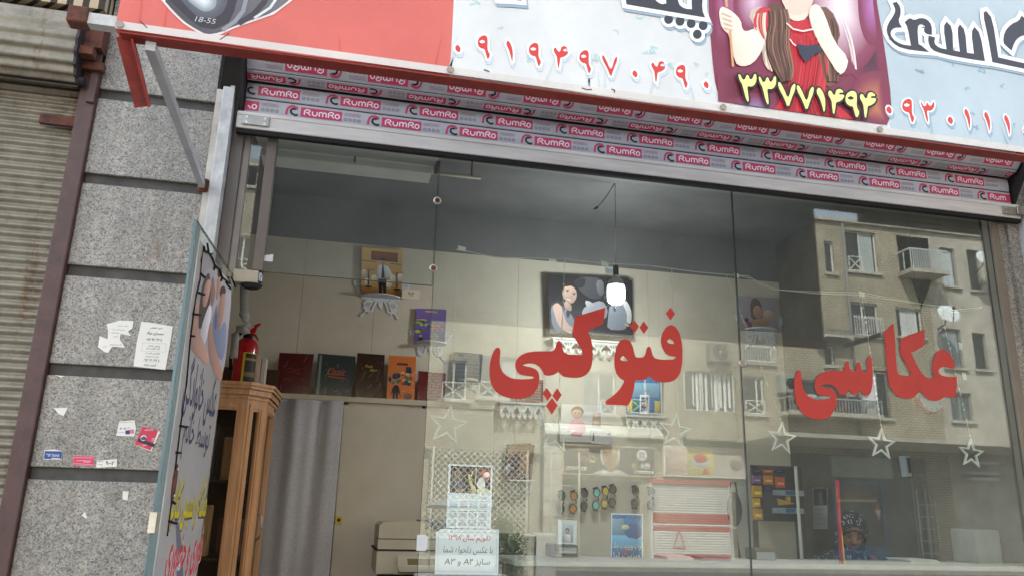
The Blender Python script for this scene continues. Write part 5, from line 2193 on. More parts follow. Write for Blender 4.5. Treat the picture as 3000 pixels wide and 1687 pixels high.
# ---- cabinet in the corner
ZC = 2.30
A_, B_, C_, D_ = Vector((-.92, 1.30, 0)), Vector((at((600, 1200), 1.3).x, 1.30, 0)), Vector((at((651, 1200), 1.42).x, 1.42, 0)), Vector((at((671, 1200), 1.78).x, 1.78, 0))
E_, F_ = Vector((D_.x, 1.9, 0)), Vector((A_.x, 1.9, 0))
cab = thing('corner_cabinet', 'tall light wood corner cabinet with glazed doors behind the open door', 'cabinet', (-.65, 1.55, FLOOR))
m = MB('wood')
ring = [A_, B_, C_, D_, E_, F_]
cen = Vector((-.68, 1.6, 0))
for z0, z1, ex in ((ZC - .10, ZC - .075, .012), (ZC - .075, ZC - .04, .028), (ZC - .04, ZC - .02, .045), (ZC - .02, ZC, .055), (FLOOR, FLOOR + .1, .012)):
    rr = []
    for p in ring:
        d = (p - cen)
        rr.append(p + d.normalized() * ex)
    fr = Fr((0, 0, z0), (1, 0, 0), (0, 1, 0))
    m.slab(fr, [(p.x, p.y) for p in rr], 0, z1 - z0)
m.build('cornice', cab)
m = MB('matte', (74, 56, 40))
m.slab(Fr((0, 0, FLOOR + .1), (1, 0, 0), (0, 1, 0)), [(p.x, p.y) for p in (E_, F_, F_ + Vector((0, -.02, 0)), E_ + Vector((0, -.02, 0)))][::-1], 0, ZC - .22)
for zz in (.8, 1.25, 1.7):
    m.slab(Fr((0, 0, zz), (1, 0, 0), (0, 1, 0)), [((p.x - cen.x) * .9 + cen.x, (p.y - cen.y) * .9 + cen.y) for p in ring], 0, .015)
m.build('inside_shelf', cab)
for i, (p, q) in enumerate(((A_, B_), (B_, C_), (C_, D_))):
    L = (q - p).length
    u = (q - p).normalized()
    f = Fr(p, u, (0, 0, 1))
    z0, z1 = FLOOR + .1, ZC - .10
    e = .055 if i < 2 else .035
    m = MB('wood')
    m.slab(f, [[(0, z0), (L, z0), (L, z1), (0, z1)], [(e, z0 + .07), (L - e, z0 + .07), (L - e, z1 - .07), (e, z1 - .07)]], -.02, .004)
    m.slab(f, [[(e * .35, z0 + .03), (L - e * .35, z0 + .03), (L - e * .35, z1 - .03), (e * .35, z1 - .03)], [(e * .8, z0 + .055), (L - e * .8, z0 + .055), (L - e * .8, z1 - .055), (e * .8, z1 - .055)]], .004, .010)
    dr = m.build('glazed_door', cab)
    m = MB('clear_cover')
    m.rect(f, e, L - e, z0 + .07, z1 - .07, -.008)
    m.build('glass_pane', dr)
    if i == 2:
        m = MB('metal', (190, 190, 188))
        c = L * .25
        m.tube([f((c, 1.36), .008), f((c, 1.38), .03), f((c, 1.44), .036), f((c, 1.50), .03), f((c, 1.52), .008)], .005, 8)
        m.build('handle', dr)
items = [((-.80, 1.5), (150, 120, 70), .8, .28), ((-.62, 1.5), (54, 60, 70), .8, .2), ((-.78, 1.5), (170, 140, 96), 1.25, .3), ((-.60, 1.55), (110, 66, 50), 1.25, .22), ((-.8, 1.5), (60, 50, 44), 1.7, .34), ((-.62, 1.5), (160, 120, 80), 1.7, .26)]
for (x, y), c, z, h in items:
    m = MB('print', c)
    m.bbox(x - .07, x + .07, y - .04, y + .04, z + .016, z + .016 + h, .01)
    solo(m, 'display_box', {(150, 120, 70): 'tan box on the lowest cabinet shelf at left', (54, 60, 70): 'dark box on the lowest cabinet shelf at right', (170, 140, 96): 'tan box on the middle cabinet shelf', (110, 66, 50): 'reddish box on the middle cabinet shelf',
                            (60, 50, 44): 'tall dark box on the top cabinet shelf', (160, 120, 80): 'tan box on the top cabinet shelf at right'}[c] + ' behind glass', 'box', (x, y, z + .016))

# ---- fire extinguisher
ey = 1.52
ex_ = at((612, 948), ey)
fe = thing('fire_extinguisher', 'red fire extinguisher with a black label on top of the corner cabinet', 'fire extinguisher', (ex_.x, ey, ZC))
R_ = .073
H_ = .335
m = MB('gloss', (176, 26, 24))
m.lathe([(R_ * .9, 0), (R_, .012), (R_, H_ * .74), (R_ * .95, H_ * .82), (R_ * .78, H_ * .89), (R_ * .5, H_ * .94), (.024, H_ * .955)], (ex_.x, ey, ZC), 28)
bd = m.build('cylinder', fe)
m = MB('print', (40, 36, 32))
n0 = 14
for i in range(8):
    t0, t1 = math.radians(-95 + i * 11), math.radians(-95 + (i + 1) * 11)
    r = R_ + .0008
    z0, z1 = ZC + .02, ZC + .215
    for za_, zb2, c in ((z0, z1, (206, 186, 50)), (z0 + .006, z1 - .006, (34, 30, 28)), (z0 + .04, z0 + .07, (110, 96, 60)), (z1 - .05, z1 - .035, (150, 126, 60))):
        if c != (206, 186, 50) and i in (0, 7):
            continue
        rr = r + {(206, 186, 50): 0, (34, 30, 28): .0014}.get(c, .0028)
        m.col(c)
        m.poly([(ex_.x + rr * math.cos(a), ey + rr * math.sin(a), z) for a, z in ((t0, za_), (t1, za_), (t1, zb2), (t0, zb2))])
m.build('label', bd)
m = MB('matte', (30, 28, 28))
m.lathe([(.030, 0), (.030, .02), (.022, .03), (.0005, .03)], (ex_.x, ey, ZC + H_ * .95), 14)
m.build('valve_collar', fe)
zt_ = ZC + H_ + .01
m = MB('metal', (190, 186, 178))
m.bbox(ex_.x - .034, ex_.x + .012, ey - .014, ey + .014, zt_, zt_ + .028, .008)
m.lathe([(.014, 0), (.014, .008), (.0005, .009)], (ex_.x - .042, ey - .004, zt_ + .014), 12, 'x')
m.build('valve', fe)
m = MB('gloss', (184, 28, 26))
fx = Fr((ex_.x, ey - .008, zt_), (1, 0, 0), (0, 0, 1))
m.slab(fx, [(-.01, .025), (.012, .05), (.045, .072), (.068, .082), (.07, .074), (.05, .052), (.045, .02), (.02, .008)], -.018, .002)
m.slab(fx, [(.01, .0), (.04, -.01), (.062, -.035), (.068, -.03), (.05, .004), (.02, .012)], -.018, .002)
m.build('lever', fe)
m = MB('matte', (36, 34, 36))
m.tube([(ex_.x - .04, ey, zt_ + .01), (ex_.x - .085, ey - .01, zt_ - .03), (ex_.x - .09, ey - .01, zt_ - .16), (ex_.x - .082, ey - .01, zt_ - .24)], .011, 8)
m.build('hose', fe)
for i, (D0, D1) in enumerate((((652, 897), (661, 958)), ((664, 900), (673, 962)))):
    p = at((D0[0] + 2, D0[1]), 1.62)
    m = MB('paint', (212, 208, 198))
    m.bbox(p.x - .014, p.x + .014, 1.60, 1.72, ZC + .0005, p.z, .003)
    solo(m, 'white_binder', ['slim white binder standing right beside the red fire extinguisher', 'slim white binder standing further from the red fire extinguisher'][i], 'binder', (p.x, 1.65, ZC))

# drain pipe on the wall left of the cabinet
m = MB('paint', (156, 152, 144))
yq = .55
pts = [at((614, 716), yq), at((614, 790), yq), at((622, 805), yq), at((628, 818), yq), at((615, 828), yq), at((598, 826), yq), at((592, 840), yq), at((588, 900), yq)]
m.tube(smooth3 := [Vector(p) for p in pts], [.022, .022, .026, .026, .022, .02, .02, .02], 12)
for q in (pts[1], pts[4]):
    m.ball(q, .027, 12, 8)
solo(m, 'drain_pipe', 'grey plastic waste pipe with a bend under the side light', 'pipe', pts[0])

# ---- curtain, partition and copier
m = MB('curtain')
m.sm = True
yc = 2.10
x0, x1 = at((690, 1200), yc).x - .1, at((862, 1050), yc).x
nn = 90
rows_ = [lz - .045, 1.9, 1.5, 1.1, .7, FLOOR + .02]
for r, z in enumerate(rows_):
    for i in range(nn + 1):
        u = i / nn
        sw = (r / 5.0) * .02
        d = (.018 + .008 * math.sin(u * 3 + r * .4)) * (math.sin(u * 11 + .25 * r) + .25 * math.sin(u * 27 + 1 + .2 * r) + .9 * math.sin(u * 6.0))
        m.v.append(Vector((x0 + (x1 - x0) * u + sw * math.sin(u * 6), yc + d, z)))
for r in range(len(rows_) - 1):
    for i in range(nn):
        a = r * (nn + 1) + i
        m.face((a, a + nn + 1, a + nn + 2, a + 1))
cu = m.build('curtain', None, (x0, yc, FLOOR))
tag(cu, 'plain grey cloth curtain hanging in a doorway under the ledge', 'curtain')
md = cu.modifiers.new('thickness', 'SOLIDIFY')
md.thickness = .004
pb = thing('partition_board', 'tall beige board partition between the grey curtain and the copier', 'partition', (.4, 2.2, FLOOR))
xp0 = at((858, 1100), 2.16).x
m = MB('wall_board')
m.bbox(xp0, 1.15, 2.16, 2.2, FLOOR, lz - .041, .004)
m.build('board', pb)
m = MB('matte', (92, 88, 82))
m.box(xp0 - .012, xp0 - .001, 2.165, 2.2, FLOOR, lz - .041)
m.build('edge_strip', pb)
p = at((849, 1307), 2.158)
sw_ = thing('wall_socket', 'small yellow socket low on the beige board next to the curtain', 'socket', p)
m = MB('paint', (206, 178, 76))
xs = max(p.x, xp0 + .03)
m.bbox(xs - .027, xs + .027, 2.146, 2.1595, p.z - .027, p.z + .027, .004)
m.build('plate', sw_)
m = MB('matte', (60, 50, 40))
m.bbox(xs - .010, xs + .012, 2.1445, 2.1465, p.z - .010, p.z + .012, .001)
m.build('hole', sw_)

cy = 1.45
cp = thing('photocopier', 'cream office photocopier in front of the beige board', 'photocopier', (.62, cy + .3, FLOOR))
cx0 = at((948, 1380), cy).x
cx1 = cx0 + .72
zl = at((960, 1313), cy).z
m = MB('cream_plastic')
f = facing(cy)
m.slab(f, [(cx0 + .005, zl - .16), (cx1, zl - .16), (cx1, zl - .05), (cx0 + .36, zl - .05), (cx0 + .30, zl + .005), (cx0 + .2, zl + .012), (cx0 + .03, zl), (cx0 + .006, zl - .02)], -.5, 0)
m.build('document_feeder', cp)
m = MB('gloss', (74, 92, 108))
m.hexa([(cx0 + .30, cy + .02, zl - .035), (cx1, cy + .02, zl - .045), (cx1, cy + .45, zl - .045), (cx0 + .30, cy + .45, zl - .035), (cx0 + .28, cy + .02, zl + .015), (cx1, cy + .02, zl - .03), (cx1, cy + .45, zl + .02), (cx0 + .28, cy + .45, zl + .015)])
m.build('paper_tray', cp)
m = MB('matte', (50, 48, 48))
m.box(cx0 - .012, cx1, cy - .004, cy + .5, zl - .168, zl - .1605)
m.box(cx0 - .012, cx0 + .40, cy - .004, cy + .02, zl - .10, zl - .096)
m.build('seam', cp)
m = MB('cream_plastic')
m.bbox(cx0, cx1, cy, cy + .52, zl - .31, zl - .17, .008)
m.build('scanner_body', cp)
m = MB('cream_plastic')
m.hexa([(cx0 + .14, cy - .10, zl - .285), (cx1, cy - .10, zl - .285), (cx1, cy - .001, zl - .30), (cx0 + .14, cy - .001, zl - .30), (cx0 + .13, cy - .10, zl - .255), (cx1, cy - .10, zl - .255), (cx1, cy - .001, zl - .195), (cx0 + .13, cy - .001, zl - .195)])
cpn = m.build('control_panel', cp)
m = MB('matte', (120, 104, 70))
m.hexa([(cx0 + .19, cy - .085, zl - .2505), (cx0 + .42, cy - .085, zl - .2505), (cx0 + .42, cy - .03, zl - .219), (cx0 + .19, cy - .03, zl - .219), (cx0 + .19, cy - .085, zl - .245), (cx0 + .42, cy - .085, zl - .245), (cx0 + .42, cy - .03, zl - .212), (cx0 + .19, cy - .03, zl - .212)])
m.build('key_pad', cpn)
m = MB('matte', (44, 42, 42))
m.box(cx0 + .04, cx1 - .02, cy + .012, cy + .5, zl - .40, zl - .315)
m.build('output_slot', cp)
m = MB('cream_plastic')
m.bbox(cx0 - .02, cx1, cy, cy + .52, zl - .62, zl - .41, .006)
m.bbox(cx0, cx1, cy + .01, cy + .52, FLOOR, zl - .63, .006)
m.build('lower_body', cp)
m = MB('gloss', (96, 112, 128))
m.bbox(cx0 + .04, cx0 + .5, cy - .05, cy + .2, zl - .408, zl - .395, .003)
m.build('paper_sheet', cp)
m = MB('matte', (44, 42, 44))
m.bbox(cx1 + .01, 1.34, cy + .05, cy + .5, FLOOR, 1.42, .006)
solo(m, 'low_cupboard', 'dark low cupboard right of the copier behind the white note', 'cupboard', (1.3, cy, FLOOR))

# ---- lamp bulb
by = 1.44
hk = at((1547, 460), by)
bl = thing('light_bulb', 'lit white jar shaped bulb hanging on a thin wire', 'light bulb', (hk.x, by, 3.02))
m = MB('matte', (120, 112, 100))
m.tube([(hk.x, by, CE), (hk.x, by, 3.305)], .0028, 6)
m.build('wire', bl)
m = MB('matte', (46, 46, 52))
m.lathe([(.0005, .075), (.016, .075), (.021, .06), (.021, .0), (.0005, .0)], (hk.x, by, 3.245), 14)
m.build('socket', bl)
m = MB('paint', (206, 206, 204))
m.lathe([(.024, .065), (.030, .05), (.054, .025), (.061, .0), (.061, -.012), (.0005, -.012)], (hk.x, by, 3.18), 20)
m.build('housing', bl)
m = MB('bulb_glow')
m.lathe([(.0005, 0), (.060, 0), (.064, -.02), (.064, -.09), (.056, -.120), (.036, -.134), (.0005, -.138)], (hk.x, by, 3.167), 24)
m.build('globe', bl)
pl = bpy.data.lights.new('bulb_light', 'POINT')
pl.energy = 27
pl.shadow_soft_size = .085
pl.color = (.93, .97, 1.0)
plo = bpy.data.objects.new('bulb_light', pl)
COL.objects.link(plo)
plo.location = (hk.x, by, 3.09)
hc = thing('hanging_cable', 'short loose cable with a dark plug hanging from the ceiling hook', 'cable', (hk.x, by, CE))
m = MB('matte', (84, 74, 66))
e_ = at((1503, 522), by)
m.tube([(hk.x - .004, by, CE - .002), at((1535, 480), by), at((1518, 505), by), e_], .0035, 6)
m.build('wire', hc)
m = MB('matte', (40, 38, 38))
m.tube([e_, at((1494, 527), by)], [.011, .005], 8)
m.build('plug', hc)

# ---- counter behind the glass
ct = thing('shop_counter', 'long pale counter along the inside of the shop window', 'counter', (2.2, .25, FLOOR))
m = MB('matte', (158, 154, 146))
m.bbox(.86, 3.74, .02, .48, 1.334, 1.358, .006)
m.build('top', ct)
m = MB('matte', (96, 90, 84))
m.box(.88, 3.72, .05, .46, FLOOR, 1.333)
m.build('body', ct)
m = MB('bar_white')
m.bbox(.41, .85, .012, .2, 1.255, 1.285, .004)
solo(m, 'window_sill', 'short white sill inside the window below the paper note', 'sill', (.6, .1, 1.25))
CTZ = 1.3585
# ================================================================== across the street, seen mirrored in the glass
OY = -24.0


def M(D):
    """a point mirrored in the glass -> x, z on the fronts across the street"""
    p = at(D, -OY)
    return (p.x, p.z)


OF = Fr((0, OY, 0), (-1, 0, 0), (0, 0, 1))


def of(D):
    x, z = M(D)
    return (-x, z)


def orect(D0, D1):
    a, b_ = of(D0), of(D1)
    x0, x1 = min(a[0], b_[0]), max(a[0], b_[0])
    z0, z1 = min(a[1], b_[1]), max(a[1], b_[1])
    return x0, x1, z0, z1


def rl(r):
    return [(r[0], r[2]), (r[1], r[2]), (r[1], r[3]), (r[0], r[3])]


def inset(r, d):
    return (r[0] + d, r[1] - d, r[2] + d, r[3] - d)


def window(b, r, col=(214, 212, 206), curtain=None, rail=None, mull=.5, deep=.16, glass=(40, 44, 44)):
    """recessed window: frame > pane, curtain, rail"""
    m = MB('paint', col)
    e = .06
    q = inset(r, e)
    loops = [rl(r), rl(q)]
    m.slab(OF, loops, -deep, -deep + .05)
    if mull:
        x = r[0] + (r[1] - r[0]) * mull
        m.slab(OF, [(x - .03, q[2]), (x + .03, q[2]), (x + .03, q[3]), (x - .03, q[3])], -deep, -deep + .045)
    w_ = m.build('window', b)
    m = MB('gloss', glass)
    m.rect(OF, q[0], q[1], q[2], q[3], -deep + .012)
    m.build('pane', w_)
    if curtain:
        m = MB('cloth', curtain[0])
        u0, u1 = curtain[1], curtain[2]
        x0, x1 = q[0] + (q[1] - q[0]) * u0, q[0] + (q[1] - q[0]) * u1
        k = 16
        for i in range(k):
            a, c = x0 + (x1 - x0) * i / k, x0 + (x1 - x0) * (i + 1) / k
            ha, hc = -deep + .022 + .012 * math.sin(i * 1.9), -deep + .022 + .012 * math.sin((i + 1) * 1.9)
            m.poly([OF((a, q[2]), ha), OF((c, q[2]), hc), OF((c, q[3]), hc), OF((a, q[3]), ha)])
        m.build('curtain', w_)
    if rail:
        m = MB('paint', (222, 222, 218))
        x0, x1 = r[0] + (r[1] - r[0]) * rail[0], r[0] + (r[1] - r[0]) * rail[1]
        z0, z1 = r[2] + .02, r[2] + rail[2]
        h = .02
        t = .035
        if rail[3] == 'x':
            for p in (((x0, z0), (x1, z1)), ((x0, z1), (x1, z0))):
                m.beam(OF(p[0], h), OF(p[1], h), t, t)
            for p in (((x0, z0), (x1, z0)), ((x0, z1), (x1, z1)), ((x0, z0), (x0, z1)), ((x1, z0), (x1, z1))):
                m.beam(OF(p[0], h + .03), OF(p[1], h + .03), t, t, (0, 1, 0))
        else:
            for p in (((x0, z0), (x1, z0)), ((x0, z1), (x1, z1))):
                m.beam(OF(p[0], h + .12), OF(p[1], h + .12), t, t)
            n_ = 12
            for i in range(n_ + 1):
                x = x0 + (x1 - x0) * i / n_
                m.beam(OF((x, z0), h + .12), OF((x, z1 + .08), h + .12), .022, .022, (0, 1, 0))
        m.build('railing', w_)
    m = MB('cement')
    m.box(-r[0] + .1, -r[1] - .1, OY + .002, OY + .12, r[2] - .10, r[2])
    m.build('sill', w_)
    return w_


def facade(name, label, D0, D1, top, holes, mat, depth=9.0, front=0.0):
    """storey front with its window openings cut out"""
    x0, x1, z0, z1 = orect(D0, D1)
    z1 = top
    holes = [(h[0], h[1], max(h[2], -.06), h[3]) for h in holes]
    t = thing(name, label, 'building', (-(x0 + x1) / 2, OY - depth / 2, 0))
    m = MB(mat)
    loops = [[(x0, -.1), (x1, -.1), (x1, z1), (x0, z1)]] + [rl(h) for h in holes]
    m.slab(OF, loops, -.25, front)
    m.build('front_wall', t)
    m = MB('dark_wall')
    m.box(-x0 - .01, -x1 + .01, OY - depth, OY - .27, -.1, z1 - .02)
    m.build('body', t)
    m = MB('cement')
    m.box(-x0 + .05, -x1 - .05, OY - .3, OY + .14, z1, z1 + .12)
    m.build('parapet', t)
    return t


W1, W2 = orect((1113, 903), (1172, 1006)), orect((1205, 893), (1297, 1003))
W3, W4 = orect((585, 395), (642, 470)), orect((578, 590), (640, 690))
W5 = orect((860, 560), (960, 680))
LX = (560, 1112)
S1 = orect((1080, 1140), (1330, 1405))
lb_ = facade('brick_block', 'long beige brick block reflected at the left of the window', (470, 900), (1366, 900), 13.2, [W1, W2, W3, W4, W5, S1], 'brick')
window(lb_, W1, rail=(.05, .95, .6, 'x'))
window(lb_, W2, rail=(.5, .97, .55, 'x'), curtain=((176, 176, 172), .0, .35))
window(lb_, W3, curtain=((190, 190, 186), .0, .5))
window(lb_, W4, rail=(.05, .95, .5, 'x'))
window(lb_, W5)
x0, x1, z0, z1 = orect((560, 1108), (1366, 1140))
m = MB('cement')
m.box(-x0, -x1, OY + .002, OY + .25, z0, z1)
m.build('fascia', lb_)
m = MB('dark_wall')
x0, x1, z0, z1 = S1
m.box(-x0, -x1, OY - .264, OY - .255, z0, z1)
m.build('shop_opening', lb_)
m = MB('dark_steel')
p = M((1366, 845))
q = M((1366, 1330))
m.tube([(p[0], OY + .09, 13.1), (p[0], OY + .09, q[1])], .055, 8)
m.build('drain_pipe', lb_)

V1, V2 = orect((1468, 933), (1549, 1042)), orect((1582, 935), (1670, 1042))
SH = orect((1414, 1204), (1612, 1402))
RS = orect((1636, 1214), (1836, 1408))
V0 = orect((1470, 700), (1549, 800))
cb2 = facade('flat_block', 'cream block with a white canopy and game shop sign reflected in the middle pane', (1366, 900), (1716, 900), 12.8, [V1, V2, V0, SH], 'brick')
window(cb2, V1, rail=(.03, .48, .5, 'x'), curtain=((120, 122, 120), .55, 1.0))
window(cb2, V2, rail=(.5, .97, .5, 'x'))
window(cb2, V0)
x0, x1, z0, z1 = orect((1368, 1062), (1660, 1104))
m = MB('paint', (226, 222, 212))
m.hexa([(-x0, OY + .01, z0 - .05), (-x1, OY + .01, z0 - .05), (-x1, OY + .34, z0), (-x0, OY + .34, z0), (-x0, OY + .01, z1), (-x1, OY + .01, z1), (-x1, OY + .34, z0 + .10), (-x0, OY + .34, z0 + .10)])
m.build('canopy', cb2)
m = MB('cement')
x0, x1, z0, z1 = orect((1368, 1120), (1412, 1404))
m.box(-x0, -x1, OY + .002, OY + .06, z0, z1)
for i in range(7):
    z = z0 + (z1 - z0) * (i + .5) / 7
    m.mat('joint').box(-x0 - .01, -x1 + .01, OY + .06, OY + .065, z, z + .03)
m.build('stone_pier', cb2)
# opening of the game shop: pale things in a dim room
m = MB('dark_wall')
x0, x1, z0, z1 = SH
m.box(-x0, -x1, OY - .264, OY - .255, z0, z1)
m.build('shop_opening', cb2)


def signboard(parent_label, name, cat, D0, D1, col, paint, th=.12, edge=None):
    r = orect(D0, D1)
    t = thing(name, parent_label, cat, (-(r[0] + r[1]) / 2, OY + .05, r[2]))
    f = Fr((0, OY + .07 + th, 0), (-1, 0, 0), (0, 0, 1))
    m = MB('print', edge or (200, 196, 186))
    m.slab(f, rl(r), -th, 0)
    m.col(col).fill(f, rl(inset(r, .04)), .004)
    m.build('panel', t)
    m = MB('print')
    # u runs left to right as one stands in the street
    paint(m, f, lambda u, v: (r[0] + (r[1] - r[0]) * u, r[2] + (r[3] - r[2]) * v))
    m.build('sign_print', t)
    return t


def fifa(m, f, g):
    # mirrored view: the badge is on the left for someone in the street
    oval(m, f, g, (226, 226, 230), .008, .155, .72, .055, .19, 20)
    m.col((120, 40, 60)).text(f, 'EA', g(.155, .74), wd=.22, ht=.22, h=.012, shear=.25, bold=.02)
    m.col((226, 224, 220)).text(f, 'FIFA', g(.125, .36), wd=.36, ht=.20, h=.010, bold=.02)
    m.col((206, 170, 80)).text(f, '18', g(.235, .36), wd=.18, ht=.20, h=.010, bold=.02)
    shp(m, f, g, (214, 210, 202), .008, (.03, .11), (.24, .11), (.24, .20), (.03, .20))
    m.col((110, 104, 96)).text(f, 'gamenet_club', g(.135, .155), wd=.6, ht=.07, h=.010)
    # player's head and shirt
    shp(m, f, g, (206, 204, 198), .008, (.30, .03), (.36, .14), (.42, .20), (.50, .12), (.56, .2), (.62, .14), (.70, .03))
    shp(m, f, g, (176, 142, 112), .012, (.42, .96), (.58, .96), (.60, .60), (.56, .36), (.53, .20), (.49, .10), (.45, .20), (.42, .36), (.40, .60), sm=1)
    shp(m, f, g, (84, 70, 58), .014, (.40, .98), (.60, .98), (.595, .84), (.55, .88), (.46, .88), (.41, .82))
    shp(m, f, g, (216, 210, 196), .013, (.40, .92), (.425, .93), (.415, .6), (.44, .36), (.42, .34), (.395, .6))
    shp(m, f, g, (216, 210, 196), .013, (.60, .92), (.575, .93), (.585, .6), (.56, .36), (.58, .34), (.605, .6))
    for u in (.455, .545):
        shp(m, f, g, (70, 56, 48), .016, (u - .03, .68), (u + .03, .68), (u + .025, .64), (u - .025, .64))
    shp(m, f, g, (140, 108, 84), .016, (.49, .64), (.515, .64), (.525, .48), (.48, .48))
    shp(m, f, g, (120, 80, 68), .016, (.46, .38), (.54, .38), (.53, .35), (.47, .35))
    m.col((206, 120, 110)).text(f, 'گیم', g(.80, .58), wd=.42, ht=.32, h=.010, bold=.03)
    m.col((226, 206, 120)).text(f, 'نت', g(.69, .56), wd=.24, ht=.30, h=.010, bold=.03)
    m.col((214, 186, 120)).text(f, 'گیم نت', g(.79, .84), wd=.5, ht=.16, h=.010)
    shp(m, f, g, (200, 204, 190), .008, (.75, .14), (.96, .14), (.96, .26), (.75, .26))
    m.col((90, 96, 84)).text(f, '09128893980', g(.86, .20), wd=.56, ht=.09, h=.010)


signboard('dark game shop sign with a player head and FIFA 18, mirrored in the middle pane', 'shop_sign', 'sign', (1412, 1116), (1646, 1200), (74, 68, 62), fifa, edge=(190, 176, 140))


def pinksign(m, f, g):
    shp(m, f, g, (196, 172, 160), .006, (.72, .05), (.98, .05), (.98, .95), (.72, .95))
    shp(m, f, g, (206, 190, 120), .008, (.40, .05), (.72, .05), (.72, .95), (.40, .95))
    oval(m, f, g, (206, 96, 84), .012, .56, .62, .08, .16)
    oval(m, f, g, (190, 196, 200), .010, .56, .48, .12, .16)
    shp(m, f, g, (190, 92, 80), .013, (.46, .1), (.54, .1), (.52, .3), (.47, .3))
    m.col((120, 100, 92)).text(f, 'سوپر مارکت', g(.22, .8), wd=.8, ht=.2, h=.008)
    m.text(f, 'لبنیات', g(.85, .75), wd=.5, ht=.18, h=.008)
    m.col((190, 96, 90)).text(f, '۳۳۷۷', g(.86, .2), wd=.5, ht=.16, h=.008)
    oval(m, f, g, (150, 140, 130), .010, .12, .45, .08, .2)


signboard('pink and yellow shop sign board above the red striped shutter across the street', 'shop_sign', 'sign', (1664, 1120), (1872, 1204), (190, 176, 168), pinksign, edge=(226, 222, 212))
rs = thing('striped_shutter', 'white roller shutter with red stripes reflected in the middle of the window', 'shutter', (M((1736, 1408))[0], OY, 0))
x0, x1, z0, z1 = RS
m = MB('paint', (196, 192, 188))
n_ = 30
for i in range(n_):
    za_, zc = z0 + (z1 - z0) * i / n_, z0 + (z1 - z0) * (i + 1) / n_
    red = any(abs((za_ + zc) / 2 - M((1736, y))[1]) < .085 for y in (1296, 1312, 1327, 1403))
    m.col((176, 52, 48) if red else (200, 196, 192))
    k = len(m.v)
    m.v += [Vector((-x0, OY + .10, za_)), Vector((-x1, OY + .10, za_)), Vector((-x1, OY + .13, (za_ + zc) / 2)), Vector((-x0, OY + .13, (za_ + zc) / 2)), Vector((-x1, OY + .10, zc)), Vector((-x0, OY + .10, zc))]
    m.face((k + 1, k, k + 3, k + 2))
    m.face((k + 2, k + 3, k + 5, k + 4))
m.build('curtain', rs)
m = MB('paint', (176, 60, 56))
m.box(-x0 + .1, -x1 - .1, OY + .01, OY + .2, z1, z1 + .14)
m.build('head_box', rs)
m = MB('paint', (206, 202, 196))
m.box(-x0, -x0 + .1, OY + .01, OY + .18, z0, z1)
m.box(-x1 - .1, -x1, OY + .01, OY + .18, z0, z1)
m.build('guide', rs)
m = MB('print', (170, 60, 56))
f = Fr((0, OY + .14, 0), (-1, 0, 0), (0, 0, 1))
m.line(f, [of(p) for p in ((1704, 1332), (1690, 1376), (1720, 1378))], .05, .0, True)
m.build('triangle_mark', rs)

# ---- apartment house at the right
A1 = orect((1868, 944), (1926, 1042))
A0 = orect((1706, 936), (1834, 1042))
A2 = orect((1960, 950), (2130, 1046))
A3 = orect((2163, 928), (2244, 1052))
A4 = orect((1870, 862), (1946, 914))
B1 = orect((2124, 578), (2212, 688))
B2 = orect((2254, 592), (2346, 700))
B3 = orect((2140, 758), (2216, 848))
B4 = orect((2252, 772), (2326, 850))
C1 = orect((2072, 606), (2102, 688))
C2 = orect((2072, 868), (2102, 920))
G1 = orect((1884, 1170), (2026, 1408))
G2 = orect((2036, 1206), (2238, 1412))
G3_ = orect((2262, 1190), (2350, 1408))
tp = M((2240, 574))[1]
ap = facade('brick_apartments', 'tall beige brick apartment house with balconies reflected in the right pane', (1716, 900), (2356, 900), tp, [A1, A2, A3, A4, B1, B2, B3, B4, C1, C2, G1, G2, G3_], 'brick')
window(ap, A1, rail=(.05, .95, .5, 'x'), mull=.3)
window(ap, A2, mull=.35, glass=(52, 62, 56))
window(ap, A3, mull=0, curtain=((196, 192, 190), .62, 1.0), col=(120, 124, 120))
window(ap, A4, mull=0, rail=(0, 1, .6, 'v'))
window(ap, B1, rail=(.55, .97, .62, 'x'), curtain=((176, 184, 186), .05, .5), mull=.52)
window(ap, B2, mull=.4)
window(ap, B3, mull=.55, rail=(-.05, 1.0, .75, 'v'))
window(ap, B4, mull=.0, curtain=((206, 206, 206), .1, .8))
window(ap, C1, mull=0)
window(ap, C2, mull=0)
window(ap, G3_, mull=.45, col=(150, 148, 142), glass=(84, 84, 80))
for g_, nm in ((G1, 'shop_opening'), (G2, 'shop_opening')):
    m = MB('dark_wall')
    m.box(-g_[0], -g_[1], OY - .264, OY - .255, g_[2], g_[3])
    m.build(nm, ap)
# bay window with a canted side
x0, x1, z0, z1 = orect((1704, 842), (1838, 1112))
m = MB('brick')
r = A0
fb = Fr((0, OY + .55, 0), (-1, 0, 0), (0, 0, 1))
m.slab(fb, [[(x0, z0), (x1, z0), (x1, z1), (x0, z1)], rl(inset(r, .02))], -.2, 0)
m.box(-x0 - .2, -x0, OY + .002, OY + .35, z0, z1)
m.box(-x1, -x1 + .2, OY + .002, OY + .35, z0, z1)
m.mat('cement').box(-x0, -x1, OY + .002, OY + .54, z0, z0 + .1)
m.box(-x0, -x1, OY + .002, OY + .54, z1 - .1, z1)
bay = m.build('bay', ap)
m = MB('paint', (226, 226, 222))
for xx in (.0, .33, .66):
    a = r[0] + (r[1] - r[0]) * xx
    c = r[0] + (r[1] - r[0]) * (xx + .34)
    m.slab(fb, [[(a, r[2]), (c, r[2]), (c, r[3]), (a, r[3])], [(a + .05, r[2] + .05), (c - .05, r[2] + .05), (c - .05, r[3] - .05), (a + .05, r[3] - .05)]], -.12, -.06)
m.build('bay_window', bay)
m = MB('gloss', (60, 66, 64))
m.rect(fb, r[0], r[1], r[2], r[3], -.16)
m.build('bay_pane', bay)
m = MB('cloth', (226, 226, 226))
k = 36
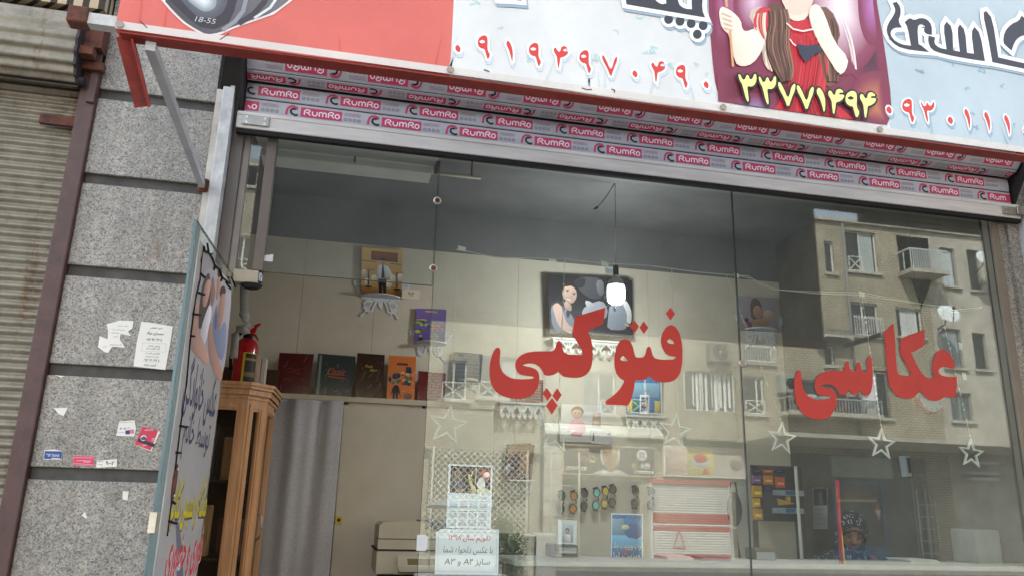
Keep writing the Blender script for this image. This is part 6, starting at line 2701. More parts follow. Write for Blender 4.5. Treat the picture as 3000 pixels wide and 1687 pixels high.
for i in range(k):
    if 15 < i < 19 or i > 30:
        continue
    a, c = r[0] + .1 + (r[1] - r[0] - .2) * i / k, r[0] + .1 + (r[1] - r[0] - .2) * (i + 1) / k
    ha, hc = -.15 + .03 * math.sin(i * 1.7), -.15 + .03 * math.sin((i + 1) * 1.7)
    zb3 = r[2] + .12 + .1 * math.sin(i * .9)
    m.poly([fb((a, zb3), ha), fb((c, zb3), hc), fb((c, r[3] - .06), hc), fb((a, r[3] - .06), ha)])
m.build('bay_curtain', bay)


def balcony(D0, D1, proj, col, bars, label_unused=None):
    r = orect(D0, D1)
    m = MB('cement')
    m.box(-r[0], -r[1], OY + .002, OY + proj, r[2] - .16, r[2])
    bb = m.build('balcony', ap)
    m = MB('paint', col)
    f = Fr((0, OY + proj - .04, 0), (-1, 0, 0), (0, 0, 1))
    m.slab(f, [(r[0], r[3] - .06), (r[1], r[3] - .06), (r[1], r[3]), (r[0], r[3])], -.04, .02)
    n_ = int((r[1] - r[0]) / bars)
    for i in range(n_ + 1):
        x = r[0] + .02 + (r[1] - r[0] - .04) * i / n_
        m.slab(f, [(x - .018, r[2]), (x + .018, r[2]), (x + .018, r[3] - .06), (x - .018, r[3] - .06)], -.02, .01)
    for s in (r[0], r[1]):
        m.box(-s - .02, -s + .02, OY + .01, OY + proj - .06, r[3] - .06, r[3])
        m.box(-s - .018, -s + .018, OY + proj * .5, OY + proj * .5 + .03, r[2], r[3] - .06)
    m.build('railing', bb)
    return r


rb1 = balcony((2252, 638), (2350, 696), .9, (196, 202, 204), .11)
rb2 = balcony((1958, 1000), (2190, 1048), .8, (150, 156, 156), .13)
balcony((2040, 828), (2128, 850), .5, (120, 122, 120), .12)
m = MB('paint', (120, 122, 120))
x, z = M((2118, 600))
m.tube([(x, OY + .08, tp - .05), (x, OY + .08, 4.2)], .06, 8)
m.build('drain_pipe', ap)
m = MB('cement')
x0, x1, z0, z1 = orect((1840, 1108), (2356, 1128))
m.box(-x0, -x1, OY + .002, OY + 3.4, z1 - .14, z1)
m.build('canopy', ap)

m = MB('joint')
gx0, gx1, gz0, gz1 = orect((1844, 1132), (2352, 1400))
m.slab(OF, [[(gx0, -.09), (gx1, -.09), (gx1, gz1), (gx0, gz1)]] + [rl((h_[0] - .01, h_[1] + .01, max(h_[2], -.06) - .01, h_[3] + .01)) for h_ in (G1, G2, G3_)], .001, .02)
m.build('stone_cladding', ap)

# things on that front
r2 = random.Random(11)
cl = [('bundle of clutter', (206, 206, 210)), ('', (60, 70, 90)), ('', (96, 50, 50)), ('', (120, 150, 160))]
labels = ['white bag heaped on the mirrored balcony', 'dark blue bundle heaped on the mirrored balcony', 'dark red box on the mirrored balcony', 'pale blue tub on the mirrored balcony', 'silver sack on the mirrored balcony', 'grey carton on the mirrored balcony']
cols = [(214, 214, 218), (44, 52, 78), (96, 44, 44), (140, 166, 176), (180, 184, 190), (120, 116, 110)]
for i in range(6):
    x = -(rb2[0] + (rb2[1] - rb2[0]) * (.08 + .16 * i))
    h = .5 + .35 * r2.random()
    m = MB('cloth', cols[i])
    m.bbox(x - .25, x + .22, OY + .2, OY + .62, rb2[2] + .002, rb2[2] + h, .1)
    solo(m, 'bundle', labels[i], 'bundle', (x, OY + .4, rb2[2]))


def dish(label, Dc, rad, base):
    x, z = M(Dc)
    t = thing('satellite_dish', label, 'satellite dish', (x, OY + .9, z), 'satellite dishes across the street')
    ax = Vector((-.16, .84, .46)).normalized()
    u = ax.cross(Vector((0, 0, 1))).normalized()
    v = u.cross(ax).normalized()
    c = Vector((x, OY + .9, z))
    m = MB('paint', (214, 218, 222))
    m.sm = True
    n_, k = 22, len(m.v)
    rings = [(0.001, -.16), (.35, -.13), (.7, -.07), (1.0, .0), (1.0, -.02), (.7, -.09), (.35, -.15), (.001, -.18)]
    for r_, h in rings:
        for i in range(n_):
            a = 2 * math.pi * i / n_
            m.v.append(c + (u * math.cos(a) + v * math.sin(a)) * rad * r_ + ax * (h * rad))
    for j in range(len(rings) - 1):
        for i in range(n_):
            m.face((k + j * n_ + i, k + j * n_ + (i + 1) % n_, k + (j + 1) * n_ + (i + 1) % n_, k + (j + 1) * n_ + i))
    m.build('reflector', t)
    m = MB('dark_steel')
    m.tube([c - v * rad * .95, c + ax * rad * .9 - v * rad * .1], .02, 6)
    m.bbox((c + ax * rad * .9).x - .05, (c + ax * rad * .9).x + .05, (c + ax * rad * .9).y - .05, (c + ax * rad * .9).y + .05, (c + ax * rad * .9).z - .12, (c + ax * rad * .9).z - .0, .02)
    m.build('arm', t)
    m = MB('dark_steel')
    m.tube([c - ax * rad * .18, Vector((c.x + .1, OY + .45, c.z - rad * .8)), Vector((c.x + .15, OY + .01, c.z - rad * 1.0))], .03, 6)
    m.build('mast', t)


dish('white satellite dish beside the railed windows, lower one in the reflection', (2348, 800), .46, 0)
dish('white satellite dish near the top right corner of the reflected grey house', (2440, 664), .40, 0)

x, z = M((1784, 896))
ac = thing('air_conditioner', 'grey air conditioner with a round fan grille on the reflected brick wall', 'air conditioner', (x, OY + .2, z))
m = MB('paint', (118, 116, 112))
m.bbox(x - .42, x + .42, OY + .57, OY + .95, z - .36, z + .36, .03)
m.build('casing', ac)
m = MB('matte', (44, 44, 44))
f = Fr((0, OY + .952, 0), (-1, 0, 0), (0, 0, 1))
m.disc(f, (-x, z), .29, .002, 20)
m.col((150, 140, 120)).line(f, [(-x + .2 * math.cos(a), z + .2 * math.sin(a)) for a in [i * math.pi / 8 for i in range(16)]], .03, .006, True)
m.disc(f, (-x, z), .08, .006, 12)
m.build('fan_grille', ac)
m = MB('dark_steel')
m.box(x - .3, x - .26, OY + .552, OY + .9, z - .40, z - .362)
m.box(x + .26, x + .3, OY + .552, OY + .9, z - .40, z - .362)
m.build('bracket', ac)
x, z = M((1976, 968))
ac2 = thing('air_conditioner', 'pale air conditioner with a dark fan beside the cluttered mirrored balcony', 'air conditioner', (x, OY + .2, z))
m = MB('paint', (150, 156, 150))
m.bbox(x - .42, x + .42, OY + .02, OY + .42, z - .36, z + .36, .03)
m.build('casing', ac2)
m = MB('matte', (30, 30, 32))
f = Fr((0, OY + .422, 0), (-1, 0, 0), (0, 0, 1))
m.disc(f, (-x, z), .22, .002, 20)
m.build('fan_grille', ac2)
# laundry and the child at the opening
x0, x1, z0, z1 = orect((2166, 940), (2200, 1048))
m = MB('cloth', (226, 222, 226))
k = 8
for i in range(k):
    a, c = -x0 + (x0 - x1) * i / k, -x0 + (x0 - x1) * (i + 1) / k
    m.hexa([(a, OY + .30 + .02 * math.sin(i * 2), z0), (c, OY + .30 + .02 * math.sin(i * 2 + 2), z0), (c, OY + .31 + .02 * math.sin(i * 2 + 2), z0), (a, OY + .31 + .02 * math.sin(i * 2), z0),
            (a, OY + .30, z1), (c, OY + .30, z1), (c, OY + .31, z1), (a, OY + .31, z1)])
solo(m, 'hanging_cloth', 'white cloth hung out from the reflected balcony opening', 'laundry', (-(x0 + x1) / 2, OY + .3, z0))
a_, c_ = M((2170, 1050)), M((2246, 1046))
m = MB('metal', (190, 186, 176))
m.tube([(a_[0], OY + .35, z1 + .02), (c_[0] + .4, OY + .35, z1 + .0)], .02, 6)
m.tube([(a_[0], OY + .0, z1 + .02), (a_[0], OY + .35, z1 + .02)], .02, 6)
m.tube([(c_[0], OY + .0, z1 + .01), (c_[0], OY + .35, z1 + .01)], .02, 6)
solo(m, 'laundry_rail', 'thin metal laundry rail below the window of the mirrored apartments', 'rail', (a_[0], OY + .3, z1))

# ---- grey rendered house
D1_ = orect((2362, 622), (2412, 722))
D2_ = orect((2430, 628), (2474, 732))
D3_ = orect((2366, 824), (2428, 926))
D4_ = orect((2444, 836), (2490, 930))
D5_ = orect((2388, 985), (2452, 1060))
tp2 = M((2420, 594))[1]
gh = facade('grey_house', 'grey rendered house with sheer curtained windows at the right of the reflection', (2356, 900), (2900, 900), tp2, [D1_, D2_, D3_, D4_, D5_], 'cement')
window(gh, D1_, mull=0, col=(130, 130, 126), curtain=((190, 200, 206), .04, .96))
window(gh, D2_, mull=0, col=(120, 120, 116))
window(gh, D3_, mull=0, col=(130, 130, 126), curtain=((150, 164, 172), .05, .9))
window(gh, D4_, mull=0, col=(120, 120, 116))
window(gh, D5_, mull=.5, col=(150, 146, 140), glass=(96, 104, 106))
m = MB('paint', (214, 216, 220))
for i, y in enumerate((1160, 1186, 1200)):
    x0, x1, z0, z1 = orect((2420, y), (2490, y + 9))
    m.box(-x0, -x1, OY + .01, OY + .5, z0, z1)
m.build('awning_slats', gh)
cz_ = orect((1840, 1108), (2356, 1128))
x0, x1, z1 = cz_[0] - 5.0, cz_[0] - .003, cz_[3]
m = MB('cement')
m.box(-x0, -x1, OY + .002, OY + 3.3, z1 - .14, z1)
m.build('canopy', gh)


def bluedoor(m, f, g):
    m.col((200, 120, 80)).text(f, 'خرازی فروشی', g(.5, .68), wd=1.4, ht=.26, h=.006)
    m.col((96, 100, 84)).text(f, 'لوازم خیاطی', g(.6, .32), wd=1.2, ht=.14, h=.006)
    m.text(f, 'تلفن ۳۳۷', g(.35, .16), wd=.6, ht=.10, h=.006)


signboard('pale green shop sign board above the blue framed door across the street', 'shop_sign', 'sign', (2084, 1146), (2238, 1203), (142, 160, 150), bluedoor, edge=(150, 166, 160))
bd_ = thing('blue_door', 'blue framed glazed shop door reflected behind the woman in the scarf', 'door', (M((2160, 1412))[0], OY, 0))
r = orect((2092, 1206), (2238, 1412))
r = (r[0], r[1], -.06, r[3])
m = MB('paint', (40, 88, 128))
q = (r[0] + .09, r[1] - .09, r[2] + .55, r[3] - .12)
m.slab(OF, [rl(r), rl(q)], -.1, .02)
m.build('frame', bd_)
m = MB('gloss', (58, 58, 54))
m.rect(OF, q[0], q[1], q[2], q[3], -.06)
gl = m.build('pane', bd_)
m = MB('print', (200, 70, 66))
f = Fr((0, OY - .05, 0), (-1, 0, 0), (0, 0, 1))
g = lambda u, v: (q[0] + (q[1] - q[0]) * u, q[2] + (q[3] - q[2]) * v)
m.text(f, 'پوشاک بچه گانه', g(.52, .84), wd=1.2, ht=.16, h=.004)
m.col((170, 160, 96)).fill(f, [g(.1, .72), g(.95, .70), g(.95, .74), g(.1, .76)], .004)
m.col((214, 206, 200)).fill(f, [g(.03, .60), g(.14, .60), g(.13, .50), g(.085, .42), g(.04, .5)], .004)
m.col((196, 70, 70)).line(f, [g(.05, .58), g(.085, .68), g(.12, .58)], .05, .008)
m.line(f, [g(.04, .54), g(.07, .46), g(.085, .52), g(.10, .46), g(.13, .54)], .04, .008)
m.build('door_print', gl)
m = MB('paint', (190, 190, 184))
for d in (2300, 2322, 2343):
    x, z = M((d, 1230))
    m.tube([(x, OY + .1, z), (x, OY + .1, -.1)], .03, 6)
x0, z0 = M((2300, 1260))
x1 = M((2343, 1260))[0]
for i in range(5):
    m.tube([(x0, OY + .1, .3 + .45 * i), (x1, OY + .1, .3 + .45 * i)], .02, 6)
solo(m, 'ladder', 'tall pale ladder leaning flat on the front beside the blue door reflection', 'ladder', (x0, OY + .1, -.1))
m = MB('paint', (186, 178, 160))
for d in (1331, 1395):
    x, z = M((d, 1150))
    m.tube([(x, OY + 3.0, z), (x, OY + 3.0, -.0)], .03, 6)
x0, x1 = M((1331, 1200))[0], M((1395, 1200))[0]
for i in range(6):
    m.tube([(x0, OY + 3.0, .3 + .5 * i), (x1, OY + 3.0, .3 + .5 * i)], .018, 6)
solo(m, 'goods_rack', 'thin metal goods rack on the far pavement left of the game shop', 'rack', (x0, OY + 3, 0))

# ---- chain link fence and greenery in the street
FY = -9.0
fp = lambda D: (at(D, -FY).x, at(D, -FY).z)
a_, c_ = fp((1083, 1128)), fp((1326, 1340))
cf = thing('mesh_fence', 'diamond wire mesh fence mirrored over the calendar in the window', 'fence', ((a_[0] + c_[0]) / 2, FY, 0))
m = MB('paint', (226, 220, 204))
ff = Fr((0, FY, 0), (-1, 0, 0), (0, 0, 1))
X0, X1, Z0, Z1 = -c_[0], -a_[0], c_[1] - .1, a_[1]
st = .105
i = 0
s = X0 - (Z1 - Z0)
while s < X1:
    for dr in (1, -1):
        # diagonal wires clipped to the panel
        if dr > 0:
            p0, p1 = (s, Z0), (s + (Z1 - Z0), Z1)
        else:
            p0, p1 = (s, Z1), (s + (Z1 - Z0), Z0)
        t0 = max(0, (X0 - p0[0]) / (p1[0] - p0[0]))
        t1 = min(1, (X1 - p0[0]) / (p1[0] - p0[0]))
        if t1 - t0 > .01:
            q0 = (p0[0] + (p1[0] - p0[0]) * t0, p0[1] + (p1[1] - p0[1]) * t0)
            q1 = (p0[0] + (p1[0] - p0[0]) * t1, p0[1] + (p1[1] - p0[1]) * t1)
            m.beam(ff(q0, .005 * dr), ff(q1, .005 * dr), .017, .008, (0, 1, 0))
    s += st
m.build('wire_mesh', cf)
for d in (1088, 1327):
    m = MB('paint', (196, 190, 176))
    x = fp((d, 1200))[0]
    m.tube([(x, FY, Z1 + .05), (x, FY, -.1)], .022, 8)
    m.build('post', cf)
m = MB('paint', (190, 196, 200))
m.box(a_[0], fp((1240, 1262))[0], FY + .03, FY + .05, fp((1200, 1272))[1], fp((1200, 1258))[1])
m.build('rail', cf)


def shrub(label, Dc, rx, rz, n_, seed, y, dark=False):
    x, z = at(Dc, -y).x, at(Dc, -y).z
    t = thing('shrub', label, 'shrub', (x, y, -.1))
    r = random.Random(seed)
    m = MB('leaf')
    for i in range(n_):
        a, b2, c2 = r.gauss(0, .42), r.gauss(0, .42), r.gauss(0, .45)
        p = Vector((x + a * rx, y + b2 * rx, z + c2 * rz))
        u = Vector((r.uniform(-1, 1), r.uniform(-1, 1), r.uniform(-.6, 1))).normalized()
        v = u.cross(Vector((r.uniform(-1, 1), r.uniform(-1, 1), r.uniform(-1, 1)))).normalized()
        L = r.uniform(.04, .08)
        m.poly([p, p + u * L * .5 + v * L * .22, p + u * L, p + u * L * .5 - v * L * .22])
    m.build('foliage', t)
    m = MB('rust')
    for k_ in range(4):
        m.tube([(x + .03 * k_, y, -.1), (x + r.uniform(-.1, .1), y + r.uniform(-.1, .1), z * .6), (x + r.uniform(-.25, .25) * rx, y, z)], [.02, .014, .006], 6)
    m.build('stem', t)


shrub('dark green leafy shrub mirrored low beside the white note', (1285, 1392), .24, .34, 900, 1, -7.3)
shrub('pale green grassy shrub mirrored just below the wire fence', (1268, 1330), .14, .16, 420, 2, -7.5)
for i, (d0, d1, lab) in enumerate((((1268, 1342), (1345, 1405), 'white plastic sheet spread on boxes in the mirrored street left of the picture frame'), ((1352, 1340), (1400, 1400), 'pale standing board in the mirrored street near the picture frame'))):
    a_, c_ = at(d0, 8.0), at(d1, 8.0)
    m = MB('paint', (214, 210, 190) if i == 0 else (190, 190, 186))
    m.bbox(a_.x, c_.x, -8.3, -8.0, -.1, a_.z, .03)
    solo(m, 'street_box', lab, 'box', ((a_.x + c_.x) / 2, -8.1, -.1))
# ================================================================== things at the glass
IY = .0075                      # just behind the pane
IF = facing(IY)
IG = lambda D: xz(D, IY)
zc = crop(1230, 1300, 3.744)


def Qc(*p):
    return [IG(zc(q)) for q in p]


cal = thing('calendar_sheet', 'white calendar sheet with a harp picture stuck inside the glass above the note', 'calendar', at((1180, 1330), IY))
m = MB('print', (222, 226, 230))
fI = Fr((0, IY, 0), (1, 0, 0), (0, 0, 1))
m.slab(fI, Qc((318, 216), (800, 238), (780, 930), (286, 920)), -.0006, .0002)
m.build('sheet', cal)
m = MB('print')


def P(col, h, *p, sm=0):
    m.col(col).fill(fI, smooth(Qc(*p), sm) if sm else Qc(*p), h)


P((46, 28, 30), .0005, (340, 236), (778, 256), (768, 545), (328, 530))
P((110, 40, 34), .0007, (640, 262), (776, 262), (772, 400), (680, 400))
P((176, 70, 50), .0009, (660, 290), (776, 270), (774, 380), (700, 380), sm=1)
P((250, 236, 228), .0011, (690, 325), (730, 300), (772, 318), (765, 350), (735, 372), (705, 350), sm=1)
P((128, 102, 92), .0008, (372, 300), (430, 270), (462, 320), (462, 385), (375, 385))
P((96, 88, 104), .0009, (365, 400), (430, 378), (480, 420), (490, 500), (440, 510), (370, 470), sm=1)
P((176, 140, 110), .0010, (400, 490), (480, 500), (470, 525), (400, 520))
P((206, 186, 130), .0011, (525, 330), (550, 330), (580, 440), (610, 470), (620, 530), (580, 540), (545, 440))
m.col((216, 200, 150)).line(fI, Qc((540, 335), (565, 345), (580, 300), (625, 262)), .005, .0013)
m.line(fI, Qc((625, 262), (606, 440)), .004, .0013)
P((226, 222, 218), .0012, (620, 440), (640, 395), (660, 362), (690, 365), (712, 400), (718, 460), (700, 490), (640, 490), sm=1)
P((226, 216, 190), .0011, (620, 500), (680, 470), (740, 490), (770, 520), (766, 544), (640, 538))
m.build('picture', cal)
m = MB('print')
m.col((206, 70, 84)).text(fI, 'سال نو مبارک', IG(zc((555, 566))), wd=.065, ht=.008, h=.0006)
m.col((60, 60, 66)).text(fI, '۱۳۹۸', IG(zc((705, 595))), wd=.026, ht=.010, h=.0006)
for j, yy in enumerate((632, 738, 832)):
    for i, (xx, c) in enumerate(((372, (120, 150, 196)), (482, (206, 96, 84)), (590, (110, 150, 110)), (700, (206, 100, 116)))):
        xx -= 8 * j
        m.col(c).line(fI, Qc((xx - 45, yy), (xx + 45, yy - 2)), .003, .0006)
        m.col((196, 198, 204)).fill(fI, Qc((xx - 45, yy + 14), (xx + 42, yy + 16), (xx + 40, yy + 66), (xx - 47, yy + 64)), .0005)
        m.col((150, 152, 160))
        for r_ in range(5):
            m.line(fI, Qc((xx - 42, yy + 20 + 10 * r_), (xx + 38, yy + 21 + 10 * r_)), .0009, .0007)
m.build('month_grid', cal)
nt_ = thing('paper_note', 'white paper note with red and black Persian lines about a calendar, stuck in the window', 'note', at((1175, 1445), IY))
m = MB('print', (222, 224, 230))
m.slab(fI, Qc((178, 960), (240, 928), (868, 936), (860, 1436), (162, 1426)), .0006, .0012)
m.build('sheet', nt_)
m = MB('print')
m.col((150, 146, 140)).line(fI, Qc((205, 966), (845, 970), (838, 1405), (192, 1396)), .0009, .0014, True)
m.col((206, 60, 66)).text(fI, 'تقویم سال ۱۳۹۸', IG(zc((545, 1040))), wd=.197, ht=.036, h=.0015, bold=.008, shear=.12)
m.col((86, 78, 66)).text(fI, 'با عکس دلخواه شما', IG(zc((530, 1165))), wd=.232, ht=.038, h=.0015, shear=.12)
m.col((64, 62, 66)).text(fI, 'سایز A۴ و A۳', IG(zc((520, 1296))), wd=.212, ht=.036, h=.0015, bold=.008, shear=.12)
m.build('lettering', nt_)
m = MB('paint', (206, 208, 208))
q = [xz(p, -.0055) for p in ((1049, 1344), (1070, 1344), (1076, 1350), (1075, 1378), (1070, 1385), (1047, 1384))]
m.slab(facing(-.0055), q, -.011, .003)
solo(m, 'glass_clamp', 'pale rounded glass clamp on the pane edge left of the paper note', 'clamp', at((1060, 1385), -.006))
m = MB('paint', (196, 196, 186))
for i, (D0, D1) in enumerate((((1512, 656), (1531, 670)), ((1847, 686), (1859, 700)), ((1152, 618), (1172, 632)), ((1380, 650), (1400, 660)), ((1522, 673), (1542, 690)), ((2160, 732), (2176, 748)), ((2410, 860), (2422, 880)), ((2420, 935), (2432, 955)))):
    m = MB('vinyl', (206, 206, 190) if i != 4 else (176, 186, 190))
    a, c = IG(D0), IG(D1)
    m.slab(IF, [(a[0], a[1]), (c[0], a[1] - .006), (c[0] - .002, c[1]), (a[0] + .003, c[1] + .002)], -.001, .0006)
    solo(m, 'tape_piece', ['yellowed tape square holding the light string left of the bulb', 'yellowed tape square holding the light string on the pane joint', 'tape piece at the left end of the light string', 'tape piece on the light string above the girls picture',
                           'silvery tape strip hanging just left of the bulb cap', 'yellowed tape square on the right stretch of the light string', 'small tape scrap near the right frame post, upper one', 'small tape scrap near the right frame post, lower one'][i], 'tape', at(D1, IY))

# string of lights and the star lamps
SP = [(1148, 628), (1180, 634), (1250, 648), (1330, 650), (1420, 652), (1510, 662), (1630, 668), (1750, 684), (1853, 693), (1880, 694), (1920, 716), (1952, 728), (2050, 738), (2168, 742), (2300, 762), (2365, 770), (2400, 780), (2470, 772)]
sy = .03
m = MB('vinyl', (196, 196, 176))
m.tube([at(p, sy) for p in SP], .0026, 5)
m.tube([at((p[0], p[1] + 6 * math.sin(i)), sy + .006) for i, p in enumerate(SP[8:])], .0018, 5)
ls = thing('light_string', 'thin pale light string taped across the glass with beaded strands hanging down', 'light string', at(SP[8], sy))
m.build('cord', ls)
stars = [((1126, 1068), 50, (1150, 640)), ((1398, 1090), 50, (1421, 652)), ((1697, 1084), 46, (1690, 676)), ((1966, 1102), 43, (1826, 690)), ((2217, 1116), 43, (2168, 742)), ((2443, 1140), 41, (2365, 770))]
star_lab = ['leftmost star lamp, hanging by the pane edge above the wire mesh', 'faint star lamp hanging left of the baby picture', 'star lamp hanging at the pane joint above the pink sign', 'star lamp hanging under the start of the second red word', 'star lamp hanging below the middle of the second red word',
            'rightmost star lamp, near the right frame post']
for (c, r_, tp_), lab in zip(stars, star_lab):
    o = at(c, sy)
    f = facing(sy)
    k = r_ * K / 2309 * (3.83 / .93)
    tilt = .12
    pt5 = lambda rr, ri: [(o.x + (rr if j % 2 == 0 else ri) * math.sin(j * math.pi / 5 + tilt), o.z + (rr if j % 2 == 0 else ri) * math.cos(j * math.pi / 5 + tilt)) for j in range(10)][::-1]
    m = MB('vinyl', (216, 216, 206))
    m.slab(f, [pt5(k, k * .42), pt5(k * .80, k * .30)], -.006, .006)
    solo(m, 'star_lamp', lab, 'star lamp', (o.x, sy, o.z), 'star outline lamps hanging in the window')
    m = MB('vinyl', (212, 206, 186))
    top = at(tp_, sy)
    e = Vector((o.x + k * math.sin(tilt), sy, o.z + k))
    n_ = 26
    m.tube([top, e], .0011, 4)
    for j in range(n_):
        p = top + (e - top) * (j + .5) / n_
        if j % 3:
            m.bbox(p.x - .0028, p.x + .0028, sy - .003, sy + .003, p.z - .006, p.z + .006, .001)
    m.build('beaded_strand', ls)

# white and yellow rods
for D0, D1, rad, c, lab, nm in (((2106, 1206), (2117, 1424), .0105, (170, 30, 36), 'long red rod leaning upright inside the right window in front of the woman', 'rod'), ((2113, 1318), (2124, 1424), .0075, (226, 176, 30), 'shorter yellow rod leaning beside the long red rod', 'rod')):
    a, c2 = at(D0, .10), at(D1, .10)
    m = MB('gloss', c)
    m.tube([a, (c2.x, c2.y, CTZ)], rad, 10)
    if c[1] > 100:
        m.col((200, 200, 206)).tube([a, a + (a - c2).normalized() * .02], [rad * .6, rad * .3], 8)
    solo(m, nm, lab, 'rod', (c2.x, c2.y, CTZ))

# ---- sunglasses on a wall panel
sg = [(1412, 1262, (60, 96, 76), (40, 36, 34)), (1443, 1262, (196, 120, 30), (36, 30, 26)), (1470, 1256, (30, 34, 44), (28, 28, 36)), (1500, 1254, (110, 190, 180), (30, 30, 36)), (1522, 1250, (206, 176, 50), (32, 28, 26)), (1541, 1246, (96, 62, 50), (26, 22, 22)),
      (1598, 1249, (40, 42, 50), (30, 30, 34)), (1638, 1252, (54, 56, 60), (30, 30, 34))]
sgl = ['sunglasses with green lenses, first of the row under the game shop sign', 'sunglasses with orange lenses second in the hanging row', 'black sunglasses between the orange and the turquoise pair', 'sunglasses with turquoise mirror lenses in the row',
       'sunglasses with yellow mirror lenses in the row', 'brown round sunglasses at the right end of the row', 'single dark sunglasses hanging apart right of the row', 'dark sunglasses hanging beside the red striped shutter reflection']
for (dx, dy, lc, fcx), lab in zip(sg, sgl):
    y = WY - .05
    a = xz((dx, dy), y)
    f = facing(y)
    t = thing('sunglasses', lab, 'sunglasses', (a[0], y, a[1]), 'sunglasses hanging on the back wall')
    m = MB('gloss', fcx)
    for s in (-1, 1):
        lo = [(a[0] + .030 * math.cos(q_) + .004 * s, a[1] + s * .048 + .036 * math.sin(q_)) for q_ in [i * math.pi / 9 for i in range(18)]]
        li = [(a[0] + .023 * math.cos(q_) + .004 * s, a[1] + s * .048 + .029 * math.sin(q_)) for q_ in [i * math.pi / 9 for i in range(18)]]
        m.slab(f, [lo, li], -.006, .004)
    m.bbox(a[0] + .012, a[0] + .024, y - .006, y + .004, a[1] - .014, a[1] + .014, .003)
    m.beam((a[0] + .01, y + .002, a[1] + .088), (a[0] - .012, y + .046, a[1] + .080), .006, .010)
    m.beam((a[0] + .01, y + .002, a[1] - .088), (a[0] - .012, y + .046, a[1] - .080), .006, .010)
    m.build('frame', t)
    for s in (-1, 1):
        m = MB('gloss', lc)
        li = [(a[0] + .0235 * math.cos(q_) + .004 * s, a[1] + s * .048 + .0295 * math.sin(q_)) for q_ in [i * math.pi / 9 for i in range(18)]]
        m.slab(f, li, -.003, .001)
        m.build('lens', t)

# ---- blue poster, picture frame and box on the counter side
def bluep(m, f, g):
    shp(m, f, g, (52, 112, 164), .0010, (0, 0), (1, 0), (1, 1), (0, 1))
    shp(m, f, g, (96, 160, 200), .0013, (.03, .3), (.97, .3), (.97, .55), (.03, .55))
    shp(m, f, g, (36, 82, 140), .0014, (.4, .52), (.95, .46), (.95, .78), (.5, .82), sm=1)
    shp(m, f, g, (120, 150, 176), .0012, (.03, .55), (.4, .55), (.4, .9), (.03, .9))
    shp(m, f, g, (110, 84, 120), .0015, (.3, .04), (.62, .04), (.66, .3), (.34, .3), sm=1)
    m.col((40, 50, 80)).text(f, 'لوازم تحریر', g(.5, .93), wd=.18, ht=.03, h=.0018)
    m.col((206, 200, 196)).text(f, 'کارت ویزیت جلب', g(.5, .33), wd=.2, ht=.04, h=.0020)
    m.text(f, 'ویزیت لیا', g(.5, .14), wd=.15, ht=.035, h=.0020)
    oval(m, f, g, (206, 196, 150), .0018, .45, .72, .12, .05)
    m.col((214, 226, 232)).line(f, [g(0.015, .01), g(.985, .01), g(.985, .99), g(.015, .99)], .006, .0022, True)


board('blue_poster', 'blue printed poster standing on the counter behind the middle pane', 'poster', [(1537, 1290), (1618, 1292), (1617, 1414), (1536, 1413)], .42, .006, (52, 112, 164), bluep, mat='gloss')
a_, c_ = at((1388, 1368), .30), at((1452, 1402), .30)
pr = thing('printer', 'small dark grey printer box on the counter under the white picture frame', 'printer', ((a_.x + c_.x) / 2, .35, CTZ))
m = MB('paint', (72, 72, 74))
m.bbox(a_.x, c_.x, .28, .44, CTZ, a_.z, .01)
m.build('case', pr)
m = MB('gloss', (140, 140, 140))
m.bbox(a_.x + .03, c_.x - .01, .272, .2795, CTZ + .02, CTZ + .05, .003)
m.build('paper_tray', pr)


def port(m, f, g):
    shp(m, f, g, (176, 188, 198), .0010, (.2, .12), (.82, .12), (.82, .82), (.2, .82))
    shp(m, f, g, (206, 206, 204), .0013, (.3, .14), (.7, .14), (.66, .4), (.5, .46), (.34, .4))
    oval(m, f, g, (190, 156, 140), .0016, .5, .54, .09, .10)
    oval(m, f, g, (90, 84, 90), .0014, .5, .60, .11, .09)


board('photo_stand', 'white picture frame with a faint portrait standing on the dark printer', 'picture frame', [(1404, 1306), (1452, 1308), (1450, 1372), (1403, 1370)], .34, .02, (212, 214, 216), port, mat='paint')

# ---- stationery rack at the right back
RY = 1.86
rk = thing('stationery_rack', 'wall rack of colourful notebooks and blue white shelves by the back corner', 'rack', (at((1955, 1300), RY).x, RY, FLOOR))
m = MB('matte', (70, 66, 66))
a_, c_ = xz((1890, 1168), RY + .03), xz((2025, 1312), RY + .03)
m.box(a_[0], c_[0], RY + .03, RY + .05, c_[1], a_[1])
m.box(a_[0], a_[0] + .03, RY + .03, RY + .06, FLOOR, c_[1])
m.box(c_[0] - .03, c_[0], RY + .03, RY + .06, FLOOR, c_[1])
m.build('back_panel', rk)
for y0, y1 in ((1231, 1247), (1276, 1292)):
    m = MB('paint', (150, 166, 176))
    a_, c_ = xz((1952, y0), RY - .03), xz((2024, y1), RY - .03)
    m.bbox(a_[0], c_[0], RY - .03, RY + .029, c_[1], a_[1], .004)
    m.col((36, 104, 150)).box(a_[0] + .08, a_[0] + .16, RY - .034, RY - .031, c_[1] + .008, a_[1] - .003)
    m.build('shelf_edge', rk)
nbk = [((1893, 1180), (1918, 1190), (58, 44, 84)), ((1922, 1180), (1946, 1190), (190, 96, 44)), ((1950, 1180), (1974, 1190), (40, 44, 90)), ((1894, 1194), (1916, 1216), (120, 90, 130)), ((1921, 1194), (1946, 1218), (206, 130, 50)), ((1951, 1198), (1976, 1226), (206, 84, 40)),
       ((1893, 1220), (1918, 1250), (196, 150, 50)), ((1922, 1220), (1944, 1236), (60, 50, 90)), ((1894, 1252), (1914, 1275), (214, 160, 40)), ((1978, 1240), (1990, 1262), (206, 160, 50)), ((1896, 1278), (1920, 1306), (190, 140, 40))]
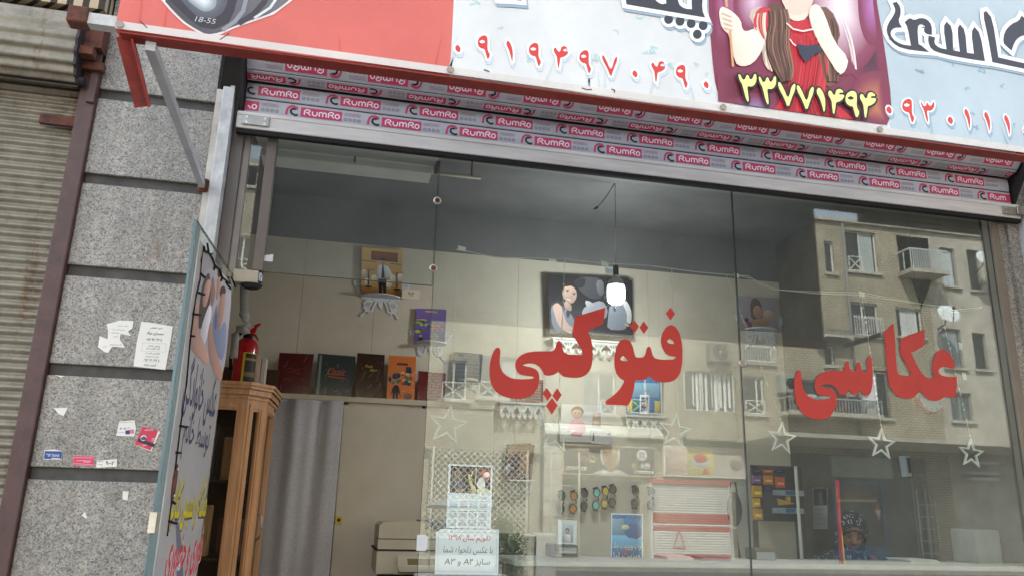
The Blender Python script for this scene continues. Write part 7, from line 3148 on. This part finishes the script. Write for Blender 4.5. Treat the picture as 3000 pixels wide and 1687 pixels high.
nbl = ['small violet notebook at the top left of the rack', 'orange notebook at the top middle of the rack', 'navy notebook at the top right of the rack', 'lilac notebook in the second rack row', 'amber notebook in the second rack row', 'bright orange notebook beside the amber one in the rack',
       'ochre notebook at the left of the rack', 'violet notebook below the amber one in the rack', 'yellow pad in the lower left of the rack', 'yellow pad between the blue shelf edges', 'mustard pad at the bottom left of the rack']
for (D0, D1, c), lab in zip(nbk, nbl):
    a_, c_ = xz(D0, RY), xz(D1, RY)
    m = MB('gloss', c)
    m.bbox(a_[0], c_[0], RY, RY + .028, c_[1], a_[1], .003)
    f = facing(RY - .0006)
    m.col(tuple(min(255, int(v * 1.3 + 30)) for v in c)).fill(f, [(a_[0] + .012, c_[1] + .02), (c_[0] - .012, c_[1] + .02), (c_[0] - .012, c_[1] + (a_[1] - c_[1]) * .5), (a_[0] + .012, c_[1] + (a_[1] - c_[1]) * .5)], 0)
    solo(m, 'notebook', lab, 'notebook', (a_[0], RY, c_[1]), 'notebooks in the stationery rack')
m = MB('gloss', (206, 160, 60))
f = facing(RY - .034)
m.slab(f, [[xz(p, RY - .034) for p in ((1955, 1252), (2000, 1266), (1958, 1270))]], -.003, .0)
solo(m, 'set_square', 'amber set square lying against the rack between the two blue shelf edges', 'set square', at((1970, 1268), RY - .034))
m = MB('paint', (196, 196, 190))
a_, c_ = at((2001, 1172), 1.6), at((2008, 1402), 1.6)
m.tube([(a_.x, 1.6, a_.z), (a_.x, 1.6, FLOOR)], .012, 8)
solo(m, 'display_pole', 'slim white display pole in front of the notebook rack', 'pole', (a_.x, 1.6, FLOOR))
# dark bag by the pane joint
p = at((1860, 1280), 1.9)
m = MB('cloth', (38, 38, 44))
m.ball((p.x, 1.98, p.z), (.06, .05, .13), 14, 10)
m.tube([(p.x - .03, 1.98, p.z + .1), (p.x - .02, 1.98, p.z + .2), (p.x + .02, 1.98, p.z + .2), (p.x + .03, 1.98, p.z + .1)], .006, 6)
bgx = solo(m, 'hanging_bag', 'dark cloth bag hanging near the pane joint left of the notebook rack', 'bag', (p.x, 1.98, p.z - .13))

a_, c_ = at((1848, 1330), .85), at((1880, 1412), .85)
m = MB('matte', (44, 42, 42))
m.hexa([(a_.x + .02, .84, FLOOR), (c_.x + .08, .84, FLOOR), (c_.x + .08, .87, FLOOR), (a_.x + .02, .87, FLOOR), (a_.x + .01, .90, a_.z), (a_.x + .04, .90, a_.z), (a_.x + .04, .93, a_.z), (a_.x + .01, .93, a_.z)])
solo(m, 'leaning_board', 'dark pointed board leaning behind the counter just left of the pane joint', 'board', (a_.x, .85, FLOOR))
a_, c_ = at((1886, 1376), .36), at((1938, 1412), .36)
m = MB('matte', (104, 92, 76))
m.bbox(a_.x, c_.x, .3, .42, CTZ, a_.z, .006)
m.col((150, 152, 150)).box(a_.x + .006, c_.x - .006, .296, .2995, CTZ + .004, a_.z - .02)
solo(m, 'brown_box', 'low brown box with a grey front on the counter right of the pane joint', 'box', (a_.x, .36, CTZ))
cl_ = [('stack of white paper on the counter between the blue poster and the pane joint', (1660, 1722, 1398), (206, 204, 198)), ('flat grey folder pile on the counter below the red striped shutter reflection', (1745, 1815, 1403), (118, 116, 114)),
       ('pale paper pile on the counter right of the woman', (2260, 2330, 1404), (190, 188, 180))]
for lab, (d0, d1, dt), c in cl_:
    a_, c_ = at((d0, dt), .3), at((d1, dt), .3)
    m = MB('matte', c)
    zz = CTZ
    k = 0
    while zz < max(a_.z, CTZ + .02):
        o = .006 * math.sin(k * 2.3)
        m.box(a_.x + o, c_.x + o, .2 - o, .40, zz, zz + .0055)
        zz += .007
        k += 1
    solo(m, 'paper_stack', lab, 'paper stack', (a_.x, .3, CTZ))

# ---- calendar, clock and screen along the right wall
RX = 3.751
RF = Fr((RX - .002, 0, 0), (0, -1, 0), (0, 0, 1))
rq = lambda D: (-atx(D, RX - .002).y, atx(D, RX - .002).z)
wc = thing('wall_calendar', 'wall calendar with a black photograph on the dark right wall left of the woman', 'calendar', atx((2062, 1330), RX))
m = MB('print', (150, 150, 152))
m.slab(RF, [rq(p) for p in ((2045, 1226), (2081, 1226), (2082, 1330), (2046, 1330))], -.001, .001)
m.build('sheet', wc)
m = MB('print', (26, 26, 30))
m.fill(RF, [rq(p) for p in ((2046, 1227), (2080, 1227), (2081, 1270), (2047, 1270))], .0014)
m.col((84, 86, 90)).fill(RF, [rq(p) for p in ((2060, 1240), (2066, 1232), (2070, 1250), (2072, 1268), (2060, 1268))], .0018)
m.col((120, 120, 124))
for i in range(4):
    m.line(RF, [rq((2049, 1280 + 12 * i)), rq((2079, 1280 + 12 * i))], .004, .0015)
m.build('picture', wc)
p = at((2341, 1000), .55)
ck = thing('wall_clock', 'round pale blue clock with a dark red rim hanging behind the second red word', 'clock', (p.x, .55, p.z))
f = facing(.55)
R0_ = 41 * K / 2309 * (4.35 / .86)
circ = lambda r_, n=32: [(p.x + r_ * math.cos(2 * math.pi * i / n), p.z + r_ * math.sin(2 * math.pi * i / n)) for i in range(n)]
m = MB('gloss', (120, 40, 56))
m.slab(f, [circ(R0_), circ(R0_ * .86)], -.03, .012)
m.build('rim', ck)
m = MB('print', (150, 166, 176))
m.slab(f, circ(R0_ * .87), -.02, .0)
m.col((60, 60, 70))
for i in range(12):
    a = i * math.pi / 6
    m.text(f, '۱۲۳۴۵۶۷۸۹'[(i + 8) % 9], (p.x + R0_ * .70 * math.sin(a), p.z + R0_ * .70 * math.cos(a)), ht=.018, h=.001)
m.build('dial', ck)
m = MB('matte', (30, 30, 34))
m.line(f, [(p.x, p.z), (p.x + R0_ * .4, p.z + R0_ * .2)], .007, .003)
m.line(f, [(p.x, p.z), (p.x - R0_ * .1, p.z + R0_ * .62)], .005, .0036)
m.build('hand', ck)
m = MB('matte', (90, 88, 84))
m.tube([(p.x, .57, p.z + R0_), (p.x, .57, CE)], .002, 5)
m.build('hanging_cord', ck)
p = at((2299, 1172), .9)
mo = thing('small_screen', 'small screen in a pale tilted casing mounted on the right wall', 'screen', (p.x, .9, p.z))
fm = Fr((p.x, .9, p.z), Vector((.998, 0, .06)), Vector((-.06, 0, .998)))
m = MB('paint', (150, 160, 166))
m.slab(fm, [[(-.065, -.065), (.065, -.065), (.065, .07), (-.065, .07)], [(-.052, -.042), (.05, -.042), (.05, .058), (-.052, .058)]], -.05, .01)
m.build('casing', mo)
m = MB('gloss', (26, 26, 26))
m.rect(fm, -.053, .051, -.043, .059, .0)
m.build('glass', mo)
m = MB('dark_steel')
m.tube([(p.x, .95, p.z), (RX + .001, 1.0, p.z + .05)], .012, 6)
m.build('wall_arm', mo)
p = at((2466, 1395), .3)
m = MB('matte', (132, 132, 124))
m.bbox(p.x - .10, p.x + .06, .2, .4, CTZ, at((2466, 1330), .3).z, .01)
solo(m, 'paper_box', 'pale paper box on the right end of the counter beside the frame post', 'box', (p.x, .3, CTZ))


# ================================================================== the woman at the counter
def m_scarf():
    m, n, l, b = new_mat('scarf')
    tc = N(n, 'ShaderNodeTexCoord')
    v = N(n, 'ShaderNodeTexVoronoi', _Scale=24.0, _Randomness=0.75)
    l.new(tc.outputs['Object'], v.inputs['Vector'])
    r = ramp(n, [(0.0, 0.0), (0.20, 0.0), (0.23, 1.0), (0.36, 1.0), (0.40, 0.0)], 'LINEAR')
    l.new(v.outputs['Distance'], r.inputs[0])
    w_ = N(n, 'ShaderNodeTexWave', _Scale=22.0, _Distortion=3.0)
    l.new(tc.outputs['Object'], w_.inputs['Vector'])
    r2_ = ramp(n, [(0.45, 0.0), (0.6, 1.0)])
    l.new(w_.outputs['Fac'], r2_.inputs[0])
    mk = N(n, 'ShaderNodeMath', operation='MULTIPLY')
    l.new(r.outputs[0], mk.inputs[0])
    l.new(r2_.outputs[0], mk.inputs[1])
    c = mixc(n, l, mk.outputs[0], lin((26, 26, 34)), lin((146, 144, 138)))
    l.new(c, b.inputs['Base Color'])
    b.inputs['Roughness'].default_value = 0.9


m_scarf()
HC = at((2142, 1340), .72)                      # centre of the head
fwd = Vector((-.40, -.80, -.34)).normalized()
rt_ = fwd.cross(Vector((.10, 0, 1))).normalized()
up_ = rt_.cross(fwd).normalized()
wm = thing('person', 'woman in a black patterned headscarf looking down behind the shop counter', 'person', (HC.x, HC.y + .1, FLOOR))
# one skin surface: torso rings, neck and head
m = MB('skin', (150, 104, 82))
m.sm = True
nu, nv = 64, 56
k0 = len(m.v)


def headpt(th, ph):
    """th around from the back, ph from the chin up"""
    x, z = math.sin(th) * math.cos(ph), math.sin(ph)
    y = -math.cos(th) * math.cos(ph)          # +y is the face
    rx, ry, rz = .070, .090, .112
    px, py, pz = x * rx, y * ry, z * rz
    if pz < -.02:
        kx = 1 - .38 * min(1, (-.02 - pz) / .09) ** 1.2
        px *= kx
    if y > 0:
        d = lambda cx, cz, s: math.exp(-((px - cx) ** 2 + (pz - cz) ** 2) / (2 * s * s))
        py += .018 * d(0, -.022, .0095) + .012 * d(0, -.006, .010) + .008 * d(0, -.062, .016) + .008 * d(0, -.098, .018)
        py -= .010 * d(.028, .008, .014) + .010 * d(-.028, .008, .014) + .004 * d(0, -.045, .008)
        py += .005 * d(.028, .026, .012) + .005 * d(-.028, .026, .012) + .006 * d(.036, -.03, .02) + .006 * d(-.036, -.03, .02)
    return px, py, pz


loc = []
for j in range(nv + 1):
    ph = -math.pi / 2 + math.pi * j / nv
    for i in range(nu):
        p = headpt(2 * math.pi * i / nu, ph)
        loc.append(p)
        m.v.append(HC + rt_ * p[0] + fwd * p[1] + up_ * p[2])
for j in range(nv):
    for i in range(nu):
        q = (j * nu + i, j * nu + (i + 1) % nu, (j + 1) * nu + (i + 1) % nu, (j + 1) * nu + i)
        cx = sum(loc[t][0] for t in q) / 4
        cyy = sum(loc[t][1] for t in q) / 4
        czz = sum(loc[t][2] for t in q) / 4
        c = (134, 92, 72)
        if cyy > .02:
            ax = abs(cx)
            if .012 < ax < .048 and abs(czz - .030 + .25 * (ax - .03) ** 2 * 100 * .1) < .0042:
                c = (76, 52, 44)
            elif .014 < ax < .042 and abs(czz - .000 + (ax - .028) ** 2 * 14) < .0035:
                c = (60, 42, 38)
            elif .014 < ax < .044 and abs(czz - .013) < .006:
                c = (116, 78, 62)
            elif ax < .026 and abs(czz + .062) < .008:
                c = (112, 62, 56)
            elif ax < .012 and abs(czz + .034) < .004:
                c = (100, 66, 52)
            elif .02 < ax < .05 and -.05 < czz < -.015:
                c = (140, 94, 74)
        m.col(c)
        m.face(q)
m.col((150, 104, 82))
sh0 = Vector((HC.x + .05, HC.y + .10, 1.36))
rings_ = [(HC + fwd * -.02 - up_ * .07, .05, .05), (Vector((sh0.x - .01, sh0.y, 1.40)), .055, .055), (sh0, .17, .10), (Vector((sh0.x, sh0.y + .02, 1.26)), .20, .13), (Vector((sh0.x, sh0.y + .04, 1.05)), .17, .13), (Vector((sh0.x, sh0.y + .05, .92)), .19, .14),
          (Vector((sh0.x, sh0.y + .05, .6)), .17, .13), (Vector((sh0.x, sh0.y + .05, FLOOR)), .15, .12)]
kk = len(m.v)
nn = 24
for c, rx, ry in rings_:
    for i in range(nn):
        a = 2 * math.pi * i / nn
        m.v.append(Vector(c) + Vector((rx * math.cos(a), ry * math.sin(a), 0)))
for j in range(len(rings_) - 1):
    for i in range(nn):
        m.face((kk + (j + 1) * nn + i, kk + (j + 1) * nn + (i + 1) % nn, kk + j * nn + (i + 1) % nn, kk + j * nn + i))
m.build('body', wm)
# headscarf: hood round the head, open at the face, falling over the shoulders
m = MB('scarf')
m.sm = True
nu, nv = 48, 26


def hood(th, ph):
    x, z = math.sin(th) * math.cos(ph), math.sin(ph)
    y = -math.cos(th) * math.cos(ph)
    k = 1 + .012 * math.sin(7 * th + 3 * ph)
    return x * .094 * k, y * .112 * k - .010, z * .128 * k + .006


pts_ = {}
for j in range(nv + 1):
    ph = -1.05 + (math.pi / 2 + 1.05) * j / nv
    for i in range(nu):
        p = hood(2 * math.pi * i / nu, ph)
        pts_[i, j] = (len(m.v), p)
        m.v.append(HC + rt_ * p[0] + fwd * p[1] + up_ * p[2])
for j in range(nv):
    for i in range(nu):
        q = [(i, j), ((i + 1) % nu, j), ((i + 1) % nu, j + 1), (i, j + 1)]
        cx = sum(pts_[t][1][0] for t in q) / 4
        cyy = sum(pts_[t][1][1] for t in q) / 4
        czz = sum(pts_[t][1][2] for t in q) / 4
        if cyy > .0 and (cx / .070) ** 2 + ((czz + .018) / .092) ** 2 < 1:
            continue
        m.face([pts_[t][0] for t in q])
# mantle
levels = [(HC - up_ * .06 - fwd * .025, .086, .088), (HC - up_ * .105 + Vector((.0, .03, 0)), .108, .10), (Vector((HC.x - .02, HC.y + .05, HC.z - .105)), .155, .12), (Vector((HC.x - .03, HC.y + .07, HC.z - .145)), .205, .14), (Vector((HC.x - .035, HC.y + .08, HC.z - .20)), .25, .16), (Vector((HC.x - .03, HC.y + .09, HC.z - .29)), .285, .17),
          (Vector((HC.x + .0, HC.y + .11, 1.05)), .29, .18), (Vector((HC.x + .02, HC.y + .13, .7)), .28, .19), (Vector((HC.x + .03, HC.y + .13, FLOOR + .03)), .30, .22)]
kk = len(m.v)
nn = 40
for j, (c, rx, ry) in enumerate(levels):
    for i in range(nn):
        a = 2 * math.pi * i / nn
        f_ = 1 + (.05 * math.sin(a * 9 + j) if j > 2 else 0)
        lx = 1.10 if (math.cos(a) < 0 and j > 2) else .92
        m.v.append(Vector(c) + Vector((rx * math.cos(a) * f_ * lx, ry * math.sin(a) * f_, -.02 * abs(math.cos(a)) * (1 if j > 1 else 0))))
for j in range(len(levels) - 1):
    for i in range(nn):
        m.face((kk + (j + 1) * nn + i, kk + (j + 1) * nn + (i + 1) % nn, kk + j * nn + (i + 1) % nn, kk + j * nn + i))
sc = m.build('headscarf', wm)
md = sc.modifiers.new('thickness', 'SOLIDIFY')
md.thickness = .004
m = MB('cloth', (44, 34, 40))
bp = []
for i in range(17):
    a = math.pi * (i / 16.0)
    x, z = .068 * math.cos(a), -.018 + .070 * math.sin(a)
    y = math.sqrt(max(0, 1 - (x / .0905) ** 2 - ((z - .006) / .125) ** 2)) * .110 - .009
    bp.append(HC + rt_ * x + fwd * y + up_ * z)
m.tube(bp, .006, 6)
m.build('scarf_band', wm)
